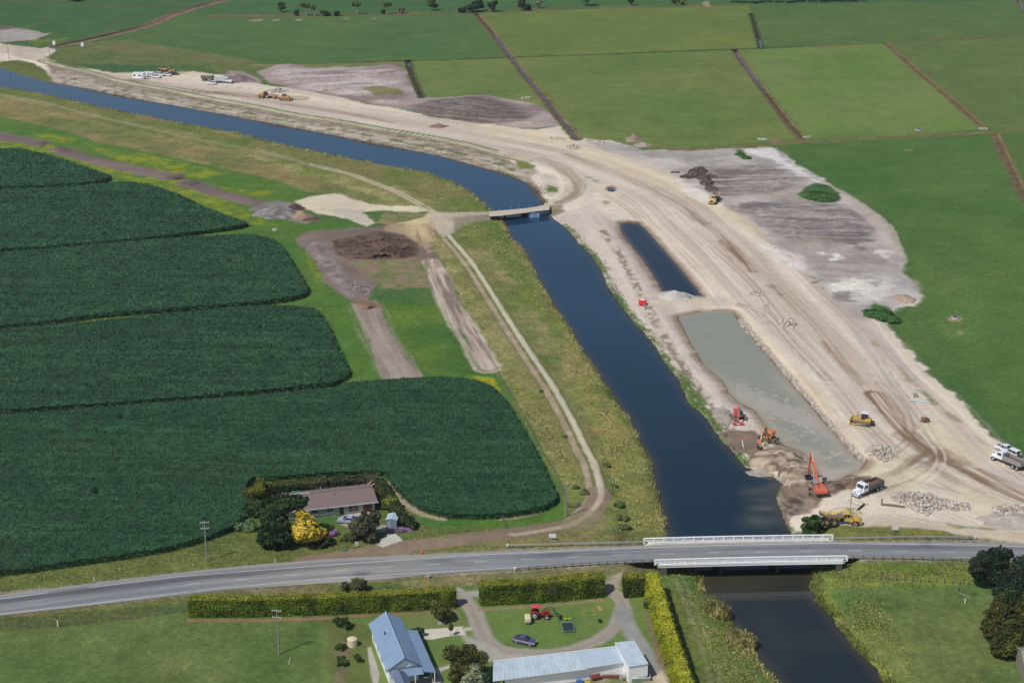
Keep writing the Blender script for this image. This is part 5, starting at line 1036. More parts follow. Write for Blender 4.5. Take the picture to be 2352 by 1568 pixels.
for i, (u, v, r, wh) in enumerate(((1420,1163,1.6,'topmost of the row of three'), (1430,1193,1.8,'middle of the row of three'), (1434,1214,1.7,'lowest of the row of three, by the track bend'), (1342,1133,1.4,'just left of the track bend'), (1322,1120,1.2,'above the power pole base'), (1392,1070,1.1,'beside the track where it straightens'), (1243,900,0.9,'where the pale wheel track narrows'), (1411,1118,1.0,'small one above the row of three'), (1296,1004,0.9,'left of the pale track, halfway up'))):
    r *= .8; bush(u, v, ball(r, r*0.8, 6, 80+i, 0.0), [C3(84,106,62), C3(108,124,76)], int(600*r), 0.17, 'green weedy bush on the levee, '+wh, group=WB, seed=80+i)
bush(1883, 452, [(0,1,.1,6.2,6.5,.8),(-4,0,.0,3,4,.6),(4.5,-.5,.0,3,4,.6),(1,-4,.0,4,3.5,.6)], [C3(60,100,52), C3(76,116,60)], 4200, .24, 'broad patch of green weeds on the grey disposal ground near the right paddock', 'weed_patch', 'weeds', seed=92)
bush(2026, 724, [(0,1,.0,4.0,5.0,.7),(-3,2.5,.0,2.4,3.4,.6),(2.4,-3,.0,2.6,3.2,.6)], [C3(60,100,52), C3(76,116,60)], 2600, .22, 'clump of green weeds at the lower tip of the grey disposal ground', 'weed_patch', 'weeds', seed=93)
bush(1706, 360, [(-1,3,.0,2.2,3.4,.6),(1,-2,.0,2.2,3.4,.6)], [C3(60,100,52), C3(76,116,60)], 1200, .24, 'small streak of green weeds at the top edge of the grey disposal ground', 'weed_patch', 'weeds', seed=94)
# far tree line
TLG = 'trees and shrubs along the far field boundary'
def cabbage(u, v, h, heads, label, seed):
    root = empty('cabbage_tree', P(u, v, -0.05), 0, label, 'tree', TLG); mb = MB(); mb.tube((0,0,0), (0,0,h*.6), .35, .3, 7)
    bl = []
    for i in range(heads):
        a = i*2.2+seed; e = (math.cos(a)*h*.22, math.sin(a)*h*.1, h*(.78+.06*(i % 2))); mb.tube((0,0,h*.55), e, .22, .15, 6); bl.append((*e, h*.19, h*.19, h*.15))
    mb.build('trunk', m_palebark, root); link_mesh('crown', leaf_mesh('crown', bl, 420, 0.55, [C3(70,78,40), C3(116,108,56)], seed, 0.5), m_leaf, root)
cabbage(703, 36.5, 8.0, 3, 'far cabbage tree with three leaf heads, left of its shorter neighbour', 1); cabbage(723, 37, 6.4, 2, 'short far cabbage tree with two leaf heads', 2); cabbage(820, 33, 7.8, 4, 'far cabbage tree with spreading forked heads', 3); cabbage(889, 32, 7.2, 2, 'far cabbage tree with a thin pale stem, standing alone', 4)
for i, (u, v, h, r, cl_, lb) in enumerate(((646,28,6.5,2.4,[C3(52,70,44),C3(78,92,60)],'thin greyish tree left of the far cabbage trees'), (681,36,3.4,1.6,DKG,'small dark shrub left of the far cabbage trees'), (748,37,3.4,3.0,DKG,'low dark thicket right of the far cabbage trees'), (773,37,3.0,2.2,DKG,'small round thicket right of the low dark thicket'), (880,32,2.6,1.5,DKG,'small shrub left of the lone cabbage tree'), (922,31,3.6,2.0,[C3(96,96,80),C3(120,116,96)],'grey leafless looking shrub in the far boundary'), (992,25,8.2,3.2,MDG,'round far tree standing alone on a clear stem'), (1062,29,3.4,2.8,DKG,'low shrub left of the big far thicket'), (1085,29,5.2,4.4,DKG,'broad dark thicket at the head of the long drain'), (1098,27,8.0,3.8,DKG,'tall dark tree in the thicket at the head of the long drain'), (1131,27,6.5,3.4,DKG,'leaning dark tree right of the big thicket'), (1198,25,7.5,3.2,BRNG,'dark tree with a brownish top in the far boundary'), (1211,25,4.2,2.6,DKG,'low bush against the brownish topped tree'), (1237,20,6.8,2.6,SILV,'pale greyish tree in the far boundary'), (1347,14,8.5,5.2,DKG,'wide far tree with a dark shadow under it'), (1449,13,6.0,2.8,MDG,'rounded bush by the far fence, right of the wide tree'), (1549,9,3.4,1.8,MDG,'small bush left of the far farm track'), (1564,10,4.8,2.8,YG,'yellowish bush beside the far farm track'), (505,0,6,4.5,DKG,'dark tree where the brown drain leaves the frame'), (168,3,6.0,6.0,DKG,'dark trees at the top left edge of the photo'))):
    tree(u, v, h, ball(r, h, 6, 100+i, 0.12 if h < 5 else 0.25), cl_, 520, 0.5, lb, group=TLG, seed=100+i, tr=0.25, limbs=3, core=0.6)
for i in range(13):
    u = 1676+i*24.5+((i*37) % 9); v = 6+(i % 3)-i*0.35
    tree(u, v, 9.5, ball(4.6, 9.3, 6, 130+i, 0.3), DKG, 420, 0.6, 'dark shelter belt tree at the top edge, number %d from the left' % (i+1) if False else ['leftmost tree', 'second tree', 'third tree', 'fourth tree', 'fifth tree', 'sixth tree', 'middle tree', 'eighth tree', 'ninth tree', 'tenth tree', 'third tree from the right end', 'last but one tree', 'rightmost tree'][i]+' of the dark shelter belt cut by the top edge', group='shelter belt trees at the top edge', seed=130+i, tr=0.3, limbs=4, core=0.6, bark=m_palebark)
# ---------------- maize
m_maize = attr_mat('maize_canopy', 0.75, ((0.5, 0.1), (2.0, 0.15)), 0.8, 2.6, 0.4, 0.3)
def poly_sdf(X, Y, W): return seg_dist(X, Y, W, True)
def maize(far, nearp, label, hc=1.65, step=0.75, holes=(), seed=1, leaves=20000):
    cf, cn = catmull([(u, v-3.0) for u, v in far], 3), catmull(nearp, 3); W = [GN(u, v, hc) for u, v in cf]+[GN(u, v, 0.3) for u, v in cn]
    xs_ = [w[0] for w in W]; ys_ = [w[1] for w in W]; X = np.arange(min(xs_)-1, max(xs_)+1, step, dtype=np.float32); Y = np.arange(min(ys_)-1, max(ys_)+1, step, dtype=np.float32)
    XX, YY = np.meshgrid(X, Y); XX = XX+0.35*step*(vnoise(XX*3.1, YY*3.3, 5)-.5).astype(np.float32); d = poly_sdf(XX, YY, W); d = d+0.3+0.25*fbm(XX/1.6, YY/1.6, 2, seed)
    n_a = fbm(XX/1.1, YY/1.1, 2, seed); n_b = fbm(XX/6., YY/6., 3, seed+1); n_c = fbm(XX/34., YY/14., 2, seed+2); row = fbm((YY+XX*0.05)/1.5, XX/26.0, 2, seed+3)
    H = hc*(0.92+0.08*sst(0.0, 1.1, d))+0.10*n_a+0.13*n_b+0.12*n_c-0.75*np.clip(row-0.42, 0, 1)
    for (u, v, ru, rv) in holes:
        cx, cy = GN(u, v, 1.0); s_ = 0.00582*(v+600); rx, ry = ru/s_, rv/s_/0.4
        H -= 1.6*np.exp(-(((XX-cx)/rx)**2+((YY-cy)/ry)**2)**2)
    H = np.maximum(H, 0.1)
    def colf(na, nb, nc, rw, rr):
        c = np.array(C3(29,74,42), np.float32)*np.ones(na.shape+(3,), np.float32); t = np.clip(0.5+0.6*nb+0.4*na, 0, 1)[..., None]; c = c*(1-t)+np.array(C3(42,88,52), np.float32)*t
        t = np.clip(nc*0.8, 0, 1)[..., None]; c = c*(1-.4*t)+np.array(C3(54,84,50), np.float32)*.4*t
        return c*(1-0.3*np.clip(rw, -.6, 1))[..., None]*rr[..., None]
    c = colf(n_a, n_b, n_c, row, 1+0.25*n_a)
    sh = XX.shape; ig = np.arange(sh[0]*sh[1]).reshape(sh); q = np.stack([ig[:-1, :-1], ig[:-1, 1:], ig[1:, 1:], ig[1:, :-1]], -1).reshape(-1, 4); dd = d.reshape(-1); q = q[dd[q].min(1) > 0.0]
    used = np.unique(q); rm = np.zeros(sh[0]*sh[1], np.int64); rm[used] = np.arange(len(used)); q = rm[q]
    V = np.stack([XX, YY, H], -1).reshape(-1, 3)[used]; CC = c.reshape(-1, 3)[used]
    # stalk wall set back under the canopy edge
    cx, cy = sum(xs_)/len(W), sum(ys_)/len(W); n = len(W); ar = sum(W[i][0]*W[(i+1) % n][1]-W[(i+1) % n][0]*W[i][1] for i in range(n)); sgn = 1 if ar > 0 else -1; wv = []
    for i in range(n):
        a, b = W[i-1], W[(i+1) % n]; tx, ty = b[0]-a[0], b[1]-a[1]; l = math.hypot(tx, ty)+1e-6; px, py = W[i][0]-ty/l*sgn*0.45, W[i][1]+tx/l*sgn*0.45
        wv += [(px, py, -0.1), (px, py, hc*0.86)]
    wd_ = poly_sdf(np.array([p[0] for p in wv[::2]], np.float32), np.array([p[1] for p in wv[::2]], np.float32), W) > 0.3
    k0 = len(V); wq = [(k0+2*i, k0+2*((i+1) % n), k0+2*((i+1) % n)+1, k0+2*i+1) for i in range(n) if wd_[i] and wd_[(i+1) % n]]
    V = np.concatenate([V, np.array(wv)]); CC = np.concatenate([CC, np.tile(np.array(C3(64,96,56)), (2*n, 1))]); q = np.concatenate([q, np.array(wq)])
    # single leaves standing out of the canopy and hanging over its edge
    g = np.random.default_rng(seed); m = leaves; lx = g.uniform(min(xs_), max(xs_), m*2).astype(np.float32); ly = g.uniform(min(ys_), max(ys_), m*2).astype(np.float32); ld = poly_sdf(lx, ly, W); ok = ld > -0.25; lx, ly, ld = lx[ok][:m], ly[ok][:m], ld[ok][:m]; m = len(lx)
    na, nb, nc = fbm(lx/1.1, ly/1.1, 2, seed), fbm(lx/6., ly/6., 3, seed+1), fbm(lx/34., ly/14., 2, seed+2); rw = fbm((ly+lx*0.05)/1.5, lx/26.0, 2, seed+3)
    lz = hc*(0.92+.08*sst(0, 1.1, ld))+.10*na+.13*nb+.12*nc-.75*np.clip(rw-.42, 0, 1)+g.uniform(-.05, .16, m)
    for (u, v, ru, rv) in holes:
        hx, hy = GN(u, v, 1.0); s_ = 0.00582*(v+600); lz -= 1.6*np.exp(-(((lx-hx)/(ru/s_))**2+((ly-hy)/(rv/s_/.4))**2)**2)
    Wn = np.array(W); seg = np.linalg.norm(np.roll(Wn, -1, 0)-Wn, axis=1); me_ = int(seg.sum()*9); ki = g.choice(n, me_, p=seg/seg.sum()); fr = g.random(me_)[:, None]; ep = Wn[ki]*(1-fr)+np.roll(Wn, -1, 0)[ki]*fr
    ez = hc*g.random(me_)**.7*1.02; ep = ep+g.normal(size=(me_, 2))*.22; lx = np.concatenate([lx, ep[:, 0].astype(np.float32)]); ly = np.concatenate([ly, ep[:, 1].astype(np.float32)]); lz = np.concatenate([lz, ez]); m = len(lx)
    na, nb, nc = fbm(lx/1.1, ly/1.1, 2, seed), fbm(lx/6., ly/6., 3, seed+1), fbm(lx/34., ly/14., 2, seed+2); rw = fbm((ly+lx*0.05)/1.5, lx/26.0, 2, seed+3)
    nr = g.normal(size=(m, 3))*0.6+[0, 0, 1]; nr /= np.linalg.norm(nr, axis=1)[:, None]; t1 = np.cross(nr, g.normal(size=(m, 3))); t1 /= np.linalg.norm(t1, axis=1)[:, None]; t2 = np.cross(nr, t1); sz = (0.16+.22*g.random(m))[:, None]*(step/0.7)
    cc = np.stack([lx, ly, lz], -1); LV = np.stack([cc-t1*sz, cc-t2*sz*.45, cc+t1*sz, cc+t2*sz*.45], 1).reshape(-1, 3); LC = np.repeat(colf(na, nb, nc, rw, 0.62+1.7*g.random(m)**2.2), 4, 0)
    k1 = len(V); q = np.concatenate([q, np.arange(m*4).reshape(m, 4)+k1]); o = np_mesh('maize', np.concatenate([V, LV]), q, np.concatenate([CC, LC]).astype(np.float32), m_maize, False); return tag(o, label, 'maize', kind='stuff')
maize([(-200,338),(0,344),(51,345),(120,361),(188,383),(225,396),(253,406)], [(253,410),(239,419),(171,428),(0,436),(-200,440)], 'dark green maize block furthest up on the left edge', step=1.2, seed=201, leaves=9000)
maize([(-200,440),(0,437),(171,428),(273,420),(342,426),(410,449),(478,481),(547,505),(571,514)], [(571,518),(540,527),(444,540),(308,556),(171,568),(0,580),(-200,588)], 'dark green maize block, second down the left edge', step=1.05, seed=211, leaves=22000)
maize([(-200,590),(0,581),(171,567),(376,550),(547,540),(615,548),(650,570),(673,605),(700,648)], [(706,664),(701,680),(649,694),(478,711),(273,725),(137,742),(0,756),(-200,768)], 'dark green maize block, third down, wider towards the soil pit', step=0.95, holes=((532,602,7,5),(563,650,5,4)), seed=221, leaves=30000)
maize([(-200,770),(0,757),(137,746),(376,723),(581,704),(711,708),(745,734),(772,788),(797,840)], [(803,855),(798,868),(774,882),(740,890),(513,913),(273,932),(103,944),(0,951),(-200,960)], 'dark green maize block, fourth down, ending beside the stripped soil strip', step=0.85, holes=((602,753,7,5),(632,824,8,5)), seed=231, leaves=38000)
maize([(-200,962),(0,953),(103,946),(273,934),(513,915),(752,893),(800,881),(900,872),(1013,867),(1082,873),(1133,890),(1167,927),(1208,995),(1239,1050),(1262,1098),(1276,1130)],
      [(1281,1145),(1270,1162),(1235,1176),(1150,1189),(1047,1191),(979,1178),(938,1154),(905,1124),(886,1098),(868,1092),(774,1094),(632,1104),(576,1108),(563,1135),(564,1175),(552,1205),(480,1240),(342,1274),(171,1299),(0,1323),(-200,1348)], 'largest dark green maize block, wrapping round the brown roofed house', step=0.62, holes=((282,958,9,6),(380,994,60,3.5),(225,1130,9,6),(640,1116,4,3),(1180,1100,30,1.5)), seed=241, leaves=110000)
# ---------------- rough grass tufts (uncountable)
def tufts(name, polys, n, size, cols, label, seed, hgt=1.0):
    g = np.random.default_rng(seed); P3 = []; per = n//len(polys)
    for pl in polys:
        U = [p[0] for p in pl]; V = [p[1] for p in pl]; k = 0; W = [GN(u, v) for u, v in pl]
        xs_ = [w[0] for w in W]; ys_ = [w[1] for w in W]; X = g.uniform(min(xs_), max(xs_), per*3).astype(np.float32); Y = g.uniform(min(ys_), max(ys_), per*3).astype(np.float32); d = seg_dist(X, Y, W, True)
        ok = (d > 0) & (g.random(len(d)) < np.clip(d/6.0, 0.05, 1)*np.clip(0.75+0.7*fbm(X/5, Y/5, 2, seed), 0, 1)); X, Y = X[ok][:per], Y[ok][:per]
        # back to the survey frame to read the ground height
        b = -(CAMH*cT-Y*sT)/(CAMH*sT+Y*cT); t = CAMH/(sT-b*cT); v_ = UH/2-b*F; u_ = UW/2+X/t*F
        i = np.clip(np.searchsorted(us, u_), 0, NU-1); j = np.clip(np.searchsorted(vs, v_), 0, NV-1); z = HH[j, i]; okw = z > WZ+0.02
        s_ = (CAMH-z)/CAMH; P3.append(np.stack([X*s_, Y*s_, z], -1)[okw])
    c = np.concatenate(P3); m = len(c); a = g.uniform(0, 6.28, m); w = size*(.8+.9*g.random(m)); h = hgt*size*(.3+.9*g.random(m))*np.clip(1+fbm(c[:, 0]/4, c[:, 1]/4, 2, seed), .3, 2)
    t = np.stack([np.cos(a)*w, np.sin(a)*w, 0*a], -1); lean = np.stack([g.normal(size=m)*h*.9, g.normal(size=m)*h*.9, h], -1)
    V = np.stack([c-t-[0, 0, .05], c+t-[0, 0, .05], c+t*.5+lean, c-t*.5+lean], 1).reshape(-1, 3); cl = np.array(cols, float); q = np.clip(.5+.6*fbm(c[:, 0]/6, c[:, 1]/6, 3, seed+1)+.5*(g.random(m)-.5), 0, .999)*(len(cl)-1); i0 = q.astype(int); f = (q-i0)[:, None]
    cc = (cl[i0]*(1-f)+cl[np.minimum(i0+1, len(cl)-1)]*f)*(.8+.4*g.random(m))[:, None]
    o = np_mesh(name, V, np.arange(m*4).reshape(m, 4), np.repeat(cc, 4, 0).astype(np.float32), m_leaf, False); return tag(o, label, 'rough grass', kind='stuff')
tufts('rough_grass_tufts', [[(1300,800),(1340,810),(1420,940),(1470,1040),(1500,1110),(1528,1222),(1400,1226),(1400,1120),(1350,960)], [(1130,800),(1250,900),(1320,1040),(1345,1140),(1320,1180),(1250,1060),(1180,920)], [(1040,505),(1150,510),(1205,590),(1300,760),(1290,780),(1180,650),(1080,570)]], 30000, 0.16, [C3(112,126,70), C3(156,148,92), C3(186,172,120)], 'tall rough grass covering the canal bank beside the farm track', 301)
tufts('rough_grass_tufts', [[(1872,1300),(1960,1295),(2240,1296),(2230,1345),(2010,1350),(1900,1350)], [(1880,1350),(2010,1352),(2060,1420),(2120,1560),(2140,1640),(2060,1600),(1970,1490),(1910,1412)], [(1535,1302),(1600,1326),(1618,1375),(1690,1450),(1760,1535),(1760,1640),(1650,1620),(1570,1400)]], 26000, 0.15, [C3(96,126,60), C3(132,144,76), C3(166,160,104)], 'rough grass on both banks below the highway bridge', 302)
tufts('roadside_grass', [[(0,1325),(342,1276),(478,1240),(560,1218),(700,1250),(478,1302),(137,1343),(0,1361)], [(925,1200),(1160,1216),(1300,1195),(1250,1212),(1000,1240),(930,1248)], [(700,1225),(860,1232),(880,1250),(790,1265),(640,1280)]], 16000, 0.13, [C3(98,118,64), C3(130,130,82), C3(150,140,98)], 'rough verge grass along the far side of the road', 303)
# reeds and weeds fringing the canal
def fringe(line, n, w, hgt, cols, label, seed, off=0.0):
    W_ = np.array([GN(u, v) for u, v in catmull(line, 3)]); g = np.random.default_rng(seed); sgm = np.linalg.norm(W_[1:]-W_[:-1], axis=1); k = g.choice(len(sgm), n, p=sgm/sgm.sum()); f = g.random(n)[:, None]; p = W_[k]*(1-f)+W_[k+1]*f; t = (W_[k+1]-W_[k])/sgm[k][:, None]; nn = np.stack([-t[:, 1], t[:, 0]], -1); p = p+nn*(off+g.normal(size=n)*w)[:, None]; X, Y = p[:, 0], p[:, 1]
    b = -(CAMH*cT-Y*sT)/(CAMH*sT+Y*cT); tt = CAMH/(sT-b*cT); v_ = UH/2-b*F; u_ = UW/2+X/tt*F; z = HH[np.clip(np.searchsorted(vs, v_), 0, NV-1), np.clip(np.searchsorted(us, u_), 0, NU-1)]; ok = (z > WZ-.25)&(fbm(X/6, Y/6, 2, seed) > -.35); X, Y, z = X[ok], Y[ok], z[ok]; m = len(X); s_ = (CAMH-z)/CAMH; c = np.stack([X*s_, Y*s_, z-.05], -1)
    a = g.uniform(0, 6.28, m); wd = hgt*.28*(.6+.8*g.random(m)); h = hgt*(.4+.9*g.random(m)); t3 = np.stack([np.cos(a)*wd, np.sin(a)*wd, 0*a], -1); lean = np.stack([g.normal(size=m)*h*.4, g.normal(size=m)*h*.4, h], -1); V = np.stack([c-t3, c+t3, c+t3*.4+lean, c-t3*.4+lean], 1).reshape(-1, 3)
    cl = np.array(cols, float); i0 = np.clip((.5+.6*fbm(c[:, 0]/5, c[:, 1]/5, 2, seed+1)+.4*(g.random(m)-.5))*len(cl), 0, len(cl)-1).astype(int); cc = cl[i0]*(.75+.5*g.random(m))[:, None]
    return tag(np_mesh('bank_weeds', V, np.arange(m*4).reshape(m, 4), np.repeat(cc, 4, 0).astype(np.float32), m_leaf, False), label, 'weeds', kind='stuff')
WC = [C3(112,122,66), C3(150,144,86), C3(182,168,116)]
fringe([p for p in RB if 480 <= p[1] < 1226], 11000, 1.0, .42, WC, 'weeds fringing the left bank of the canal between the two bridges', 311); fringe([p for p in RB if p[1] <= 480], 5000, 1.4, .55, WC, 'weeds fringing the left bank of the canal above the farm bridge', 312)
fringe(EDG, 5000, 1.4, .4, [C3(62,94,46), C3(92,120,58), C3(120,116,76)], 'green weeds along the right bank of the canal beside the ponds', 313); fringe([p for p in RB if p[1] > 1300], 4000, .9, .5, WC, 'weeds on the left water edge below the highway bridge', 314)
fringe([p for p in LB if p[1] > 1300], 5000, .9, .5, [C3(92,114,52), C3(128,134,70), C3(150,146,92)], 'weeds on the right water edge below the highway bridge', 315); fringe([(164,200),(342,236),(547,272),(752,311),(938,347),(1082,381),(1205,421),(1249,468)], 5000, 2.2, .5, [C3(82,98,56), C3(92,104,60), C3(120,112,80)], 'weeds and scrub along the right bank of the canal above the farm bridge', 316)
print('veg', round(time.time()-T0, 1))
# ================================================================ BUILDINGS
m_blue = pmat('blue_grey_iron_roof', C3(128,152,180), 0.5, var=0.08, scale=0.5, wave=('X', 2.2, 0.25)); m_dblue = pmat('dark_blue_iron_roof', C3(96,108,132), 0.5, var=0.08, scale=0.6)
m_brown = pmat('brown_tile_roof', C3(126,108,104), 0.85, var=0.10, scale=2.0, bump=0.3); m_zinc = pmat('pale_iron_roof', C3(186,200,210), 0.45, var=0.09, scale=0.6, grime=0.10)
m_zinc2 = pmat('pale_iron_roof_newer', C3(178,194,206), 0.42, var=0.05, scale=0.35); m_wall = pmat('white_weatherboard', C3(248,248,250), 0.7, var=0.04, scale=0.6, wave=('Z', 3.0, 0.15)); m_wall2 = pmat('cream_block_wall', C3(186,182,172), 0.85, var=0.08)
m_glass = pmat('window_glass', (0.03, 0.04, 0.05), 0.08, spec=0.8, var=0.2); m_trim = pmat('white_trim', C3(232,232,230), 0.6, var=0.04); m_door = pmat('dark_door', C3(60,42,38), 0.6); m_garage = pmat('rust_red_garage_door', C3(104,62,52), 0.6)
m_gutter = pmat('pale_gutter', C3(206,210,214), 0.5)
def quad_slab(par, name, pts, th, mat):
    """thin slab from 4 world points (top surface), thickness downward"""
    q = [Vector(p)-par.location for p in pts]; mb = MB(); lo = [p-Vector((0, 0, th)) for p in q]
    mb.add(q+lo, [(0,1,2,3),(7,6,5,4),(0,4,5,1),(1,5,6,2),(2,6,7,3),(3,7,4,0)]); return mb.build(name, mat, par)
def corr(par, name, pts, mat, n, amp=0.05, th=0.06):
    """roof sheet with raised ribs running from edge 0-1 (upper) to edge 3-2 (lower)"""
    a0, a1, b1, b0 = [Vector(p)-par.location for p in pts]; nm = (a1-a0).cross(b0-a0).normalized(); nm = nm if nm.z > 0 else -nm; mb = MB(); prof = []
    for i in range(n):
        for f, h in ((0, 0), (0.42, 0), (0.5, amp), (0.58, amp), (0.66, 0)): prof.append(((i+f)/n, h))
    prof.append((1, 0)); T = [a0.lerp(a1, t)+nm*h for t, h in prof]; B = [b0.lerp(b1, t)+nm*h for t, h in prof]
    k = len(prof); mb.add(T+B, [(i, i+1, k+i+1, k+i) for i in range(k-1)]); lo = [p-nm*th for p in (a0, a1, b1, b0)]
    mb.add([a0, a1, b1, b0]+lo, [(7,6,5,4),(0,4,5,1),(1,5,6,2),(2,6,7,3),(3,7,4,0)]); return mb.build(name, mat, par)
def wall_box(par, name, base, zb, ztops, mat, inset=0.0):
    """walls from a footprint polygon (world xy), separate top heights per corner"""
    n = len(base); B = [Vector((x, y, zb))-par.location for x, y in base]; T = [Vector((x, y, z))-par.location for (x, y), z in zip(base, ztops)]
    mb = MB(); mb.add(B+T, [(i, (i+1) % n, n+(i+1) % n, n+i) for i in range(n)]); mb.add(T, [tuple(range(n))]); return mb.build(name, mat, par)
def xy(p): return (p[0], p[1])
def on_wall(par, name, a, b, s0, s1, z0, z1, mat, out=0.05, frame=None, glass=None):
    """panel on the wall from a to b (world xy), s along 0..1"""
    a = Vector((*a, 0)); b = Vector((*b, 0)); t = (b-a).normalized(); nn = Vector((t.y, -t.x, 0)); L_ = (b-a).length
    c = a+(b-a)*((s0+s1)/2); o = MB(); o.box(Vector((c.x, c.y, (z0+z1)/2))-par.location+nn*out, (L_*(s1-s0), 0.1, z1-z0), rz=math.atan2(t.y, t.x)); p = o.build(name, mat, par)
    if frame:
        f = MB(); w = L_*(s1-s0); h = z1-z0; R_ = Matrix.Rotation(math.atan2(t.y, t.x), 4, 'Z'); cc = Vector((c.x, c.y, (z0+z1)/2))-par.location+nn*(out+.04)
        for dx, dz, sx, sz in ((0, h/2, w+.16, .08), (0, -h/2, w+.16, .08), (-w/2, 0, .08, h), (w/2, 0, .08, h), (0, 0, .05, h)): f.box(cc+R_ @ Vector((dx, 0, dz)), (sx, 0.08, sz), rz=math.atan2(t.y, t.x))
        f.build('frame', frame, p)
    return p
# ---------- blue roofed farmhouse
HB = empty('farmhouse', P(905, 1480, 0), 0, 'white weatherboard farmhouse with blue grey gabled iron roof and veranda', 'house')
zr, ze = 5.3, 3.15
rb, rf = Vector(G(885.5,1404,zr)), Vector(G(929.4,1511,zr)); lb_, lf = Vector(G(842.3,1429.7,ze)), Vector(G(888.4,1533.7,ze)); ax = (rf-rb).normalized()
sx_ = Vector((-ax.y, ax.x, 0)); sx_ = sx_ if sx_.x > 0 else -sx_
hw = abs((lb_-rb).dot(sx_)); hw = 0.5*(hw+abs((lf-rf).dot(sx_))); 
def hp(base, s, z): p = base+sx_*s; return Vector((p.x, p.y, z))
def tz(p): return (p.x, p.y, p.z)
corr(HB, 'roof', [rb, rf, hp(rf, -hw, ze), hp(rb, -hw, ze)], m_blue, 34, 0.03)
corr(HB, 'roof', [rb, rf, hp(rf, hw*0.93, ze+.15), hp(rb, hw*0.93, ze+.15)], m_blue, 34, 0.03)
mb = MB(); mb.tube(rb-HB.location+Vector((0,0,.05)), rf-HB.location+Vector((0,0,.05)), .14, .14, 8); mb.build('ridge_cap', pmat('pale_ridge', C3(150,172,196), .5), HB)
L1 = (rf-rb).length; vb = rb+ax*L1*0.22; vf = rf+ax*1.9
corr(HB, 'veranda_roof', [hp(vb, hw*.93, ze+.02), hp(vf, hw*.93, ze+.02), hp(vf, hw*.93+2.2, ze-.5), hp(vb, hw*.93+2.2, ze-.5)], m_blue, 24, 0.03)
corr(HB, 'veranda_roof', [hp(rf, -hw*.75, ze-.02), hp(rf, hw*.92, ze-.02), hp(vf, hw*.92, ze-.47), hp(vf, -hw*.9, ze-.47)], m_blue, 20, 0.03)
gi = rf-ax*0.35; mb = MB(); tri = [hp(gi, -hw*.86, ze+.12), hp(gi, hw*.80, ze+.25), Vector((gi.x, gi.y, zr-.25))]; t2 = [p-ax*.15 for p in tri]; q = [p-HB.location for p in tri+t2]
mb.add(q, [(0,1,2),(5,4,3),(0,3,4,1),(1,4,5,2),(2,5,3,0)]); mb.build('gable', m_wall, HB)
mb = MB()
for s_, zz in ((-hw, ze), (hw*.93, ze+.15)):
    a = Vector((rf.x, rf.y, zr+.02))-HB.location; b = hp(rf, s_, zz+.02)-HB.location; mb.loft([[p+v for v in (Vector((0,0,.06)), ax*.12+Vector((0,0,.06)), ax*.12-Vector((0,0,.22)), -Vector((0,0,.22)))] for p in (a, b)])
mb.build('barge_board', m_dblue, HB)
wi = hw-.55; c1, c2, c3_, c4 = hp(rb+ax*.5, -wi, 0), hp(rf-ax*.6, -wi, 0), hp(rf-ax*.6, wi*.92, 0), hp(rb+ax*.5, wi*.92, 0)
wall_box(HB, 'wall', [xy(c1), xy(c2), xy(c3_), xy(c4)], -0.1, [ze]*4, m_wall)
for s0, s1 in ((.12,.2),(.34,.42),(.55,.66),(.8,.88)): on_wall(HB, 'window', xy(c1), xy(c2), s0, s1, 1.0, 2.3, m_glass, frame=m_trim)
on_wall(HB, 'window', xy(c2), xy(c3_), .50, .66, 1.0, 2.3, m_glass, frame=m_trim); on_wall(HB, 'door', xy(c2), xy(c3_), .36, .45, 0.1, 2.2, m_door)
for s0 in (.25,.5,.75): on_wall(HB, 'window', xy(c3_), xy(c4), s0, s0+.08, 1.0, 2.3, m_glass, frame=m_trim)
for k in np.linspace(0, 1, 6): p = hp(vb.lerp(vf, k), hw*.93+1.95, 0)-HB.location; pb = MB(); pb.box(Vector((p.x, p.y, 1.3)), (.16,.16,2.7)); pb.build('veranda_post', m_trim, HB)
for k in (.05, .45): p = hp(vf, hw*k, 0)-HB.location; pb = MB(); pb.box(Vector((p.x, p.y, 1.3)), (.18,.18,2.7)); pb.build('veranda_post', m_trim, HB)
# front wing carrying on towards the camera
e0 = hp(rf+ax*.6, -hw*.78, ze-.35); e1 = hp(rf+ax*.6, hw*.02, ze-.35); e2, e3 = e1+ax*9, e0+ax*9; m0 = (e0+e1)/2+Vector((0,0,.8)); m1 = (e3+e2)/2+Vector((0,0,.8))
corr(HB, 'wing_roof', [m0, m1, e3, e0], m_dblue, 16, 0.03); corr(HB, 'wing_roof', [m0, m1, e2, e1], m_dblue, 16, 0.03)
i_ = .35; f1, f2, f3, f4 = e0+sx_*i_+ax*.3, e3+sx_*i_, e2-sx_*i_, e1-sx_*i_+ax*.3; wall_box(HB, 'wing_wall', [xy(f1), xy(f2), xy(f3), xy(f4)], -.1, [ze-.4]*4, m_wall)
on_wall(HB, 'window', xy(f1), xy(f2), .2, .4, 1, 2.1, m_glass, frame=m_trim)
pb = MB(); c = hp(rf-ax*1.6, 0, zr)-HB.location; pb.tube(c, c+Vector((0,0,2.1)), .03, .03, 5); pb.tube(c+Vector((-.8,0,1.7)), c+Vector((.8,.1,1.7)), .02, .02, 4); pb.tube(c+Vector((-.5,0,2.0)), c+Vector((.5,.1,2.0)), .02, .02, 4); pb.build('aerial', m_galv, HB)
pb = MB(); c = hp(rb+ax*L1*.38, -hw*.45, ze+1.1)-HB.location; pb.tube(c, c+Vector((0,0,.7)), .12, .12, 8); pb.build('vent_pipe', pmat('dark_vent', C3(60,62,66), .5), HB)
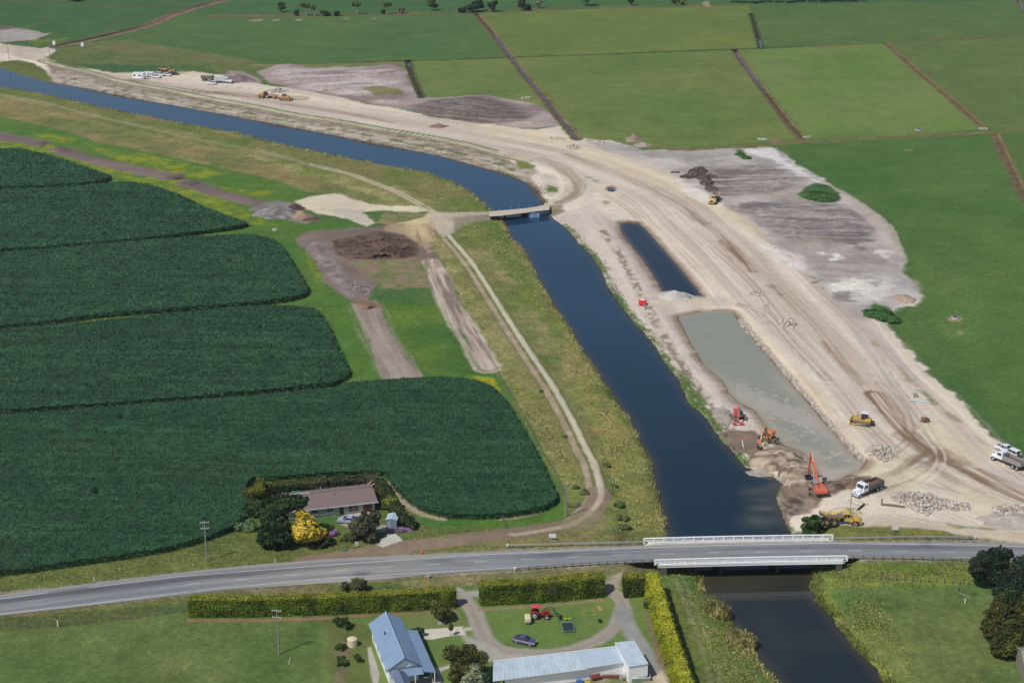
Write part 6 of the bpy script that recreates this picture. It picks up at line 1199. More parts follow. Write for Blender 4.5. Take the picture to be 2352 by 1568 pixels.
# ---------- brown roofed house
HW_ = empty('brown_roofed_house', P(780, 1172, 0), 0, 'long low house with brown tiled roof behind the golden tree', 'house')
z1, z2 = 4.0, 2.55
e_r = Vector(G(868.3,1150.9,z2)); e_l = Vector(G(708.4,1169,z2)); r_r = Vector(G(851,1117.5,z1)); ax = (e_r-e_l).normalized(); up_ = Vector((-ax.y, ax.x, 0)); dpt = (r_r-e_r).dot(up_); ll = Vector(G(640,1139.5,z1)); Ltot = (Vector((e_r.x,e_r.y,0))-Vector((ll.x,ll.y,0))).dot(ax)
def q_(s, d, z): p = e_r-ax*s+up_*d; return Vector((p.x, p.y, z))
mb = MB()
quad_slab(HW_, 'roof', [q_(0,0,z2), q_(Ltot,0,z2), q_(Ltot-.3,dpt,z1), q_(.3,dpt,z1)], .12, m_brown)
quad_slab(HW_, 'roof', [q_(.3,dpt,z1+.003), q_(Ltot-.3,dpt,z1+.003), q_(Ltot,dpt*2,z2), q_(0,dpt*2,z2)], .12, m_brown)
mb = MB(); mb.tube(q_(.3,dpt,z1+.05)-HW_.location, q_(Ltot-.3,dpt,z1+.05)-HW_.location, .13, .13, 8); mb.build('ridge_cap', m_brown, HW_)
mb = MB(); a = q_(-.05,-.08,z2-.12)-HW_.location; b = q_(Ltot+.05,-.08,z2-.12)-HW_.location; mb.loft([[p+v for v in (Vector((0,0,.1)), up_*-.12+Vector((0,0,.1)), up_*-.12-Vector((0,0,.14)), Vector((0,0,-.14)))] for p in (a, b)]); mb.build('gutter', m_gutter, HW_)
quad_slab(HW_, 'lean_to_roof', [q_(Ltot-7,dpt+.3,z1-.12), q_(Ltot+.2,dpt+.3,z1-.12), q_(Ltot+.2,dpt+1.9,z1-.5), q_(Ltot-7,dpt+1.9,z1-.5)], .1, m_zinc)
i_ = .65; w1, w2, w3, w4 = q_(Ltot-i_,i_,0), q_(i_,i_,0), q_(i_,dpt*2-i_,0), q_(Ltot-i_,dpt*2-i_,0)
wall_box(HW_, 'wall', [xy(w1), xy(w2), xy(w3), xy(w4)], -.1, [z2+.1]*4, m_wall2)
mb = MB(); 
for s_ in (i_, Ltot-i_): 
    t = [q_(s_,i_,z2+.1), q_(s_,dpt*2-i_,z2+.1), q_(s_,dpt,z1-.25)]; t = [p-HW_.location for p in t]; mb.add(t+[p+ax*.1*(1 if s_ > 1 else -1) for p in t], [(0,1,2),(5,4,3),(0,3,4,1),(1,4,5,2),(2,5,3,0)])
mb.build('gable', m_wall2, HW_)
for s0, s1, z0, z1_ in ((.30,.36,.9,2.1),(.46,.53,.9,2.1),(.70,.82,.5,2.15)): on_wall(HW_, 'window', xy(w1), xy(w2), s0, s1, z0, z1_, m_glass, frame=m_trim)
on_wall(HW_, 'door', xy(w1), xy(w2), .605, .65, 0, 2.1, m_door, .03); on_wall(HW_, 'garage_door', xy(w1), xy(w2), .87, .965, 0, 2.2, m_garage, .03)
for s_, d_, h_ in ((8,dpt+.4,.7),(Ltot-9.5,dpt+1.0,.9),(Ltot-12,dpt*.75,.6)):
    pb = MB(); zz = z1-(abs(d_-dpt)/dpt)*(z1-z2); c = q_(s_,d_,zz)-HW_.location; pb.tube(c, c+Vector((0,0,h_)), .1, .1, 8); pb.tube(c+Vector((0,0,h_)), c+Vector((0,0,h_+.12)), .18, .18, 8); pb.build('vent_pipe', m_galv, HW_)
# ---------- long shed
LS = empty('long_shed', P(1290, 1545, 0), 0, 'long white shed with pale ribbed iron roof at the bottom edge', 'shed')
zb_, zf_ = 3.7, 2.8
A1, A2 = Vector(G(1133,1517.7,zb_)), Vector(G(1411.3,1484.5,zb_)); F1, F2 = Vector(G(1132,1560.7,zf_)), Vector(G(1433.7,1519.7,zf_)); Am = A1.lerp(A2, .675); Fm = Vector(G(1346.3,1533,zf_)); F1b = F1+(F1-A1).normalized()*0.25; Fmb = Fm+(F1-A1).normalized()*0.25
corr(LS, 'roof', [A1, Am, Fmb, F1b], m_zinc, 21, 0.05); corr(LS, 'roof', [Am+Vector((0,0,.003)), A2, F2, Fm], m_zinc2, 10, 0.05)
ins = lambda a, b, k: a.lerp(b, k)
cL1, cR1, cR2, cL2 = F1.lerp(F2, .09)+(A1-F1)*.06, F2+(A1-F1)*.06-(F2-F1)*.008, A2+(F1-A1)*.05-(A2-A1)*.008, A1.lerp(A2, .09)+(F1-A1)*.05
wall_box(LS, 'wall', [xy(cL1), xy(cR1), xy(cR2), xy(cL2)], -.1, [zf_-.05, zf_-.05, zb_-.15, zb_-.15], m_wall)
for k in (0.012, .09):
    for a_, b_, zz in ((A1, A2, zb_-.1), (F1, F2, zf_-.08)):
        c = a_.lerp(b_, k)-LS.location; pb = MB(); pb.box(Vector((c.x, c.y, zz/2)), (.16,.16,zz)); 
        if k < .05: pb.build('post', m_gpost, LS)
mb = MB(); a = F1b-LS.location; b = Fmb-LS.location; mb.tube(a+Vector((0,0,-.08)), b+Vector((0,0,-.08)), .07, .07, 6); a = Fm-LS.location; b = F2-LS.location; mb.tube(a+Vector((0,0,-.06)), b+Vector((0,0,-.06)), .07, .07, 6); mb.build('gutter', m_gutter, LS)
mb = MB(); a = A1-LS.location; b = A2-LS.location; mb.loft([[p+v for v in (Vector((0,-.1,.09)), Vector((0,.12,.09)), Vector((0,.12,-.12)), Vector((0,-.1,.06)))] for p in (a, b)]); mb.build('flashing', m_trim, LS)
B1, B2, B3, B4 = Vector(G(1411.3,1474.5,zb_+.55)), Vector(G(1457,1469.5,zb_+.55)), Vector(G(1489.8,1523.6,zf_+.6)), Vector(G(1444,1530.8,zf_+.6))
corr(LS, 'end_bay_roof', [B1, B2, B3, B4], m_zinc, 9, 0.05)
cI = (B1+B2+B3+B4)/4; inn = lambda p: p.lerp(cI, .04); b1, b2, b3, b4 = inn(B1), inn(B2), inn(B3), inn(B4)
wall_box(LS, 'end_bay_wall', [xy(b4), xy(b3), xy(b2), xy(b1)], -.1, [zf_+.5, zf_+.5, zb_+.42, zb_+.42], m_wall)
# ---------- grey garden shed
def small_shed(u, v, w, d, h, rz, label, mroof, mwall, door=True):
    r = empty('garden_shed', P(u, v, 0), rz, label, 'shed'); mb = MB(); mb.box((0,0,h/2-.05), (w,d,h+.1)); mb.build('wall', mwall, r); mb = MB()
    for s_ in (-1, 1): mb.add([(0,-d/2-.12,h+.42),(0,d/2+.12,h+.42),(s_*(w/2+.12),d/2+.12,h),(s_*(w/2+.12),-d/2-.12,h),(0,-d/2-.12,h+.36),(0,d/2+.12,h+.36),(s_*(w/2+.12),d/2+.12,h-.06),(s_*(w/2+.12),-d/2-.12,h-.06)], [(0,1,2,3),(7,6,5,4),(0,4,5,1),(1,5,6,2),(2,6,7,3),(3,7,4,0)])
    for s_ in (-1, 1): mb.add([(-w/2,s_*d/2*.99,h),(w/2,s_*d/2*.99,h),(0,s_*d/2*.99,h+.38)], [(0,1,2)])
    mb.build('roof', mroof, r)
    if door: mb = MB(); mb.box((-w*.2,-d/2-.03,h*.45), (w*.35,.06,h*.85)); mb.build('door', pmat('shed_door', C3(150,164,172), .6), r)
    return r
small_shed(902, 1206, 2.3, 3.0, 2.0, R(-6), 'small blue grey metal garden shed beside the concrete driveway', pmat('shed_iron', C3(176,196,206), .5, var=.06), pmat('shed_wall', C3(128,144,156), .6, var=.06, wave=('X', 6, .3)))
BN = empty('weatherboard_shed', G(2376, 1545, 0), R(-4), 'old weatherboard shed with rusty iron roof cut by the right edge', 'shed')
mb = MB(); mb.box((0,0,1.6), (5.4,7,3.3)); mb.build('wall', pmat('weathered_boards', C3(140,130,120), .9, var=.2, scale=2, wave=('X', 4, .4)), BN)
mb = MB()
for s_ in (-1, 1): mb.add([(-2.9,s_*3.7,3.2),(2.9,s_*3.7,3.2),(2.9,0,4.6),(-2.9,0,4.6),(-2.9,s_*3.7,3.1),(2.9,s_*3.7,3.1),(2.9,0,4.5),(-2.9,0,4.5)], [(0,1,2,3),(7,6,5,4),(0,4,5,1),(1,5,6,2),(2,6,7,3),(3,7,4,0)])
mb.add([(-2.7,-3.5,3.2),(-2.7,3.5,3.2),(-2.7,0,4.45)], [(0,1,2)]); mb.build('roof', pmat('rusty_iron', C3(150,150,140), .7, var=.25, scale=1.2, grime=.5), BN)
# ---------- greenhouse / cold frame, tanks and bins
GH = empty('glass_cold_frame', P(1468, 1560, 0), R(5), 'glass cold frame with white timber at the foot of the long shed', 'cold frame')
mb = MB(); mb.box((0,0,.35), (3.9,1.6,.7)); mb.build('base', pmat('cold_frame_base', C3(120,140,120), .7, var=.2), GH); mb = MB(); mb.box((0,0,.74), (3.9,1.6,.06)); mb.build('glass', m_glass, GH); mb = MB(); mb.box((0,-.8,.78), (4.0,.1,.12)); mb.box((0,.8,.78), (4.0,.1,.12))
for x in (-1.95,-.65,.65,1.95): mb.box((x,0,.79), (.07,1.6,.07))
mb.build('frame', m_trim, GH)
def tank(u, v, r, h, label, mat, name='water_tank', cat='water tank'):
    t = empty(name, P(u, v, -.02), 0, label, cat); mb = MB(); n = 20
    for z0 in range(6): mb.tube((0,0,h*z0/6), (0,0,h*(z0+1)/6), r*(1 if z0 % 2 else .97), r*(.97 if z0 % 2 else 1), n, False)
    mb.build('tank_body', mat, t); mb = MB(); mb.tube((0,0,h), (0,0,h+.18), r*.99, r*.35, n); mb.tube((r*.3,0,h+.1), (r*.3,0,h+.26), .22, .22, 10); mb.build('lid', mat, t); return t
m_cream = pmat('cream_plastic', C3(222,206,176), .5, var=.05)
tank(809, 1482, .95, 1.55, 'cream ribbed plastic water tank on the lawn left of the house', m_cream)
m_teal = pmat('teal_lid', C3(90,160,150), .5); m_pale = pmat('pale_bin', C3(214,218,206), .6)
def bin_(u, v, s, label, rz=0.0, body=None, lid=None, name='storage_bin', cat='bin'):
    t = empty(name, P(u, v, 0), rz, label, cat); mb = MB(); mb.bbox((0,0,s[2]/2), s, .05); mb.build('bin_body', body or m_pale, t); mb = MB(); mb.box((0,0,s[2]+.06), (s[0]*1.06,s[1]*1.06,.12)); mb.build('lid', lid or m_teal, t); return t
bin_(774, 1125, (1.2,1.0,1.3), 'pale bin with teal lid behind the house, left of its twin'); bin_(803, 1122, (1.3,1.1,1.7), 'taller pale bin with teal lid behind the house')
bin_(681, 1138, (2.0,1.2,1.2), 'low green box behind the left end of the brown roof', body=pmat('green_plastic', C3(40,130,104), .5), lid=pmat('green_plastic', C3(40,130,104), .5), name='garden_box', cat='box')
bin_(791.5, 1264, (.7,.5,.3), 'tiny green utility box on the verge in front of the golden tree', body=MATS['green_plastic'], lid=MATS['green_plastic'], name='utility_box', cat='utility box')
t = empty('playhouse', P(853, 1119, 0), R(20), 'small white and brown playhouse at the right end of the back hedge', 'playhouse'); mb = MB(); mb.box((0,0,.6), (1.8,1.5,1.3)); mb.build('wall', m_wall, t); mb = MB()
mb.add([(-1.05,-.9,1.2),(-1.05,.9,1.2),(0,.9,1.9),(0,-.9,1.9),(1.05,-.9,1.2),(1.05,.9,1.2)], [(0,1,2,3),(3,2,5,4)]); mb.build('roof', pmat('pinkish_roof', C3(176,140,124), .7), t); mb = MB(); mb.box((.3,-.78,.55), (.5,.06,.9)); mb.build('door', m_door, t)
# junk in front of the long shed
mb = empty('rusty_barrel', P(1368, 1560, 0), R(20), 'rusty red brown barrel lying in front of the long shed', 'barrel'); b_ = MB(); b_.tube((-.75,0,.6), (.75,0,.6), .58, .58, 16); b_.tube((-.95,0,.6), (-.75,0,.6), .3, .58, 16); b_.build('barrel_body', pmat('rust', C3(122,62,50), .8, var=.25, scale=3), mb); b_ = MB(); b_.box((-.4,0,.1), (.1,.9,.2)); b_.box((.4,0,.1), (.1,.9,.2)); b_.build('stand', m_gpost, mb)
mb = empty('wire_trolley', P(1433, 1560, 0), R(10), 'grey machinery part leaning by the corner of the long shed', 'machinery'); b_ = MB(); b_.box((0,0,.7), (1.1,.9,.5)); b_.tube((-.5,-.4,.3), (-.5,.4,.3), .3, .3, 12); b_.tube((.5,-.4,.3), (.5,.4,.3), .3, .3, 12); b_.tube((.3,0,.9), (.4,0,1.8), .08, .08, 6); b_.build('machine_body', m_galv, mb)
for i, (u, v, s, c_, lb) in enumerate(((1331,1566,(1.2,.5,.5),C3(54,110,190),'bright blue drum in front of the long shed'),(1403,1556,(3.2,.5,.6),C3(120,74,58),'brown timber planter box in front of the long shed'),(1350,1568,(1.0,.5,.4),C3(206,176,50),'yellow crate in front of the long shed'))):
    o = MB(); o.bbox((0,0,s[2]/2), s, .06); o = o.build(('drum','planter','crate')[i], pmat('junk_%d' % i, c_, .6, var=.15)); o.location = P(u, v, 0); tag(o, lb, ('drum','planter','crate')[i])
# trampoline and swing set
t = empty('trampoline', P(1304, 1444, 0), R(4), 'rectangular trampoline with black mat and green frame on the lawn', 'trampoline'); W2, D2t = 1.15, 1.75
mb = MB(); mb.box((0,0,.55), (W2*2-.4, D2t*2-.5, .04)); mb.build('mat', pmat('black_mat', C3(46,52,66), .7), t); mb = MB()
for a, b in (((-W2,-D2t),(W2,-D2t)),((W2,-D2t),(W2,D2t)),((W2,D2t),(-W2,D2t)),((-W2,D2t),(-W2,-D2t))): mb.tube((*a,.56), (*b,.56), .06, .06, 6)
mb.build('frame', pmat('green_grey_pad', C3(120,150,140), .6), t)
for x in (-W2+.1, W2-.1):
    for y in (-D2t+.2, D2t-.2): o = MB(); o.tube((x,y,0), (x,y,.55), .05, .05, 6); o.build('leg', MATS['green_grey_pad'], t)
t = empty('swing_set', P(1300, 1425, 0), R(3), 'green pipe swing set with yellow seats behind the trampoline', 'swing set'); mg = pmat('green_pipe', C3(60,130,80), .5); mb = MB(); mb.tube((-1.3,0,2.1), (1.3,0,2.1), .04, .04, 6); mb.build('top_bar', mg, t)
for x in (-1.3, 1.3):
    for y in (-.9, .9): o = MB(); o.tube((x*1.05,y,0), (x,0,2.1), .035, .035, 6); o.build('leg', mg, t)
for x in (-.1, .75): o = MB(); o.box((x,0,.5), (.55,.3,.08)); o.tube((x-.22,0,.5), (x-.22,0,2.1), .012, .012, 4); o.tube((x+.22,0,.5), (x+.22,0,2.1), .012, .012, 4); o.build('seat', pmat('yellow_plastic', C3(206,210,50), .5), t)
t = empty('drink_cooler_stand', P(1214, 1400, 0), 0, 'small yellow topped post behind the beige sprayer tank', 'post') if False else None
# sprayer tank by the tractor
t = empty('sprayer_tank', P(1212.5, 1429, 0), R(5), 'beige tank on a small frame left of the red tractor', 'tank'); mb = MB(); mb.bbox((0,0,.95), (1.2,2.0,1.1), .25); mb.build('tank_body', m_cream, t); mb = MB(); mb.box((0,0,.25), (1.0,1.8,.12)); mb.box((0,-1.0,.4), (.7,.2,.3)); mb.build('frame', m_gpost, t)
for y in (-.7,.7):
    for x in (-.45,.45): o = MB(); o.box((x,y,.12), (.12,.12,.26)); o.build('leg', m_gpost, t)
# log rounds on the lawn
for i, (u, v, k) in enumerate(((1339,1406,1),(1341.5,1414,1),(1363,1405,1),(1366,1411.5,1))):
    o = MB(); o.tube((-.35,0,.1), (.35,.05,.1), .12, .12, 8); o = o.build('firewood_log', pmat('cut_wood', C3(176,140,96), .9)); o.location = P(u, v, 0); tag(o, ['back left','front left','back right','front right'][i]+' log of four lying on the lawn', 'log', 'logs on the lawn')
o = MB(); o.box((0,0,.06), (.7,1.9,.12)); o = o.build('timber_pallet', MATS['cut_wood']); o.location = P(1377, 1397, 0); o.rotation_euler.z = R(15); tag(o, 'orange brown timber board lying flat on the lawn', 'board')
# ---------- poles
m_pole = pmat('weathered_pole', C3(148,142,134), .9, var=.15, scale=2); m_arm = pmat('crossarm', C3(176,172,150), .8)
m_ins = pmat('porcelain', C3(220,220,214), .3)
def pole(u, v, h, label, arms=((.35,1.9),(1.7,1.9)), rz=0.0, lean=0.0, r=.16, mat=None):
    t = empty('power_pole', P(u, v, 0), rz, label, 'power pole', 'power poles'); t.rotation_euler = (0, lean, rz); mb = MB(); mb.tube((0,0,-.3), (0,0,h), r, r*.7, 10); mb.build('pole', mat or m_pole, t)
    for d, w in arms:
        o = MB(); o.box((0,-.15,h-d), (w,.12,.14)); o = o.build('crossarm', m_arm, t)
        for x in (-.45,-.2,.2,.45): q = MB(); q.tube((x*w,-.15,h-d+.05), (x*w,-.15,h-d+.28), .05, .04, 6); q.build('insulator', m_ins, o)
    return t
pole(475.5, 1289, 9.4, 'tall double crossarm power pole in front of the maize, left of the house garden', rz=R(6)); pole(641, 1502, 9.6, 'tall double crossarm power pole in the grass field below the long hedge', rz=R(-12))
pole(1300, 1187, 8.2, 'single power pole at the track bend beside the levee', ((.25,.9),(1.0,.8)), rz=R(40)); pole(1953, 1176, 8.6, 'thin grey power pole behind the yellow articulated dump truck', ((.3,.5),), r=.1)
pole(114.5, 133, 10.5, 'far power pole beside the sand track at the top left', ((.4,2.4),(1.6,1.6))); pole(21, 141, 10, 'far power pole at the left edge of the photo', ((.4,1.4),), r=.14)
for i, (u, v, h, lb) in enumerate(((125,109,3.6,'white transformer cabinet on a pole, beside the far left power pole'), (190,112,3.4,'pale transformer cabinet on a pole, standing alone in rough grass'))):
    t = empty('transformer_cabinet', P(u, v, 0), 0, lb, 'cabinet', 'transformer cabinets'); mb = MB(); mb.box((0,0,h-1.2), (1.5,1.2,2.0)); mb.build('cabinet', m_wall, t); mb = MB(); mb.tube((-.6,0,0), (-.6,0,h-.4), .12, .12, 6); mb.tube((.6,0,0), (.6,0,h-.4), .12, .12, 6); mb.build('support', m_pole, t)
def post(u, v, h, r, label, mat, name='marker_post', cat='post', group=None, band=None):
    t = empty(name, P(u, v, 0), 0, label, cat, group); mb = MB(); mb.box((0,0,h/2-.1), (r*2,r*1.2,h+.2)); mb.build('post', mat, t)
    if band: mb = MB(); mb.box((0,-.005,h-.25), (r*2.1,r*1.35,.14)); mb.build('reflector', band, t)
    return t
m_red = pmat('red_reflector', C3(200,50,40), .4)
post(216, 1335, 1.0, .07, 'white edge marker post on the verge at the left, by the dark road patch', m_wcap, group='road edge marker posts', band=m_red); post(632, 1291, 1.0, .07, 'white edge marker post on the verge below the tall dark tree', m_wcap, group='road edge marker posts', band=m_red)
for i, (u, v, h, lb) in enumerate(((133,1438,1.3,'pale fence post in the field, furthest left'), (482,1425 if False else 1430-0,1.0,''), (2216,1386,1.2,'short white post on the grass left of the conifers'), (2235,1366,1.2,'grey strainer post left of the brown conifers'), (282,1412,1.0,'grey fence post halfway along the left field'))):
    if lb: post(u, v, h, .1, lb, m_wcap if i in (0,2) else m_gpost, 'fence_post', 'post', 'lone fence posts')
t = empty('broken_pole', P(2201, 1361, 0), 0, 'pale leaning broken pole on the grass right of the canal', 'pole'); mb = MB(); mb.tube((0,0,0), (-1.0,.3,3.4), .09, .07, 7); mb.build('upright', m_pole, t); mb = MB(); mb.tube((.2,0,.1), (2.2,-3.0,.15), .08, .08, 7); mb.build('fallen_rail', m_pole, t)
t = empty('leaning_plank', P(703-38, 1518, 0), 0, 'long white plank lying in the field right of the power pole', 'plank'); mb = MB(); mb.box((0,0,.08), (.14,2.6,.06)); mb.build('plank', m_arm, t)
# ---------- fences
m_wire = pmat('fence_wire', C3(120,120,112), .6)
def fence(pts, n, h, label, r=.07, wires=3, name='wire_fence'):
    W_ = [P(u, v) for u, v in catmull(pts, 4)]; t = empty(name, W_[0], 0, label, 'fence'); cum = [0]
    for a, b in zip(W_[:-1], W_[1:]): cum.append(cum[-1]+(b-a).length)
    def at(s):
        for i in range(len(W_)-1):
            if s <= cum[i+1]+1e-6: return W_[i].lerp(W_[i+1], (s-cum[i])/(cum[i+1]-cum[i]+1e-9))
        return W_[-1]
    PT_ = [at(cum[-1]*i/(n-1))-t.location for i in range(n)]; me = None
    for p in PT_:
        if me is None: o = MB(); o.tube((0,0,-.1), (0,0,h), r, r, 6); o = o.build('post', m_gpost, t); me = o.data
        else: o = link_mesh('post', me, None, t)
        o.location = p
    mb = MB()
    for k in range(wires):
        for a, b in zip(PT_[:-1], PT_[1:]): mb.tube(a+Vector((0,0,h*(.35+.6*k/max(1, wires-1)))), b+Vector((0,0,h*(.35+.6*k/max(1, wires-1)))), .012, .012, 3, False)
    mb.build('wire', m_wire, t); return t
fence([(1143,850),(1147,864),(1177,915),(1215,980),(1246,1042),(1280,1096),(1299,1150),(1303,1184)], 46, 1.1, 'wire fence between the largest maize block and the levee track')
fence([(0,957),(103,950),(273,938),(513,919),(752,897)], 40, 1.1, 'wire fence in the narrow gap above the largest maize block'); fence([(0,760),(137,747),(376,728),(581,712),(715,705),(800,700)], 40, 1.1, 'wire fence in the gap above the fourth maize block'); fence([(171,571),(376,556),(547,542),(640,538)], 24, 1.1, 'wire fence in the gap above the third maize block')
fence([(1162,1215),(1158,1204),(1154,1193)], 5, 1.1, 'short post and rail fence across the verge beside the maize', .09); fence([(1880,1325),(2000,1330),(2120,1336),(2240,1344),(2300,1352)], 24, 1.1, 'wire fence through rough grass on the right bank below the bridge'); fence([(1306,1165),(1322,1166),(1332,1160)], 6, 1.2, 'short grey timber fence at the foot of the power pole by the track bend', .1)
fence([(1850,322),(1941,318),(2061,313),(2170,307),(2262,300)], 30, 1.1, 'wire fence along the boundary strip above the large right paddock'); fence([(0,1449),(260,1425),(440,1402)], 22, 1.1, 'wire fence along the upper edge of the lower left field')
for u, v, rz, lb in ((1852,318,20,'pale farm gate at the bottom of the second brown drain'), (2257,299,-5,'pale farm gate where the third brown drain meets the boundary'), (1750,323,-8,'pale farm gate lying open at the edge of the grey disposal ground')):
    t = empty('farm_gate', P(u, v, 0), R(rz), lb, 'gate', 'farm gates'); mb = MB()
    for z in (.25,.5,.75,1.0): mb.tube((-1.9,0,z), (1.9,0,z), .06, .06, 5)
    for x in (-1.9,0,1.9): mb.tube((x,0,.2), (x,0,1.05), .06, .06, 5)
    mb.build('gate_frame', m_wcap, t)
for u, v, lb in ((1846,321,''),):
    pass
tt_ = empty('water_trough', P(2194, 731, 0), 0, 'round concrete water trough in its bare ring in the right paddock', 'trough'); mb = MB(); mb.tube((0,0,0), (0,0,.55), 1.1, 1.15, 18, True); mb.build('trough_wall', m_conc, tt_); mb = MB(); mb.tube((0,0,.552), (0,0,.57), .95, .95, 18); mb.build('water', m_dw, tt_)
tt_ = empty('water_trough', P(2110, 300, 0), 0, 'dark water trough beside the boundary strip, far right', 'trough'); mb = MB(); mb.tube((0,0,0), (0,0,.6), 1.6, 1.6, 16); mb.build('trough_wall', m_conc, tt_); mb = MB(); mb.tube((0,0,.602), (0,0,.62), 1.4, 1.4, 16); mb.build('water', m_dw, tt_)
# ---------- signs and cones
def sign(u, v, w, h, z, label, rz=0.0, c2=None, posts=2, body=None):
    t = empty('sign', P(u, v, 0), R(rz), label, 'sign'); mb = MB(); mb.box((0,0,z+h/2), (w,.06,h)); mb.build('panel', body or m_wcap, t)
    if c2: mb = MB(); mb.box((0,-.035,z+h*.12), (w*.96,.02,h*.2)); mb.build('band', c2, t)
    for x in ([-w*.35, w*.35] if posts == 2 else [0]): o = MB(); o.box((x,.06,(z+h)/2-.1), (.1,.08,z+h)); o.build('leg', m_gpost, t)
    return t
mbl = pmat('sign_blue', C3(150,184,214), .5)
sign(1269, 1240, 1.5, 1.0, .5, 'white roadside hoarding with pale blue band, left of the highway bridge', -4, mbl); sign(2056, 1222, 1.5, 1.0, .5, 'white roadside hoarding with pale blue band, right of the highway bridge', 4, mbl)
sg = sign(819.5, 1257, .75, .95, .45, 'small white sign with red lettering lines on the verge before the driveway', 12, None, 1); mb = MB()
for z in (1.2,1.05,.9,.72): mb.box((0,-.036,z), (.5,.02,.06))
mb.build('lettering', pmat('sign_red', C3(196,80,84), .5), sg)
m_or = pmat('safety_orange', C3(224,84,52), .5)
def cone(u, v, label, arrow=False):
    t = empty('traffic_cone', P(u, v, .02), 0, label, 'traffic cone', 'roadworks cones'); t.location.z = max(t.location.z, rz_u(u)+.01); mb = MB(); mb.box((0,0,.03), (.55,.55,.06)); mb.tube((0,0,.05), (0,0,.95), .2, .05, 10); mb.build('cone_body', m_or, t); mb = MB(); mb.tube((0,0,.45), (0,0,.62), .137, .107, 10, False); mb.build('band', m_wcap, t); return t
cone(969, 1271, 'orange traffic cone on the far shoulder of the road'); cone(978, 1328, 'orange traffic cone on the near shoulder beside the fallen sign'); 
t = empty('roadworks_sign', P(983, 1327, 0), R(25), 'fallen roadworks sign with orange bag on the near road shoulder', 'sign'); t.location.z = rz_u(980); mb = MB(); mb.box((0,0,.35), (.7,.08,.8), ry=.5); mb.build('panel', m_wcap, t); mb = MB(); mb.box((.5,-.1,.1), (.6,.3,.2)); mb.build('sandbag', pmat('dark_bag', C3(60,56,56), .8), t)
print('buildings', round(time.time()-T0, 1))
# ================================================================ HAZE
mb = MB(); mb.box((0, 900, 80), (5200, 4200, 196)); hz = mb.build('haze', None)
hm = bpy.data.materials.new('haze'); hm.use_nodes = True; nt = hm.node_tree
for n_ in list(nt.nodes): nt.nodes.remove(n_)
out_ = nt.nodes.new('ShaderNodeOutputMaterial'); pv = nt.nodes.new('ShaderNodeVolumePrincipled'); pv.inputs['Color'].default_value = (0.80, 0.87, 1.0, 1); pv.inputs['Density'].default_value = 0.00007; pv.inputs['Anisotropy'].default_value = 0.3
nt.links.new(pv.outputs[0], out_.inputs['Volume']); hz.data.materials.append(hm); tag(hz, 'thin summer haze over the plain', 'haze', kind='stuff')
# ================================================================ VEHICLES AND MACHINES
m_tyre = pmat('tyre_rubber', C3(48,46,46,1), .85, var=.2); m_rim = pmat('steel_rim', C3(190,190,188), .4, metal=.3); m_dark = pmat('dark_steel', C3(58,56,56), .6, var=.2); m_chassis = pmat('black_chassis', C3(38,38,40), .7)
m_carw = pmat('white_car_paint', C3(238,240,244), .25, var=.02, coat=.5); m_cars = pmat('silver_car_paint', C3(168,178,204), .25, var=.03, coat=.5); m_navy = pmat('navy_car_paint', C3(84,84,120), .22, var=.04, coat=.6); m_maroon = pmat('maroon_car_paint', C3(78,30,34), .25, coat=.6)
m_yel = pmat('machine_yellow', C3(214,176,84), .55, var=.12, scale=1.6, grime=.28); m_yel2 = pmat('faded_machine_yellow', C3(214,182,112), .5, var=.1, scale=1.2, grime=.15); m_org = pmat('excavator_orange', C3(218,104,76), .5, var=.1, scale=1.6, grime=.2); m_dor = pmat('excavator_amber', C3(218,142,76), .5, var=.12, scale=1.6, grime=.25); m_redx = pmat('excavator_red', C3(196,88,74), .5, var=.12, scale=1.6, grime=.25)
m_trk = pmat('muddy_track_steel', C3(128,118,106), .8, var=.3, scale=4); m_mud = pmat('muddy_rim', C3(150,124,92), .8, var=.25, scale=4); m_lamp = pmat('lamp_lens', C3(240,236,220), .2); m_tail = pmat('tail_lamp', C3(190,40,36), .3); m_greyb = pmat('grey_truck_body', C3(150,150,148), .6, var=.12, grime=.1); m_silverb = pmat('silver_truck_body', C3(196,200,206), .4, var=.05); m_dgrey = pmat('dark_grey_tray', C3(104,102,98), .6, var=.15); m_tan = pmat('tan_yellow', C3(200,150,88), .5, var=.12, grime=.15)
def wheel(par, x, y, r, w, rimmat=None, z=None):
    z = r if z is None else z; s_ = 1 if y > 0 else -1
    mb = MB(); mb.tube((x,y-w/2,z), (x,y+w/2,z), r, r, 18, False)
    for q in (-1, 1): mb.tube((x,y+q*w/2,z), (x,y+q*(w/2-.02),z), r, r*.62, 18, False)
    wl = mb.build('wheel', m_tyre, par); mb = MB(); mb.tube((x,y+s_*(w/2-.05),z), (x,y+s_*(w/2+.01),z), r*.62, r*.55, 14); mb.tube((x,y+s_*(w/2),z), (x,y+s_*(w/2+.05),z), r*.2, r*.16, 8); mb.build('rim', rimmat or m_rim, wl); return wl
def body_loft(prof, W, tumble=.0, zt=1.0):
    """side profile (x,z) closed; width varies with z : returns MB"""
    mb = MB(); n = len(prof); zs = [p[1] for p in prof]; z0, z1 = min(zs), max(zs)
    f = lambda z: W/2*(1-tumble*max(0, (z-zt)))
    A = [(x, -f(z), z) for x, z in prof]; B = [(x, f(z), z) for x, z in prof]
    mb.add(A+B, [(i, (i+1) % n, n+(i+1) % n, n+i) for i in range(n)]); mb.add(A, [tuple(range(n-1, -1, -1))]); mb.add(B, [tuple(range(n))]); return mb
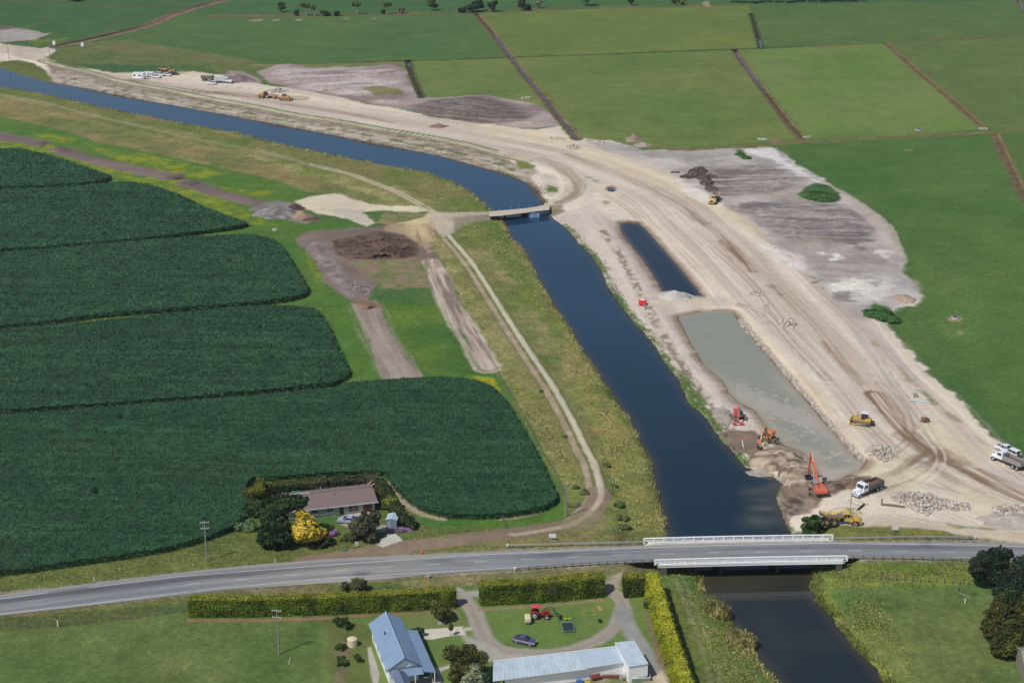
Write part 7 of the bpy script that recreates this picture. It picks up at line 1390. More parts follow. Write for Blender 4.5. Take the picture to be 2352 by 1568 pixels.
def car(u, v, rz, kind, paint, label, cat, group=None, name=None, s=1.0, loc=None):
    t = empty(name or 'parked_car', loc or P(u, v, 0), R(rz), label, cat, group, s)
    if kind == 'sedan':
        L_, W_, r = 4.6, 1.75, .31; prof = [(-2.28,.42),(-2.3,.78),(-2.2,.95),(-1.35,1.0),(1.0,.95),(1.9,.82),(2.25,.66),(2.3,.42),(1.9,.28),(-1.9,.28)]; cab = [(-1.75,.97),(-1.0,1.38),(.2,1.41),(1.1,.94)]; roof = [(-.95,1.385),(-.85,1.43),(.15,1.45),(.25,1.40)]; ax_ = (-1.35,1.4)
    elif kind == 'wagon':
        L_, W_, r = 4.8, 1.85, .4; prof = [(-2.35,.5),(-2.38,1.15),(-2.3,1.2),(.85,1.18),(2.1,1.08),(2.3,.95),(2.35,.5),(2,.42),(-2.1,.42)]; cab = [(-2.28,1.18),(-2.12,1.78),(.25,1.8),(.95,1.16)]; roof = [(-2.12,1.78),(-2.05,1.86),(.2,1.87),(.3,1.79)]; ax_ = (-1.4,1.45)
    elif kind == 'suv':
        L_, W_, r = 4.6, 1.85, .37; prof = [(-2.25,.45),(-2.28,1.05),(-2.2,1.1),(.95,1.05),(2.0,.92),(2.25,.72),(2.28,.45),(1.9,.35),(-2.0,.35)]; cab = [(-2.18,1.08),(-1.75,1.62),(.2,1.66),(1.1,1.03)]; roof = [(-1.75,1.62),(-1.6,1.69),(.15,1.72),(.28,1.64)]; ax_ = (-1.35,1.4)
    else: # ute
        L_, W_, r = 5.1, 1.8, .38; prof = [(-2.55,.55),(-2.55,.98),(-.85,.98),(-.85,1.05),(1.2,1.05),(2.3,.96),(2.52,.8),(2.55,.48),(2.2,.42),(-2.3,.42)]; cab = [(-.8,1.03),(-.65,1.62),(.55,1.66),(1.25,1.03)]; roof = [(-.7,1.62),(-.6,1.70),(.5,1.73),(.62,1.65)]; ax_ = (-1.5,1.6)
    body_loft(prof, W_).build('body', paint, t)
    g_ = body_loft(cab, W_*.96, .22, cab[0][1]).build('window', m_glass, t)
    body_loft(roof, W_*.96*(1-.22*(roof[0][1]-cab[0][1])), .3, roof[0][1]).build('roof', paint, t)
    pn = 'cab_frame' if kind == 'ute' else 'pillar'; xm = (cab[0][0]+cab[3][0])/2-.05
    for y in (-1, 1):
        for a0, a1, r_ in (((cab[3][0]-.05, y*W_*.475, cab[3][1]), (roof[3][0], y*W_*.42, roof[3][1]), .05), ((cab[0][0]+.05, y*W_*.475, cab[0][1]), (roof[0][0], y*W_*.42, roof[0][1]), .07), ((xm, y*W_*.482, cab[0][1]), (xm, y*W_*.425, roof[1][1]-.06), .045)):
            o = MB(); o.tube(a0, a1, r_, r_, 5); o.build(pn, paint, t)
    for x in ax_:
        for y in (-1, 1): wheel(t, x, y*(W_/2-.1), r, .22)
    zl = prof[3][1]*.62 if kind != 'sedan' else .62
    for y in (-1, 1):
        o = MB(); o.box((prof[-4][0]-.03 if kind=='x' else L_/2-.06, y*W_*.36, zl+.05), (.12,.34,.15)); o.build('headlight', m_lamp, t); o = MB(); o.box((-L_/2+.04, y*W_*.4, zl+.2), (.1,.2,.25)); o.build('tail_light', m_tail, t)
    if kind == 'ute':
        o = MB(); o.box((-1.7,0,1.02), (1.55,W_*.86,.04)); o.build('tray_floor', m_dgrey, t)
        for y in (-1, 1): o = MB(); o.box((-1.7,y*W_*.46,1.1), (1.7,.08,.22)); o.build('tray_side', paint, t)
    if kind == 'wagon': o = MB(); o.tube((-2.4,.2,1.0), (-2.56,.2,1.0), .36, .36, 14); o.build('spare_wheel', m_tyre, t)
    o = MB(); o.box((L_/2-.02,0,.45), (.14,W_*.9,.16)); o.box((-L_/2+.02,0,.5), (.14,W_*.9,.16)); o.build('bumper', m_chassis if kind in ('wagon','ute') else paint, t)
    return t
UT = 'white vehicles parked in the far site yard'
car(359.5, 179.5, -22, 'wagon', m_carw, 'white station wagon nearest the canal in the row beside the caravan', 'car', UT); car(369, 174.5, -30, 'wagon', m_carw, 'white four wheel drive partly behind the nearest wagon by the caravan', 'car', UT)
car(383.5, 174.5, -24, 'ute', m_carw, 'white pickup between the caravan row and the dark red car', 'pickup', UT); car(401, 172.5, -6, 'suv', m_maroon, 'dark maroon car parked in front of the far dump truck', 'car')
car(486, 194.5, 172, 'wagon', m_carw, 'white four wheel drive parked in front of the dark grey trailer', 'car', UT)
car(2309, 1036, -50, 'ute', m_carw, 'white pickup behind the grey tipper truck, further from the camera', 'pickup', 'white vehicles at the right edge of the works'); car(2322, 1045, 122, 'wagon', m_carw, 'white four wheel drive beside the grey tipper truck, nearer the grass', 'car', 'white vehicles at the right edge of the works')
car(1204.5, 1476, -25, 'sedan', m_navy, 'dark blue sedan with a pale stripe parked on the front lawn', 'car'); car(800, 1199, 172, 'sedan', m_cars, 'silver sedan parked in front of the brown roofed house', 'car')
# pale side stripe of the blue sedan
st_ = [o for o in col_main.objects if o.get('label', '').startswith('dark blue sedan')][0]; mb = MB(); mb.box((-.02,-.885,.80), (4.2,.03,.2)); mb.build('side_stripe', pmat('pale_stripe', C3(190,176,206), .3), st_)
# ---------- site cabin, caravan, trailer
t = empty('site_cabin', P(320, 181, 0), R(-14), 'white box shaped site cabin, leftmost in the far yard', 'cabin'); mb = MB(); mb.bbox((0,0,1.65), (6.0,3.0,2.7), .08); mb.build('cabin_body', m_wall, t); mb = MB(); mb.box((0,0,3.04), (6.1,3.1,.08)); mb.build('roof', m_trim, t)
for x in (-1.8,1.0): o = MB(); o.box((x,-1.52,1.9), (1.1,.06,.8)); o.build('window', m_glass, t)
o = MB(); o.box((2.3,-1.52,1.4), (.8,.06,1.9)); o.build('door', m_silverb, t)
for x in (-2.4,2.4):
    for y in (-1.2,1.2): o = MB(); o.box((x,y,.15), (.3,.3,.32)); o.build('foot', m_chassis, t)
t = empty('caravan', P(342, 177, 0), R(-20), 'white rounded caravan beside the site cabin', 'caravan'); prof = [(-2.9,.6),(-2.95,1.4),(-2.7,2.3),(-2.2,2.6),(2.2,2.65),(2.75,2.3),(3.0,1.4),(2.9,.6)]; body_loft(prof, 2.3).build('body', m_carw, t)
o = MB(); o.box((.3,-1.17,1.4), (.65,.06,1.7)); o.build('door', m_dgrey, t)
for x in (-1.6,1.7): o = MB(); o.box((x,-1.17,1.7), (1.1,.06,.6)); o.build('window', m_glass, t)
for y in (-1,1): wheel(t, 0, y*1.0, .34, .22)
o = MB(); o.tube((2.9,.4,.5), (4.0,0,.5), .05, .05, 6); o.tube((2.9,-.4,.5), (4.0,0,.5), .05, .05, 6); o.build('drawbar', m_chassis, t)
def tipper(u, v, rz, label, hood=True, bed=m_greyb, cabm=m_carw, bedh=1.15, open_=True, s=1.0, dirt=None, bedl=5.2, group=None):
    t = empty('tipper_truck', P(u, v, 0), R(rz), label, 'truck', group, s); mb = MB(); mb.box((-.3,0,.95), (8.4,.9,.25)); mb.build('chassis', m_chassis, t)
    body_loft([(.9,1.1),(.9,2.75),(1.05,2.9),(2.1,2.9),(2.3,2.75),(2.55,1.9),(2.55,1.1)], 2.3, .05, 1.8).build('cab', cabm, t)
    o = MB(); o.add([(2.60,-.95,1.95),(2.60,.95,1.95),(2.36,.9,2.7),(2.36,-.9,2.7)], [(0,1,2,3)]); 
    for y in (-1,1): o.add([(1.2,y*1.162,1.95),(2.35,y*1.162,1.95),(2.2,y*1.14,2.6),(1.2,y*1.14,2.6)], [(0,1,2,3)])
    o.build('window', m_glass, t)
    body_loft([(2.5,1.0),(2.5,1.92),(2.9,1.88),(4.1,1.66),(4.25,1.5),(4.25,1.0)], 1.35).build('hood', cabm, t)
    for y in (-1,1): body_loft([(2.75,1.0),(2.95,1.35),(3.8,1.4),(4.2,1.1),(4.2,.85),(3.95,.85),(3.8,1.1),(3.1,1.1),(2.9,.9)], .55).build('fender', cabm, t).location = (0, y*.95, 0)
    o = MB(); o.box((4.27,0,1.3), (.06,.75,.75)); o.build('grille', m_silverb, t)
    for y in (-1,1): o = MB(); o.box((4.22,y*.95,1.1), (.08,.35,.25)); o.build('headlight', m_lamp, t)
    o = MB(); o.box((4.3,0,.65), (.2,2.35,.3)); o.build('bumper', m_silverb, t)
    for y in (-1,1): o = MB(); o.tube((.8,y*.95,1.2), (.8,y*.95,3.15), .08, .08, 8); o.build('exhaust_stack', m_silverb, t)
    z0, z1 = 1.2, 1.2+bedh; x0, x1 = .6-bedl, .6; mb = MB(); w = 1.22
    mb.box(((x0+x1)/2,0,z0), (bedl,w*2,.12))
    for y in (-1,1): mb.box(((x0+x1)/2,y*w,(z0+z1)/2), (bedl,.08,bedh))
    mb.box((x1,0,(z0+z1)/2+.1), (.08,w*2,bedh+.2)); mb.box((x0,0,(z0+z1)/2), (.08,w*2,bedh))
    for k in range(6):
        for y in (-1,1): mb.box((x0+bedl*(k+.5)/6,y*(w+.06),(z0+z1)/2), (.08,.06,bedh))
    b_ = mb.build('dump_bed', bed, t)
    if not open_: o = MB(); o.box(((x0+x1)/2,0,z1+.04), (bedl+.1,w*2+.1,.08)); o.build('cover', bed, t)
    if dirt: o = MB(); o.box(((x0+x1)/2,0,z0+.25), (bedl-.3,w*2-.2,.4)); o.build('load', dirt, t)
    for x in (-3.6,-2.35,3.45):
        for y in (-1,1): wheel(t, x, y*1.0, .52, .42 if x < 0 else .3)
    o = MB(); 
    for y in (-1,1): o.box((-2.95,y*1.0,1.1), (2.9,.5,.05))
    o.build('mudguard', m_chassis, t)
    for y in (-1,1): o = MB(); o.box((x0-.06,y*.9,.95), (.08,.3,.14)); o.build('tail_light', m_tail, t)
    return t
dirt = pmat('soil_load', C3(120,88,70), .95, var=.3, scale=3)
tipper(1991, 1131, 218, 'white bonneted tipper truck with dark open tray facing the camera', bed=m_dgrey, dirt=dirt, bedl=5.0)
tipper(2314, 1066, 125, 'dusty grey tipper truck seen from behind at the right edge', bed=m_greyb, cabm=m_carw, dirt=dirt)
tipper(515, 191, -14, 'white tipper truck with silver covered body in the far yard', bed=m_silverb, open_=False, bedh=1.5)
t = empty('truck_trailer', P(477, 186, 0), R(-12), 'dark grey tipping trailer behind the far white tipper truck', 'trailer'); mb = MB(); mb.box((0,0,2.0), (6.2,2.4,1.5)); mb.build('trailer_body', m_dgrey, t); o = MB(); o.box((0,0,2.72), (5.9,2.1,.12)); o.build('load', m_tan, t); o = MB(); o.box((0,0,1.05), (6,.9,.25)); o.tube((3,0,.9), (5.2,0,.8), .08, .08, 6); o.build('chassis', m_chassis, t)
for x in (-2.3,-1.1,2.2):
    for y in (-1,1): wheel(t, x, y*1.0, .5, .4)
# ---------- articulated dump truck
def adt(u, v, rz, label, mat, s=1.0, bedrise=0.0, steer=0.0):
    t = empty('articulated_dump_truck', P(u, v, 0), R(rz), label, 'dump truck', 'yellow articulated dump trucks', s)
    body_loft([(2.0,1.1),(2.0,2.0),(2.4,2.15),(4.3,1.85),(4.6,1.6),(4.65,1.1),(4.2,.9),(2.2,.9)], 1.9).build('hood', mat, t); o = MB(); o.box((4.66,0,1.4), (.06,1.3,.6)); o.build('grille', m_chassis, t)
    for y in (-1,1): body_loft([(2.3,1.2),(2.55,1.75),(3.9,1.75),(4.3,1.25),(4.1,1.2),(3.8,1.6),(2.7,1.6),(2.5,1.2)], .6).build('fender', mat, t).location = (0, y*1.15, 0)
    body_loft([(.6,1.2),(.55,2.95),(.75,3.1),(1.95,3.1),(2.1,2.95),(2.25,2.0),(2.2,1.2)], 1.7, .08, 2.2).build('cab', mat, t)
    o = MB(); o.add([(2.32,-.72,2.12),(2.32,.72,2.12),(2.16,.66,2.9),(2.16,-.66,2.9)], [(0,1,2,3)])
    for y in (-1,1): 
        for x0, x1 in ((.75,1.3),(1.42,2.05)): o.add([(x0,y*.865,2.05),(x1,y*.865,2.05),(x1-.03,y*.81,2.85),(x0,y*.81,2.85)], [(0,1,2,3)])
    o.build('window', m_glass, t)
    for y in (-1,1): o = MB(); o.box((4.68,y*.8,1.25), (.06,.25,.25)); o.build('headlight', m_lamp, t)
    o = MB(); o.box((4.5,0,.85), (.5,2.3,.35)); o.build('bumper', mat, t)
    o = MB(); o.tube((.2,0,1.1), (.9,0,1.1), .45, .45, 10); o.box((-2.4,0,1.1), (5.2,.9,.4)); o.build('chassis', m_chassis, t)
    # tipping body: deep V-nosed hopper open at the rear
    bb = bedrise; sec = []
    X = [.35,-.3,-3.0,-5.1]; zt = [2.7,2.4,2.25,2.62]; zb = [2.1,1.5,1.42,2.42]
    mb = MB(); w_t, w_b = 1.45, .95; secs = []
    for x, a, b in zip(X, zt, zb): secs.append([(x,-w_t,a),(x,-w_b,b),(x,w_b,b),(x,w_t,a),(x,w_t-.1,a),(x,w_b-.08,b+.12),(x,-w_b+.08,b+.12),(x,-w_t+.1,a)])
    mb.loft(secs); mb.box((.35,0,2.6), (.12,2.7,.7)); mb.box((.85,0,3.0), (1.1,2.2,.08))
    for k in range(3):
        for y in (-1,1): mb.box((-.6-k*1.1,y*1.27,1.95), (.12,.12,.8))
    bd = mb.build('dump_bed', mat, t); o = MB(); o.loft([[(x,-w_t+.2,a-.25),(x,-w_b+.15,b+.2),(x,w_b-.15,b+.2),(x,w_t-.2,a-.25)] for x, a, b in zip(X[1:], zt[1:], zb[1:])]); pass
    o = MB(); fl = [[(x, -w_t+.085, a+.006), (x, -w_b+.10, b+.14), (x, w_b-.10, b+.14), (x, w_t-.085, a+.006)] for x, a, b in zip(X, zt, zb)]
    for p_, q_ in zip(fl[:-1], fl[1:]): o.add(p_+q_, [(0,1,5,4),(1,2,6,5),(2,3,7,6)])
    o.build('bed_liner', m_dgrey, bd)
    for x in (-1.55,-3.35,3.2):
        for y in (-1,1): wheel(t, x, y*1.15, .82, .6, m_mud)
    o = MB(); o.tube((2.1,.75,2.1), (2.1,.75,3.3), .09, .09, 8); o.build('exhaust_stack', m_dark, t)
    for y in (-1,1): o = MB(); o.tube((2.2,y*.9,2.3), (2.45,y*1.35,2.4), .03, .03, 5); o.box((2.45,y*1.4,2.45), (.06,.25,.4)); o.build('mirror', m_chassis, t)
    return t
adt(1931, 1203, -7, 'yellow articulated dump truck with empty tray beside the bushy tree', m_yel, .93); adt(1640, 464, 252, 'pale yellow articulated dump truck driving towards the camera on the grey ground', m_yel2, .95)
adt(384, 168, -4, 'far tan yellow articulated dump truck behind the white pickup', m_tan, .9)
# ---------- tracks
def crawler(par, L_, hw_, w, h, mat=None, rz=0.0):
    prof = []; r = h/2
    for i in range(9): a = math.pi/2+math.pi*i/8; prof.append((-L_/2+r+math.cos(a)*r, r+math.sin(a)*r))
    for i in range(9): a = -math.pi/2+math.pi*i/8; prof.append((L_/2-r+math.cos(a)*r, r+math.sin(a)*r))
    for y in (-1,1):
        mb = MB(); mb.prism(prof, y*hw_-w/2, y*hw_+w/2)
        for k in range(int(L_/.28)): mb.box((-L_/2+r*.6+k*.28, y*hw_, h+.01), (.12, w*1.02, .05)); 
        o = mb.build('track', mat or m_trk, par); o.rotation_euler = (0, 0, rz)
        q = MB(); 
        for x in (-L_/2+r, L_/2-r): q.tube((x,y*hw_-w/2-.03,r), (x,y*hw_+w/2+.03,r), r*.62, r*.62, 12)
        for k in range(4): q.tube((-L_/2+r+(L_-2*r)*(k+1)/5,y*hw_-w/2-.02,r*.45), (-L_/2+r+(L_-2*r)*(k+1)/5,y*hw_+w/2+.02,r*.45), r*.32, r*.32, 8)
        q.build('track_rollers', m_dark, o)
def excavator(u, v, rz_up, rz_tr, label, mat, boom, stick, bucket, cabmat=None, cabside=1, s=1.0, rear=-2.7, arm=None, tool='bucket', reach_w=.34):
    t = empty('excavator', P(u, v, 0), 0, label, 'excavator', 'crawler excavators', s); crawler(t, 4.4, 1.25, .62, .95, rz=R(rz_tr))
    um = R(rz_up)
    def B(mb, name, mat_, par=t): o = mb.build(name, mat_, par); return o
    up = []
    def U(o): o.rotation_euler = (0, 0, um); return o
    mb = MB(); mb.tube((0,0,.8), (0,0,1.12), .75, .75, 16); mb.box((0,0,.55), (1.6,2.0,.4)); U(B(mb, 'slew_ring', m_dark))
    mb = MB(); mb.bbox((-.35,0,1.3), (3.4,2.6,.34), .08); mb.bbox((-1.2,-.1,1.75), (1.9,2.2,.75), .12); mb.bbox((.55,-.95*cabside,1.65), (1.5,.6,.5), .08); U(B(mb, 'house', mat))
    prof = [(-1.95,1.12),(-1.95,2.05),(rear+.25,2.1),(rear,1.9),(rear-.02,1.2),(rear+.3,1.08)]; U(B(body_loft(prof, 2.55), 'counterweight', mat))
    cy = .85*cabside; cb = body_loft([(-.35,1.45),(-.4,2.75),(-.2,2.95),(.9,2.95),(1.15,2.7),(1.35,1.9),(1.3,1.45)], .95, .05, 2.2); o = U(B(cb, 'cab', cabmat or m_dark)); o.location = Vector((-math.sin(um)*cy, math.cos(um)*cy, 0))
    g = MB(); g.add([(1.4,-.4,1.75),(1.4,.4,1.75),(1.2,.38,2.7),(1.2,-.38,2.7)], [(0,1,2,3)])
    for y in (-1,1): g.add([(-.2,y*.49,1.9),(1.2,y*.49,1.9),(1.0,y*.475,2.75),(-.2,y*.475,2.75)], [(0,1,2,3)])
    g.build('window', m_glass, o)
    mb = MB(); mb.beam(boom, .42, [.45]+[.62]*(len(boom)-2)+[.36]); bo = U(B(mb, 'boom', mat)); mb = MB(); m_ = len(boom)//2
    for y in (-.32,.32): mb.tube((boom[0][0]+.7,y,boom[0][1]-.35), (boom[m_][0],y,boom[m_][1]-.1), .09, .06, 8)
    mb.tube((boom[m_][0],0,boom[m_][1]+.4), (stick[0][0]-.1,0,stick[0][1]+.35), .09, .06, 8); mb.build('hydraulic_ram', m_rim, bo)
    mb = MB(); mb.beam(stick, .3, [.5]+[.4]*(len(stick)-2)+[.24]); U(B(mb, 'stick', arm or mat))
    bx, bz = bucket
    if tool == 'bucket':
        mb = MB(); pr = [(bx-.15,bz+.75),(bx+.3,bz+.75),(bx+.35,bz+.3),(bx-.05,bz),(bx-.6,bz+.05),(bx-.75,bz+.35),(bx-.62,bz+.35),(bx-.5,bz+.17),(bx-.08,bz+.13),(bx+.2,bz+.36),(bx+.17,bz+.62)]; mb.prism(pr, -.62, .62)
        mb.prism([(bx-.15,bz+.75),(bx+.3,bz+.75),(bx+.35,bz+.3),(bx-.05,bz),(bx-.6,bz+.05),(bx-.75,bz+.35)], -.66, -.6); mb.prism([(bx-.15,bz+.75),(bx+.3,bz+.75),(bx+.35,bz+.3),(bx-.05,bz),(bx-.6,bz+.05),(bx-.75,bz+.35)], .6, .66); U(B(mb, 'bucket', m_dark))
    else:
        mb = MB(); mb.box((bx,-.95,bz+.3), (.7,1.1,.45), ry=.3); mb.box((bx,.95,bz+.3), (.7,1.1,.45), ry=.3); mb.box((bx,0,bz+.55), (.4,.8,.4)); U(B(mb, 'bucket', m_redx))
    mb = MB(); mb.tube((-1.6,.5,2.1), (-1.6,.5,2.6), .07, .07, 7); U(B(mb, 'exhaust', m_dark)); return t
excavator(1695, 962, -97, -70, 'red excavator with wide orange attachment, furthest from the camera', m_redx, [(.5,1.5),(1.2,3.2),(1.9,4.0),(2.6,3.9)], [(2.3,4.15),(3.4,2.6),(4.2,1.2)], (4.4,.25), m_greyb, 1, .95, tool='plate')
excavator(1762, 1012, -116, 2, 'amber excavator digging beside the two workers', m_dor, [(.5,1.5),(1.4,3.6),(2.4,4.4),(3.4,4.3),(4.4,3.8)], [(4.1,4.0),(5.2,2.4),(5.9,.9)], (6.0,.0), m_greyb, -1, 1.0, arm=m_dor)
excavator(1879, 1133, 97, 170, 'orange excavator seen from behind with its boom reaching up and away', m_org, [(.5,1.5),(2.6,3.6),(4.6,5.2),(6.6,6.9)], [(6.3,7.1),(7.1,5.0),(7.6,2.6),(7.8,1.1)], (7.8,.2), m_greyb, 1, 1.05)
# ---------- bulldozers
def dozer(u, v, rz, label, mat, s=1.0, rops=m_dark):
    t = empty('bulldozer', P(u, v, 0), R(rz), label, 'bulldozer', 'bulldozers', s); crawler(t, 3.9, 1.05, .6, 1.05)
    body_loft([(.0,.7),(.0,1.75),(.4,1.95),(1.9,1.85),(2.1,1.7),(2.1,.7)], 1.15).build('hood', mat, t); o = MB(); o.box((2.12,0,1.25), (.05,.9,.9)); o.build('grille', m_dark, t)
    mb = MB(); mb.bbox((-1.3,0,1.3), (1.3,1.5,.9), .1); mb.box((-.6,.95,1.3), (1.6,.4,.25)); mb.box((-.6,-.95,1.3), (1.6,.4,.25)); mb.build('rear_body', mat, t)
    body_loft([(-1.1,1.4),(-1.05,2.75),(-.9,2.9),(.1,2.9),(.25,2.75),(.35,1.5)], 1.35, .06, 2).build('cab', rops, t); o = MB()
    for y in (-1,1): o.add([(-.95,y*.69,1.9),(.2,y*.69,1.9),(.1,y*.65,2.7),(-.9,y*.65,2.7)], [(0,1,2,3)])
    o.add([(.36,-.55,1.8),(.36,.55,1.8),(.26,.52,2.7),(.26,-.52,2.7)], [(0,1,2,3)]); o.build('window', m_glass, t); o = MB(); o.box((-.4,0,2.98), (1.7,1.6,.1)); o.build('cab_roof', m_carw if mat is m_yel2 or True else mat, t)
    mb = MB(); secs = []
    for y in (-1.75,1.75): secs.append([(2.75,y,.1),(2.65,y,.5),(2.68,y,.9),(2.85,y,1.25),(2.77,y,1.27),(2.55,y,.95),(2.5,y,.5),(2.62,y,.08)])
    mb.loft(secs); bl_o = mb.build('blade', mat, t)
    for y in (-1,1): o = MB(); o.tube((-.2,y*1.5,.5), (2.6,y*1.5,.35), .12, .12, 6); o.build('push_arm', mat, t); o = MB(); o.tube((1.7,y*.5,1.6), (2.6,y*.5,.8), .07, .07, 6); o.build('hydraulic_ram', m_rim, t)
    o = MB(); o.tube((1.2,.2,1.9), (1.2,.2,2.7), .07, .07, 7); o.build('exhaust', m_dark, t); o = MB(); o.box((-2.3,0,.9), (.5,1.4,.25)); 
    for y in (-.55,0,.55): o.box((-2.6,y,.6), (.14,.12,.9))
    o.build('ripper', m_dark, t); return t
dozer(1981, 974, 155, 'yellow bulldozer with light cab roof pushing sand beside the rock edge', m_yel, 1.08); dozer(655, 231, -24, 'far tan bulldozer with its blade towards the right', m_tan, 1.15, m_tan)
# ---------- grader
t = empty('motor_grader', P(614, 226, 0), R(-14), 'far tan motor grader standing left of the bulldozer', 'grader', None, 1.0); body_loft([(-4.0,1.0),(-4.0,2.0),(-3.8,2.15),(-1.7,2.15),(-1.6,1.0)], 1.4).build('engine_cover', m_tan, t)
body_loft([(-1.6,1.3),(-1.6,3.1),(-1.4,3.3),(-.2,3.3),(0,3.1),(.1,1.3)], 1.5, .05, 2).build('cab', m_dark, t); o = MB(); o.box((-.8,0,3.36), (1.9,1.8,.1)); o.build('cab_roof', m_tan, t); 
for y in (-1,1): o = MB(); o.add([(-1.4,y*.77,2.1),(-.1,y*.77,2.1),(-.2,y*.73,3.1),(-1.4,y*.73,3.1)], [(0,1,2,3)]); o.build('window', m_glass, t); mb = MB(); mb.beam([(0,1.5),(1.5,2.1),(3.4,1.9),(4.5,1.2)], .4, [.4,.4,.35,.5]); mb.build('main_frame', m_tan, t); mb = MB(); secs = [[(1.3+y*.35,y,.15),(1.15+y*.35,y,.45),(1.25+y*.35,y,.8),(1.15+y*.35,y,.8),(1.05+y*.35,y,.45),(1.2+y*.35,y,.12)] for y in (-1.9,1.9)]; mb.loft(secs); mb.build('blade', m_tan, t); mb = MB(); mb.tube((1.2,0,.9), (1.2,0,1.05), .75, .75, 16); mb.build('turntable', m_dark, t)
mb = MB(); mb.box((4.7,0,1.2), (.5,1.9,.7)); mb.build('front_block', m_tan, t); mb = MB(); mb.box((-3.0,0,.8), (2.4,1.0,.5)); mb.build('tandem_case', m_dark, t)
for x in (-3.6,-2.1,4.1):
    for y in (-1,1): wheel(t, x, y*1.0, .66, .4, m_tan)
# ---------- tractor with loader
t = empty('farm_tractor', P(1241, 1418, 0), R(-3), 'red farm tractor with round red canopy and front loader on the lawn', 'tractor'); mr_ = pmat('tractor_red', C3(186,38,44), .35, var=.06, coat=.3); mcan = pmat('canopy_red', C3(214,74,96), .5, var=.04)
body_loft([(.2,.75),(.2,1.45),(.5,1.55),(1.7,1.42),(1.85,1.3),(1.85,.75)], .62).build('hood', mr_, t); o = MB(); o.box((1.87,0,1.05), (.05,.5,.5)); o.build('grille', m_dark, t); mb = MB(); mb.box((.2,0,.75), (3.0,.42,.4)); mb.build('chassis', m_dark, t)
for y in (-1,1): o = body_loft([(-1.9,1.1),(-1.75,1.55),(-1.1,1.72),(-.4,1.5),(-.3,1.1),(-.45,1.1),(-.6,1.4),(-1.1,1.6),(-1.65,1.45),(-1.8,1.1)], .42).build('fender', mr_, t); o.location = (0, y*.72, 0)
o = MB(); o.bbox((-.9,0,1.3), (.5,.5,.15), .04); o.bbox((-1.15,0,1.6), (.12,.5,.5), .04); o.build('seat', m_dark, t); o = MB(); o.tube((-.25,0,1.5), (-.45,0,1.62), .18, .18, 12); o.build('steering_wheel', m_dark, t)
o = MB()
for y in (-1,1): o.tube((-1.35,y*.5,1.4), (-1.3,y*.5,2.5), .04, .04, 6)
o.build('roll_bar', m_dark, t); o = MB(); o.loft([[(-.85+math.cos(a)*rx, math.sin(a)*ry, z) for a in np.linspace(0, 6.0, 16)] for rx, ry, z in ((.95,.75,2.5),(.98,.78,2.56),(.8,.62,2.66),(.3,.25,2.7))]); o.build('canopy', mcan, t)
for x, r, w in ((-1.1,.78,.42),(1.3,.52,.32)):
    for y in (-1,1): wheel(t, x, y*.78, r, w)
for y in (-1,1): mb = MB(); mb.beam([(.6,1.5),(1.6,2.15),(2.5,2.0),(3.2,.9),(3.6,.6)], .12, [.16]*5); o = mb.build('loader_arm', pmat('loader_grey', C3(72,82,84), .5), t); o.location = (0, y*.5, 0)
mb = MB(); mb.loft([[(3.7,y,.75),(3.65,y,.2),(4.3,y,.12),(4.3,y,.18),(3.75,y,.27),(3.78,y,.75)] for y in (-.9,.9)]); mb.build('loader_bucket', m_dark, t); mb = MB(); mb.tube((.9,.25,1.5), (.9,.25,2.1), .05, .05, 7); mb.build('exhaust', m_dark, t)
# ---------- pump, pipes, small items on the works
t = empty('pump', P(1476, 701, 0), R(-20), 'bright red pump unit on the canal bank track', 'pump'); mpr = pmat('pump_red', C3(228,52,44), .45, var=.05); mb = MB(); mb.bbox((0,0,1.0), (2.2,1.5,1.5), .1); mb.build('housing', mpr, t); o = MB(); o.box((0,0,1.8), (1.4,1.0,.12)); o.build('top_plate', m_wcap, t); o = MB(); o.tube((.7,-.7,.5), (1.6,-1.6,.3), .16, .16, 8); o.tube((1.6,-1.6,.3), (2.6,-1.7,.2), .16, .16, 8); o.build('hose', m_greyb, t)
for x in (-.7,.7): o = MB(); o.box((x,0,.15), (.2,1.4,.3)); o.build('skid', m_dark, t)
def pipe(pts, r, label, mat, name='pipe', cat='pipe', n=8):
    W_ = [P(u, v, r) for u, v in catmull(pts, 4)]; mb = MB(); mb.path([w-W_[0] for w in W_], r, n); o = mb.build(name, mat); o.location = W_[0]; return tag(o, label, cat)
pipe([(1958,1183),(1968,1174),(1985,1159)], .22, 'black pipe lying on the ground between the white truck and the yellow dump truck', m_chassis); pipe([(2089,920),(2110,922),(2136,925)], .2, 'pale blue pipe lying on the sand near the right grass edge', pmat('pale_pipe', C3(176,206,214), .5)); pipe([(1705,1012),(1706,1020),(1708,1028)], .12, 'short white curved hose left of the amber excavator', m_wcap, 'hose', 'hose')
pipe([(1685,1007),(1700,1004),(1722,1005)], .06, 'red tape strip lying left of the amber excavator', m_redx, 'marker_tape', 'tape')
o = pipe([(2025,1160),(2050,1162),(2078,1166)], .25, 'long low silt fence line on the sand below the large rock heap', pmat('silt_cloth', C3(120,104,84), .9), 'silt_fence', 'silt fence')
post(2025, 1160, 1.6, .12, 'dark strainer post at the left end of the silt fence', m_dark, 'fence_post', 'post', 'lone fence posts')
pipe([(1530,1226),(1548,1231)], .12, 'pale pole lying on the bank above the left end of the bridge', m_pole, 'pole_lying', 'pole')
for u, v, lb, c_ in ((2304,1024,'small dark drum',0),):
    pass
o = MB(); o.bbox((0,0,.5), (1.0,1.0,1.0), .15); o = o.build('tool_box', m_greyb); o.location = P(2102, 911, 0); tag(o, 'small grey box on the sand above the pale blue pipe', 'box')
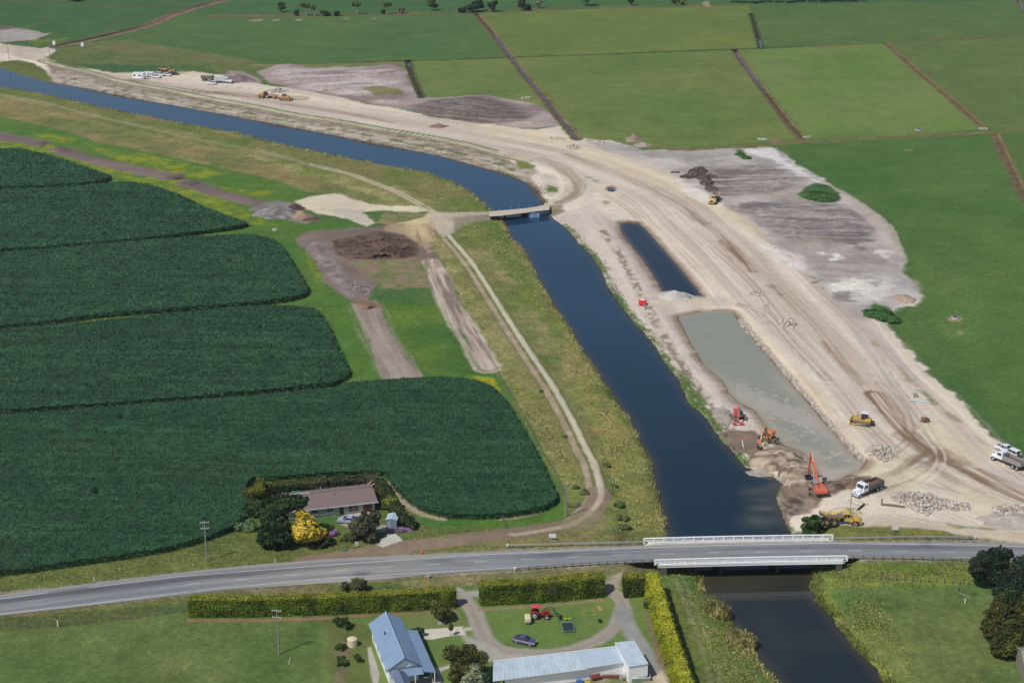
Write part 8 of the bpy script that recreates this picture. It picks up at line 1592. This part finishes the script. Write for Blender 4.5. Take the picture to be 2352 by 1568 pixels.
o = MB(); o.blob((0,0,.5), (1.1,.9,.7), 5, 2, .25); o.tube((0,0,.6), (.3,0,1.6), .1, .1, 6); o = o.build('stump', pmat('stump_wood', C3(120,92,70), .95, var=.3)); o.location = P(2124, 968, 0); tag(o, 'brown tree stump lying alone on the sand near the right edge', 'stump')
# ---------- heaps
def heap(u, v, rx, ry, h, col, label, seed, name='spoil_heap', cat='heap', rough=.42, rz=0.0, col2=None, n=34):
    g = np.arange(n); a, b = np.meshgrid(np.linspace(-1.15, 1.15, n), np.linspace(-1.15, 1.15, n)); X, Y = a*rx, b*ry; r = np.sqrt(a*a+b*b)*(1+.25*fbm(a*1.7+seed, b*1.7, 2, seed)); H = h*np.clip(1-r**1.25, -.1, 1)*(1+rough*fbm(X/1.6+seed, Y/1.6, 3, seed))+rough*.25*fbm(X/.7, Y/.7, 2, seed+1)*(r < .95)-.12
    H = np.where(r > 1.02, -2.2, H); c1 = np.array(col); c2 = np.array(col2 or [x*.75 for x in col]); t = np.clip(.5+1.2*fbm(X/2.0, Y/1.4, 3, seed+4), 0, 1)[..., None]; C = (c1*(1-t)+c2*t)*np.ones(X.shape+(3,)); ig = np.arange(n*n).reshape(n, n); q = np.stack([ig[:-1,:-1], ig[:-1,1:], ig[1:,1:], ig[1:,:-1]], -1).reshape(-1, 4); hf = H.reshape(-1); sel = hf[q].max(1) > -.5
    o = sub_mesh(name, np.stack([X, Y, H], -1).reshape(-1, 3).astype(np.float32), C.reshape(-1, 3).astype(np.float32), sel, m_soil, q); o.location = P(u, v, 0); o.rotation_euler.z = R(rz); return tag(o, label, cat)
heap(1549, 682, 5.6, 4.2, 2.2, C3(196,190,184), 'conical pale grey gravel heap between the two ponds', 1, 'gravel_heap', rough=.08); heap(1456, 322, 4.2, 4.5, 2.6, C3(160,138,124), 'reddish brown soil heap at the edge of the green field', 2); heap(1476, 334, 4.2, 3.5, 1.4, C3(180,164,154), 'pale soil heap in front of the reddish brown heap', 3)
heap(1007, 291, 4.5, 3.4, 1.5, C3(140,120,106), 'small isolated soil heap on the haul road', 4); heap(547, 184, 8.2, 6.5, 2.8, C3(134,118,112), 'dark purple grey heap behind the far white tipper truck', 5)
DK = (C3(112,98,90), C3(72,60,54))
for i, (u, v, a, b, h, lb) in enumerate(((1607,394,4.4,5,2.0,'dark soil heap, uppermost of the cluster'),(1598,404,5.5,4,1.6,'dark soil heap, left of the cluster centre'),(1626,408,4.6,4.2,1.8,'brownish soil heap, right of the cluster centre'),(1624,420,3.2,5,1.7,'dark soil heap above the pale dump truck'),(1554,396,2.4,2.0,.9,'small dark soil heap apart on the left of the cluster'),(1579,407,3.0,1.8,.8,'flat dark soil heap on the lower left of the cluster'),(1636,434,3,4.5,1.2,'dark soil heap just behind the pale dump truck'))):
    heap(u, v, a, b, h, DK[0], lb, 10+i, 'spoil_heap', 'heap', .8, col2=DK[1])
heap(640, 492, 7.6, 7.5, 2.6, C3(150,146,142), 'pale grey rubble heap at the end of the purple soil strip', 20, rough=.4, col2=C3(108,102,98)); heap(690, 495, 4.2, 5, 1.7, C3(170,140,118), 'tan soil heap beside the grey rubble heap', 21); heap(716, 504, 4.0, 3.5, 1.0, C3(116,92,82), 'dark brown soil heap at the right end of the grey rubble', 22); heap(612, 490, 5.0, 5.5, 1.6, C3(158,152,148), 'low pale grey rubble heap left of the tall one', 23, rough=.4, col2=C3(124,116,112)); heap(678, 478, 3.4, 4, 1.6, C3(88,76,72), 'dark earth heap behind the tan one', 24)
heap(1790, 1052, 6.4, 6.0, 2.0, C3(186,168,148), 'brown dredged spoil heap below the amber excavator', 30, col2=C3(116,96,80)); heap(1832, 1085, 4.8, 6.5, 1.9, C3(192,178,158), 'tan dredged spoil heap at the corner of the silty pond', 31, col2=C3(122,102,86)); heap(1750, 1085, 4.2, 2.4, .9, C3(170,160,148), 'low pale spoil heap at the water edge', 32)
heap(1975, 1111, 5.2, 3.2, 1.4, C3(136,116,98), 'dark brown soil heap behind the white tipper truck', 33, col2=C3(90,74,64)); heap(1925, 1118, 6.0, 3.4, 0.9, C3(146,126,108), 'low dark soil heap between the orange excavator and the white truck', 34, col2=C3(92,76,66)); heap(1665, 950, 2.8, 5.6, .9, C3(176,166,154), 'grey rubble heap on the bank left of the red excavator', 35, rough=.5)
heap(1940, 1178, 3.8, 3.2, 1.4, C3(206,190,160), 'pale sand heap behind the yellow dump truck', 37); heap(2325, 1198, 7.5, 4.5, 1.6, C3(186,176,166), 'grey gravel heap near the right edge', 38, 'gravel_heap', rough=.1); heap(2075, 686, 3.6, 4.4, 1.2, C3(182,158,140), 'pinkish soil heap on the tip of the grey ground', 39)
# ---------- rock piles (uncountable boulders)
m_rock = attr_mat('rock', .9, ((1.5,.15),), .4, 3.0, .1, .2)
_bm = bmesh.new(); bmesh.ops.create_icosphere(_bm, subdivisions=1, radius=1.0); IV = np.array([tuple(v.co) for v in _bm.verts]); _bm.verts.index_update(); IF = np.array([[v.index for v in f.verts] for f in _bm.faces]); _bm.free()
def rocks(poly, n, size, label, seed, cols=(C3(196,186,176), C3(160,150,142), C3(208,200,188), C3(176,164,152), C3(188,172,154)), heap_h=.5):
    g = np.random.default_rng(seed); W_ = np.array([GN(u, v) for u, v in poly]); lo, hi = W_.min(0), W_.max(0); X = g.uniform(lo[0], hi[0], n*5).astype(np.float32); Y = g.uniform(lo[1], hi[1], n*5).astype(np.float32); d = seg_dist(X, Y, [tuple(w) for w in W_], True); ok = d+.5*fbm(X/2, Y/2, 2, seed) > 0; X, Y, d = X[ok][:n], Y[ok][:n], d[ok][:n]
    b = -(CAMH*cT-Y*sT)/(CAMH*sT+Y*cT); t = CAMH/(sT-b*cT); v_ = UH/2-b*F; u_ = UW/2+X/t*F; i = np.clip(np.searchsorted(us, u_), 0, NU-1); j = np.clip(np.searchsorted(vs, v_), 0, NV-1); z = HH[j, i]; s_ = (CAMH-z)/CAMH; m = len(X)
    sz_ = size*.6
    c = np.stack([X*s_, Y*s_, z+(heap_h*.6)*np.clip(d/2.5, 0, 1)*g.random(m)-.25*sz_*g.random(m)], -1); sz = size*.68*(.4+1.3*g.random(m)**2.4); ax_ = .6+.7*g.random((m, 3)); V = np.zeros((m, len(IV), 3))
    for k in range(3): V[:, :, k] = IV[None, :, k]*ax_[:, k, None]
    V *= (1+.28*(g.random((m, len(IV), 1))-.5)*2); a = g.uniform(0, 6.28, m); ca, sa = np.cos(a)[:, None], np.sin(a)[:, None]; x, y = V[..., 0]*ca-V[..., 1]*sa, V[..., 0]*sa+V[..., 1]*ca; V = np.stack([x, y, V[..., 2]*.8], -1)*sz[:, None, None]+c[:, None]; V = V.reshape(-1, 3)
    Fc = (IF[None]+(np.arange(m)*len(IV))[:, None, None]).reshape(-1, 3); cl = np.array(cols); cc = cl[g.integers(0, len(cl), m)]*(.85+.25*g.random(m))[:, None]; CC = np.repeat(cc, len(IV), 0)
    me = bpy.data.meshes.new('rock_pile'); me.vertices.add(len(V)); me.vertices.foreach_set('co', V.reshape(-1).astype(np.float32)); me.loops.add(len(Fc)*3); me.loops.foreach_set('vertex_index', Fc.reshape(-1).astype(np.int32)); me.polygons.add(len(Fc)); me.polygons.foreach_set('loop_start', (np.arange(len(Fc))*3).astype(np.int32)); me.update(calc_edges=True)
    at = me.attributes.new('Col', 'FLOAT_COLOR', 'POINT'); at.data.foreach_set('color', np.concatenate([CC, np.ones((len(CC), 1))], 1).reshape(-1).astype(np.float32)); o = link_mesh('rock_pile', me, m_rock); return tag(o, label, 'rocks', kind='stuff')
EDGE2 = [(1697,730),(1712,735),(1745,775),(1795,832),(1845,893),(1895,953),(1945,1012),(1990,1055),(1978,1062),(1952,1032),(1930,1008),(1888,960),(1838,900),(1787,842),(1738,784),(1700,748)]
rocks(EDGE2, 4160, .34, 'pale boulder edging along the right side of the silty pond', 401, heap_h=.3)
rocks([(1985,1035),(2005,1022),(2040,1022),(2065,1032),(2060,1050),(2035,1062),(2000,1052)], 672, .5, 'white boulder pile at the lower end of the rock edging', 402, heap_h=1.1)
rocks([(2040,1140),(2080,1128),(2130,1130),(2165,1145),(2220,1155),(2238,1165),(2215,1175),(2170,1170),(2150,1172),(2130,1185),(2105,1180),(2085,1162),(2050,1150)], 1440, .5, 'large spread of white boulders on the sand right of the yellow dump truck', 403, heap_h=.9)
rocks([(2272,1165),(2310,1158),(2380,1158),(2400,1180),(2340,1175),(2310,1190),(2290,1192),(2285,1178)], 672, .5, 'white boulder pile near the right edge of the photo', 404, heap_h=.9)
rocks([(1717,672),(1745,666),(1760,670),(1756,680),(1730,681)], 176, .42, 'small white boulder pile, upper one beside the haul road', 405, heap_h=.7); rocks([(1752,700),(1765,696),(1770,703),(1762,714),(1750,707)], 96, .42, 'small white boulder pile, middle one beside the haul road', 406, heap_h=.6)
rocks([(1792,733),(1820,729),(1830,745),(1826,756),(1800,752),(1785,755)], 272, .48, 'white boulder pile, lowest one beside the haul road', 407, heap_h=.8); rocks([(1300,335),(1320,331),(1338,338),(1330,345),(1305,344)], 208, .5, 'small white boulder pile beside the haul road near the end of the drain', 408, heap_h=.9)
rocks([(616,208),(640,202),(664,210),(650,215),(625,214)], 384, .5, 'white boulder pile behind the far grader', 409, heap_h=1.5); rocks([(1255,318),(1275,312),(1306,318),(1300,323),(1270,321)], 96, .45, 'scattered pale rubble left of the small boulder pile', 410); rocks([(1190,224),(1222,222),(1212,228),(1195,229)], 72, .5, 'pale rubble on the grass behind the dark ploughed spoil', 411)
rocks([(1335,318),(1380,322),(1412,328),(1400,333),(1350,328)], 176, .4, 'line of pale rubble along the top edge of the grey ground', 412); rocks([(1640,945),(1665,935),(1678,965),(1672,990),(1655,975)], 256, .35, 'grey rubble on the bank beside the red excavator', 413, cols=(C3(170,166,158), C3(140,134,126)))
rocks([(1792,1160),(1815,1195),(1812,1215),(1802,1200)], 128, .35, 'brown rubble at the water edge above the bridge', 414, cols=(C3(150,128,104), C3(120,100,84))); rocks([(800,640),(850,655),(855,680),(820,676),(790,655)], 320, .35, 'pale lumpy rubble along the left soil strip', 415, cols=(C3(160,154,148), C3(130,122,118)))
rocks([(628,526),(636,524),(638,530),(630,531)], 22, .5, 'small pale rubble lump on the green verge beside the maize', 416)
# ---------- people
def person(u, v, rz, label, top, legs=None, hat=None, bend=.0, lz=0.0):
    t = empty('person', P(u, v, lz), R(rz), label, 'person'); J = {}; V_, E_, Rr = [], [], []
    def ad(p, r, par=None): V_.append(p); Rr.append(r); (E_.append((par, len(V_)-1)) if par is not None else None); return len(V_)-1
    b = bend; pel = ad((0,0,.95), .135); wa = ad((.05*b,0,1.12), .125, pel); ch = ad((.18*b,0,1.34), .15, wa); nk = ad((.26*b,0,1.5), .06, ch); hd = ad((.31*b,0,1.6), .085, nk); tp = ad((.33*b,0,1.72), .075, hd)
    for s_ in (-1, 1):
        hp_ = ad((0,s_*.11,.88), .1, pel); kn = ad((.06*s_,s_*.13,.5), .065, hp_); an = ad((.0+.08*s_,s_*.14,.1), .045, kn); ad((.16+.08*s_,s_*.15,.05), .042, an)
        sh = ad((.19*b,s_*.19,1.42), .065, ch); el = ad((.14+.2*b,s_*.27,1.15), .045, sh); wr = ad((.32+.2*b,s_*.22,.98), .032, el); hn = ad((.38+.2*b,s_*.21,.94), .034, wr)
        for k, (dy, l) in enumerate(((-.03,.07),(-.01,.085),(.01,.08),(.03,.065))): f1_ = ad((.43+.2*b,s_*.21+dy,.92), .012, hn); ad((.43+.2*b+l*.6,s_*.21+dy,.92-l*.5), .009, f1_)
        th_ = ad((.38+.2*b,s_*.21-s_*.045,.95), .013, hn); ad((.43+.2*b,s_*.21-s_*.07,.94), .011, th_)
    me = bpy.data.meshes.new('body'); me.from_pydata(V_, E_, []); o = link_mesh('body', me, pmat('skin_and_trousers', C3(60,56,66), .8), t); sk_ = o.modifiers.new('skin', 'SKIN')
    for i, r in enumerate(Rr): me.skin_vertices[0].data[i].radius = (r, r)
    me.skin_vertices[0].data[0].use_root = True; o.modifiers.new('sub', 'SUBSURF').levels = 1; o.modifiers['sub'].render_levels = 1
    mb = MB(); secs = []
    for x, z, rx, ry in ((0,.86,.17,.21),(.05*b,1.08,.165,.2),(.18*b,1.34,.18,.25),(.22*b,1.46,.13,.2),(.25*b,1.51,.08,.09)): secs.append([(x+math.cos(a)*rx, math.sin(a)*ry, z) for a in np.linspace(0, 2*math.pi, 13)[:-1]])
    mb.loft(secs, True); ts = mb.build('shirt', top, t); mb = MB(); mb.box((.1*b+.005,0,1.2), (.38,.47,.06)); mb.build('reflective_band', m_silverb, ts)
    mb = MB()
    for s_ in (-1,1): mb.tube((.19*b,s_*.19,1.43), (.14+.2*b,s_*.27,1.16), .085, .07, 9); mb.tube((.14+.2*b,s_*.27,1.16), (.29+.2*b,s_*.225,1.0), .065, .05, 9)
    mb.build('sleeves', top, t); mb = MB(); hx = .32*b
    mb.loft([[(hx+math.cos(a)*r, math.sin(a)*r*.9, z) for a in np.linspace(0, 2*math.pi, 13)[:-1]] for r, z in ((.15,1.68),(.125,1.7),(.12,1.76),(.08,1.82),(.02,1.835))], True); mb.build('hard_hat', hat, t)
    mb = MB(); mb.blob((hx+.01,0,1.62), (.095,.08,.11), 3, 2, .02); mb.blob((hx+.1,0,1.6), (.022,.018,.03), 4, 1, .02)
    for s_ in (-1,1): mb.blob((hx-.01,s_*.085,1.61), (.02,.012,.03), 5, 1, .02)
    mb.build('head', pmat('skin', C3(196,150,124), .6), t); return t
person(1741.5, 1025, -100, 'worker in a bright pink orange shirt standing left below the amber excavator', pmat('hivis_pink', C3(255,120,110), .6, var=.04), hat=m_wcap, bend=.3); person(1757, 1026, -70, 'worker in a lime yellow shirt standing beside the excavator tracks', pmat('hivis_lime', C3(176,214,60), .6, var=.04), hat=m_or, bend=.8)
print('machines', round(time.time()-T0, 1))
# ================================================================ CAMERA, LIGHT, SKY
cd = bpy.data.cameras.new('camera'); co = bpy.data.objects.new('camera', cd); col_main.objects.link(co)
co.location = (0, 0, CAMH); co.rotation_euler = (math.pi/2-TH, 0, 0)
cd.sensor_fit = 'HORIZONTAL'; cd.sensor_width = 36; cd.lens = 36*F/UW; cd.clip_start = 1; cd.clip_end = 60000
sc.camera = co
SUN_EL, SUN_AZ = R(53), R(47)     # shadows fall away to the right, 47 degrees off the view axis
sd_ = bpy.data.lights.new('sun', 'SUN'); so = bpy.data.objects.new('sun', sd_); col_main.objects.link(so)
sd_.energy = 3.4; sd_.angle = R(0.53); sd_.color = (1.0, 0.955, 0.88)
sdir = Vector((-math.sin(SUN_AZ)*math.cos(SUN_EL), -math.cos(SUN_AZ)*math.cos(SUN_EL), math.sin(SUN_EL)))   # towards the sun
so.rotation_euler = sdir.to_track_quat('Z', 'Y').to_euler(); so.location = (-200, -200, 500)
wd = bpy.data.worlds.new('World'); sc.world = wd; wd.use_nodes = True; nt = wd.node_tree
bg = nt.nodes['Background']; sk = nt.nodes.new('ShaderNodeTexSky'); sk.sky_type = 'NISHITA'; sk.sun_disc = False
sk.sun_elevation = SUN_EL; sk.sun_rotation = math.atan2(sdir.x, sdir.y); sk.altitude = 50; sk.air_density = 1.0; sk.dust_density = 0.6; sk.ozone_density = 1.5
nt.links.new(sk.outputs['Color'], bg.inputs['Color']); bg.inputs['Strength'].default_value = 0.085
sc.view_settings.view_transform = 'Standard'; sc.view_settings.look = 'None'; sc.view_settings.gamma = 1; sc.view_settings.exposure = 0.0
print('done', round(time.time()-T0, 1))
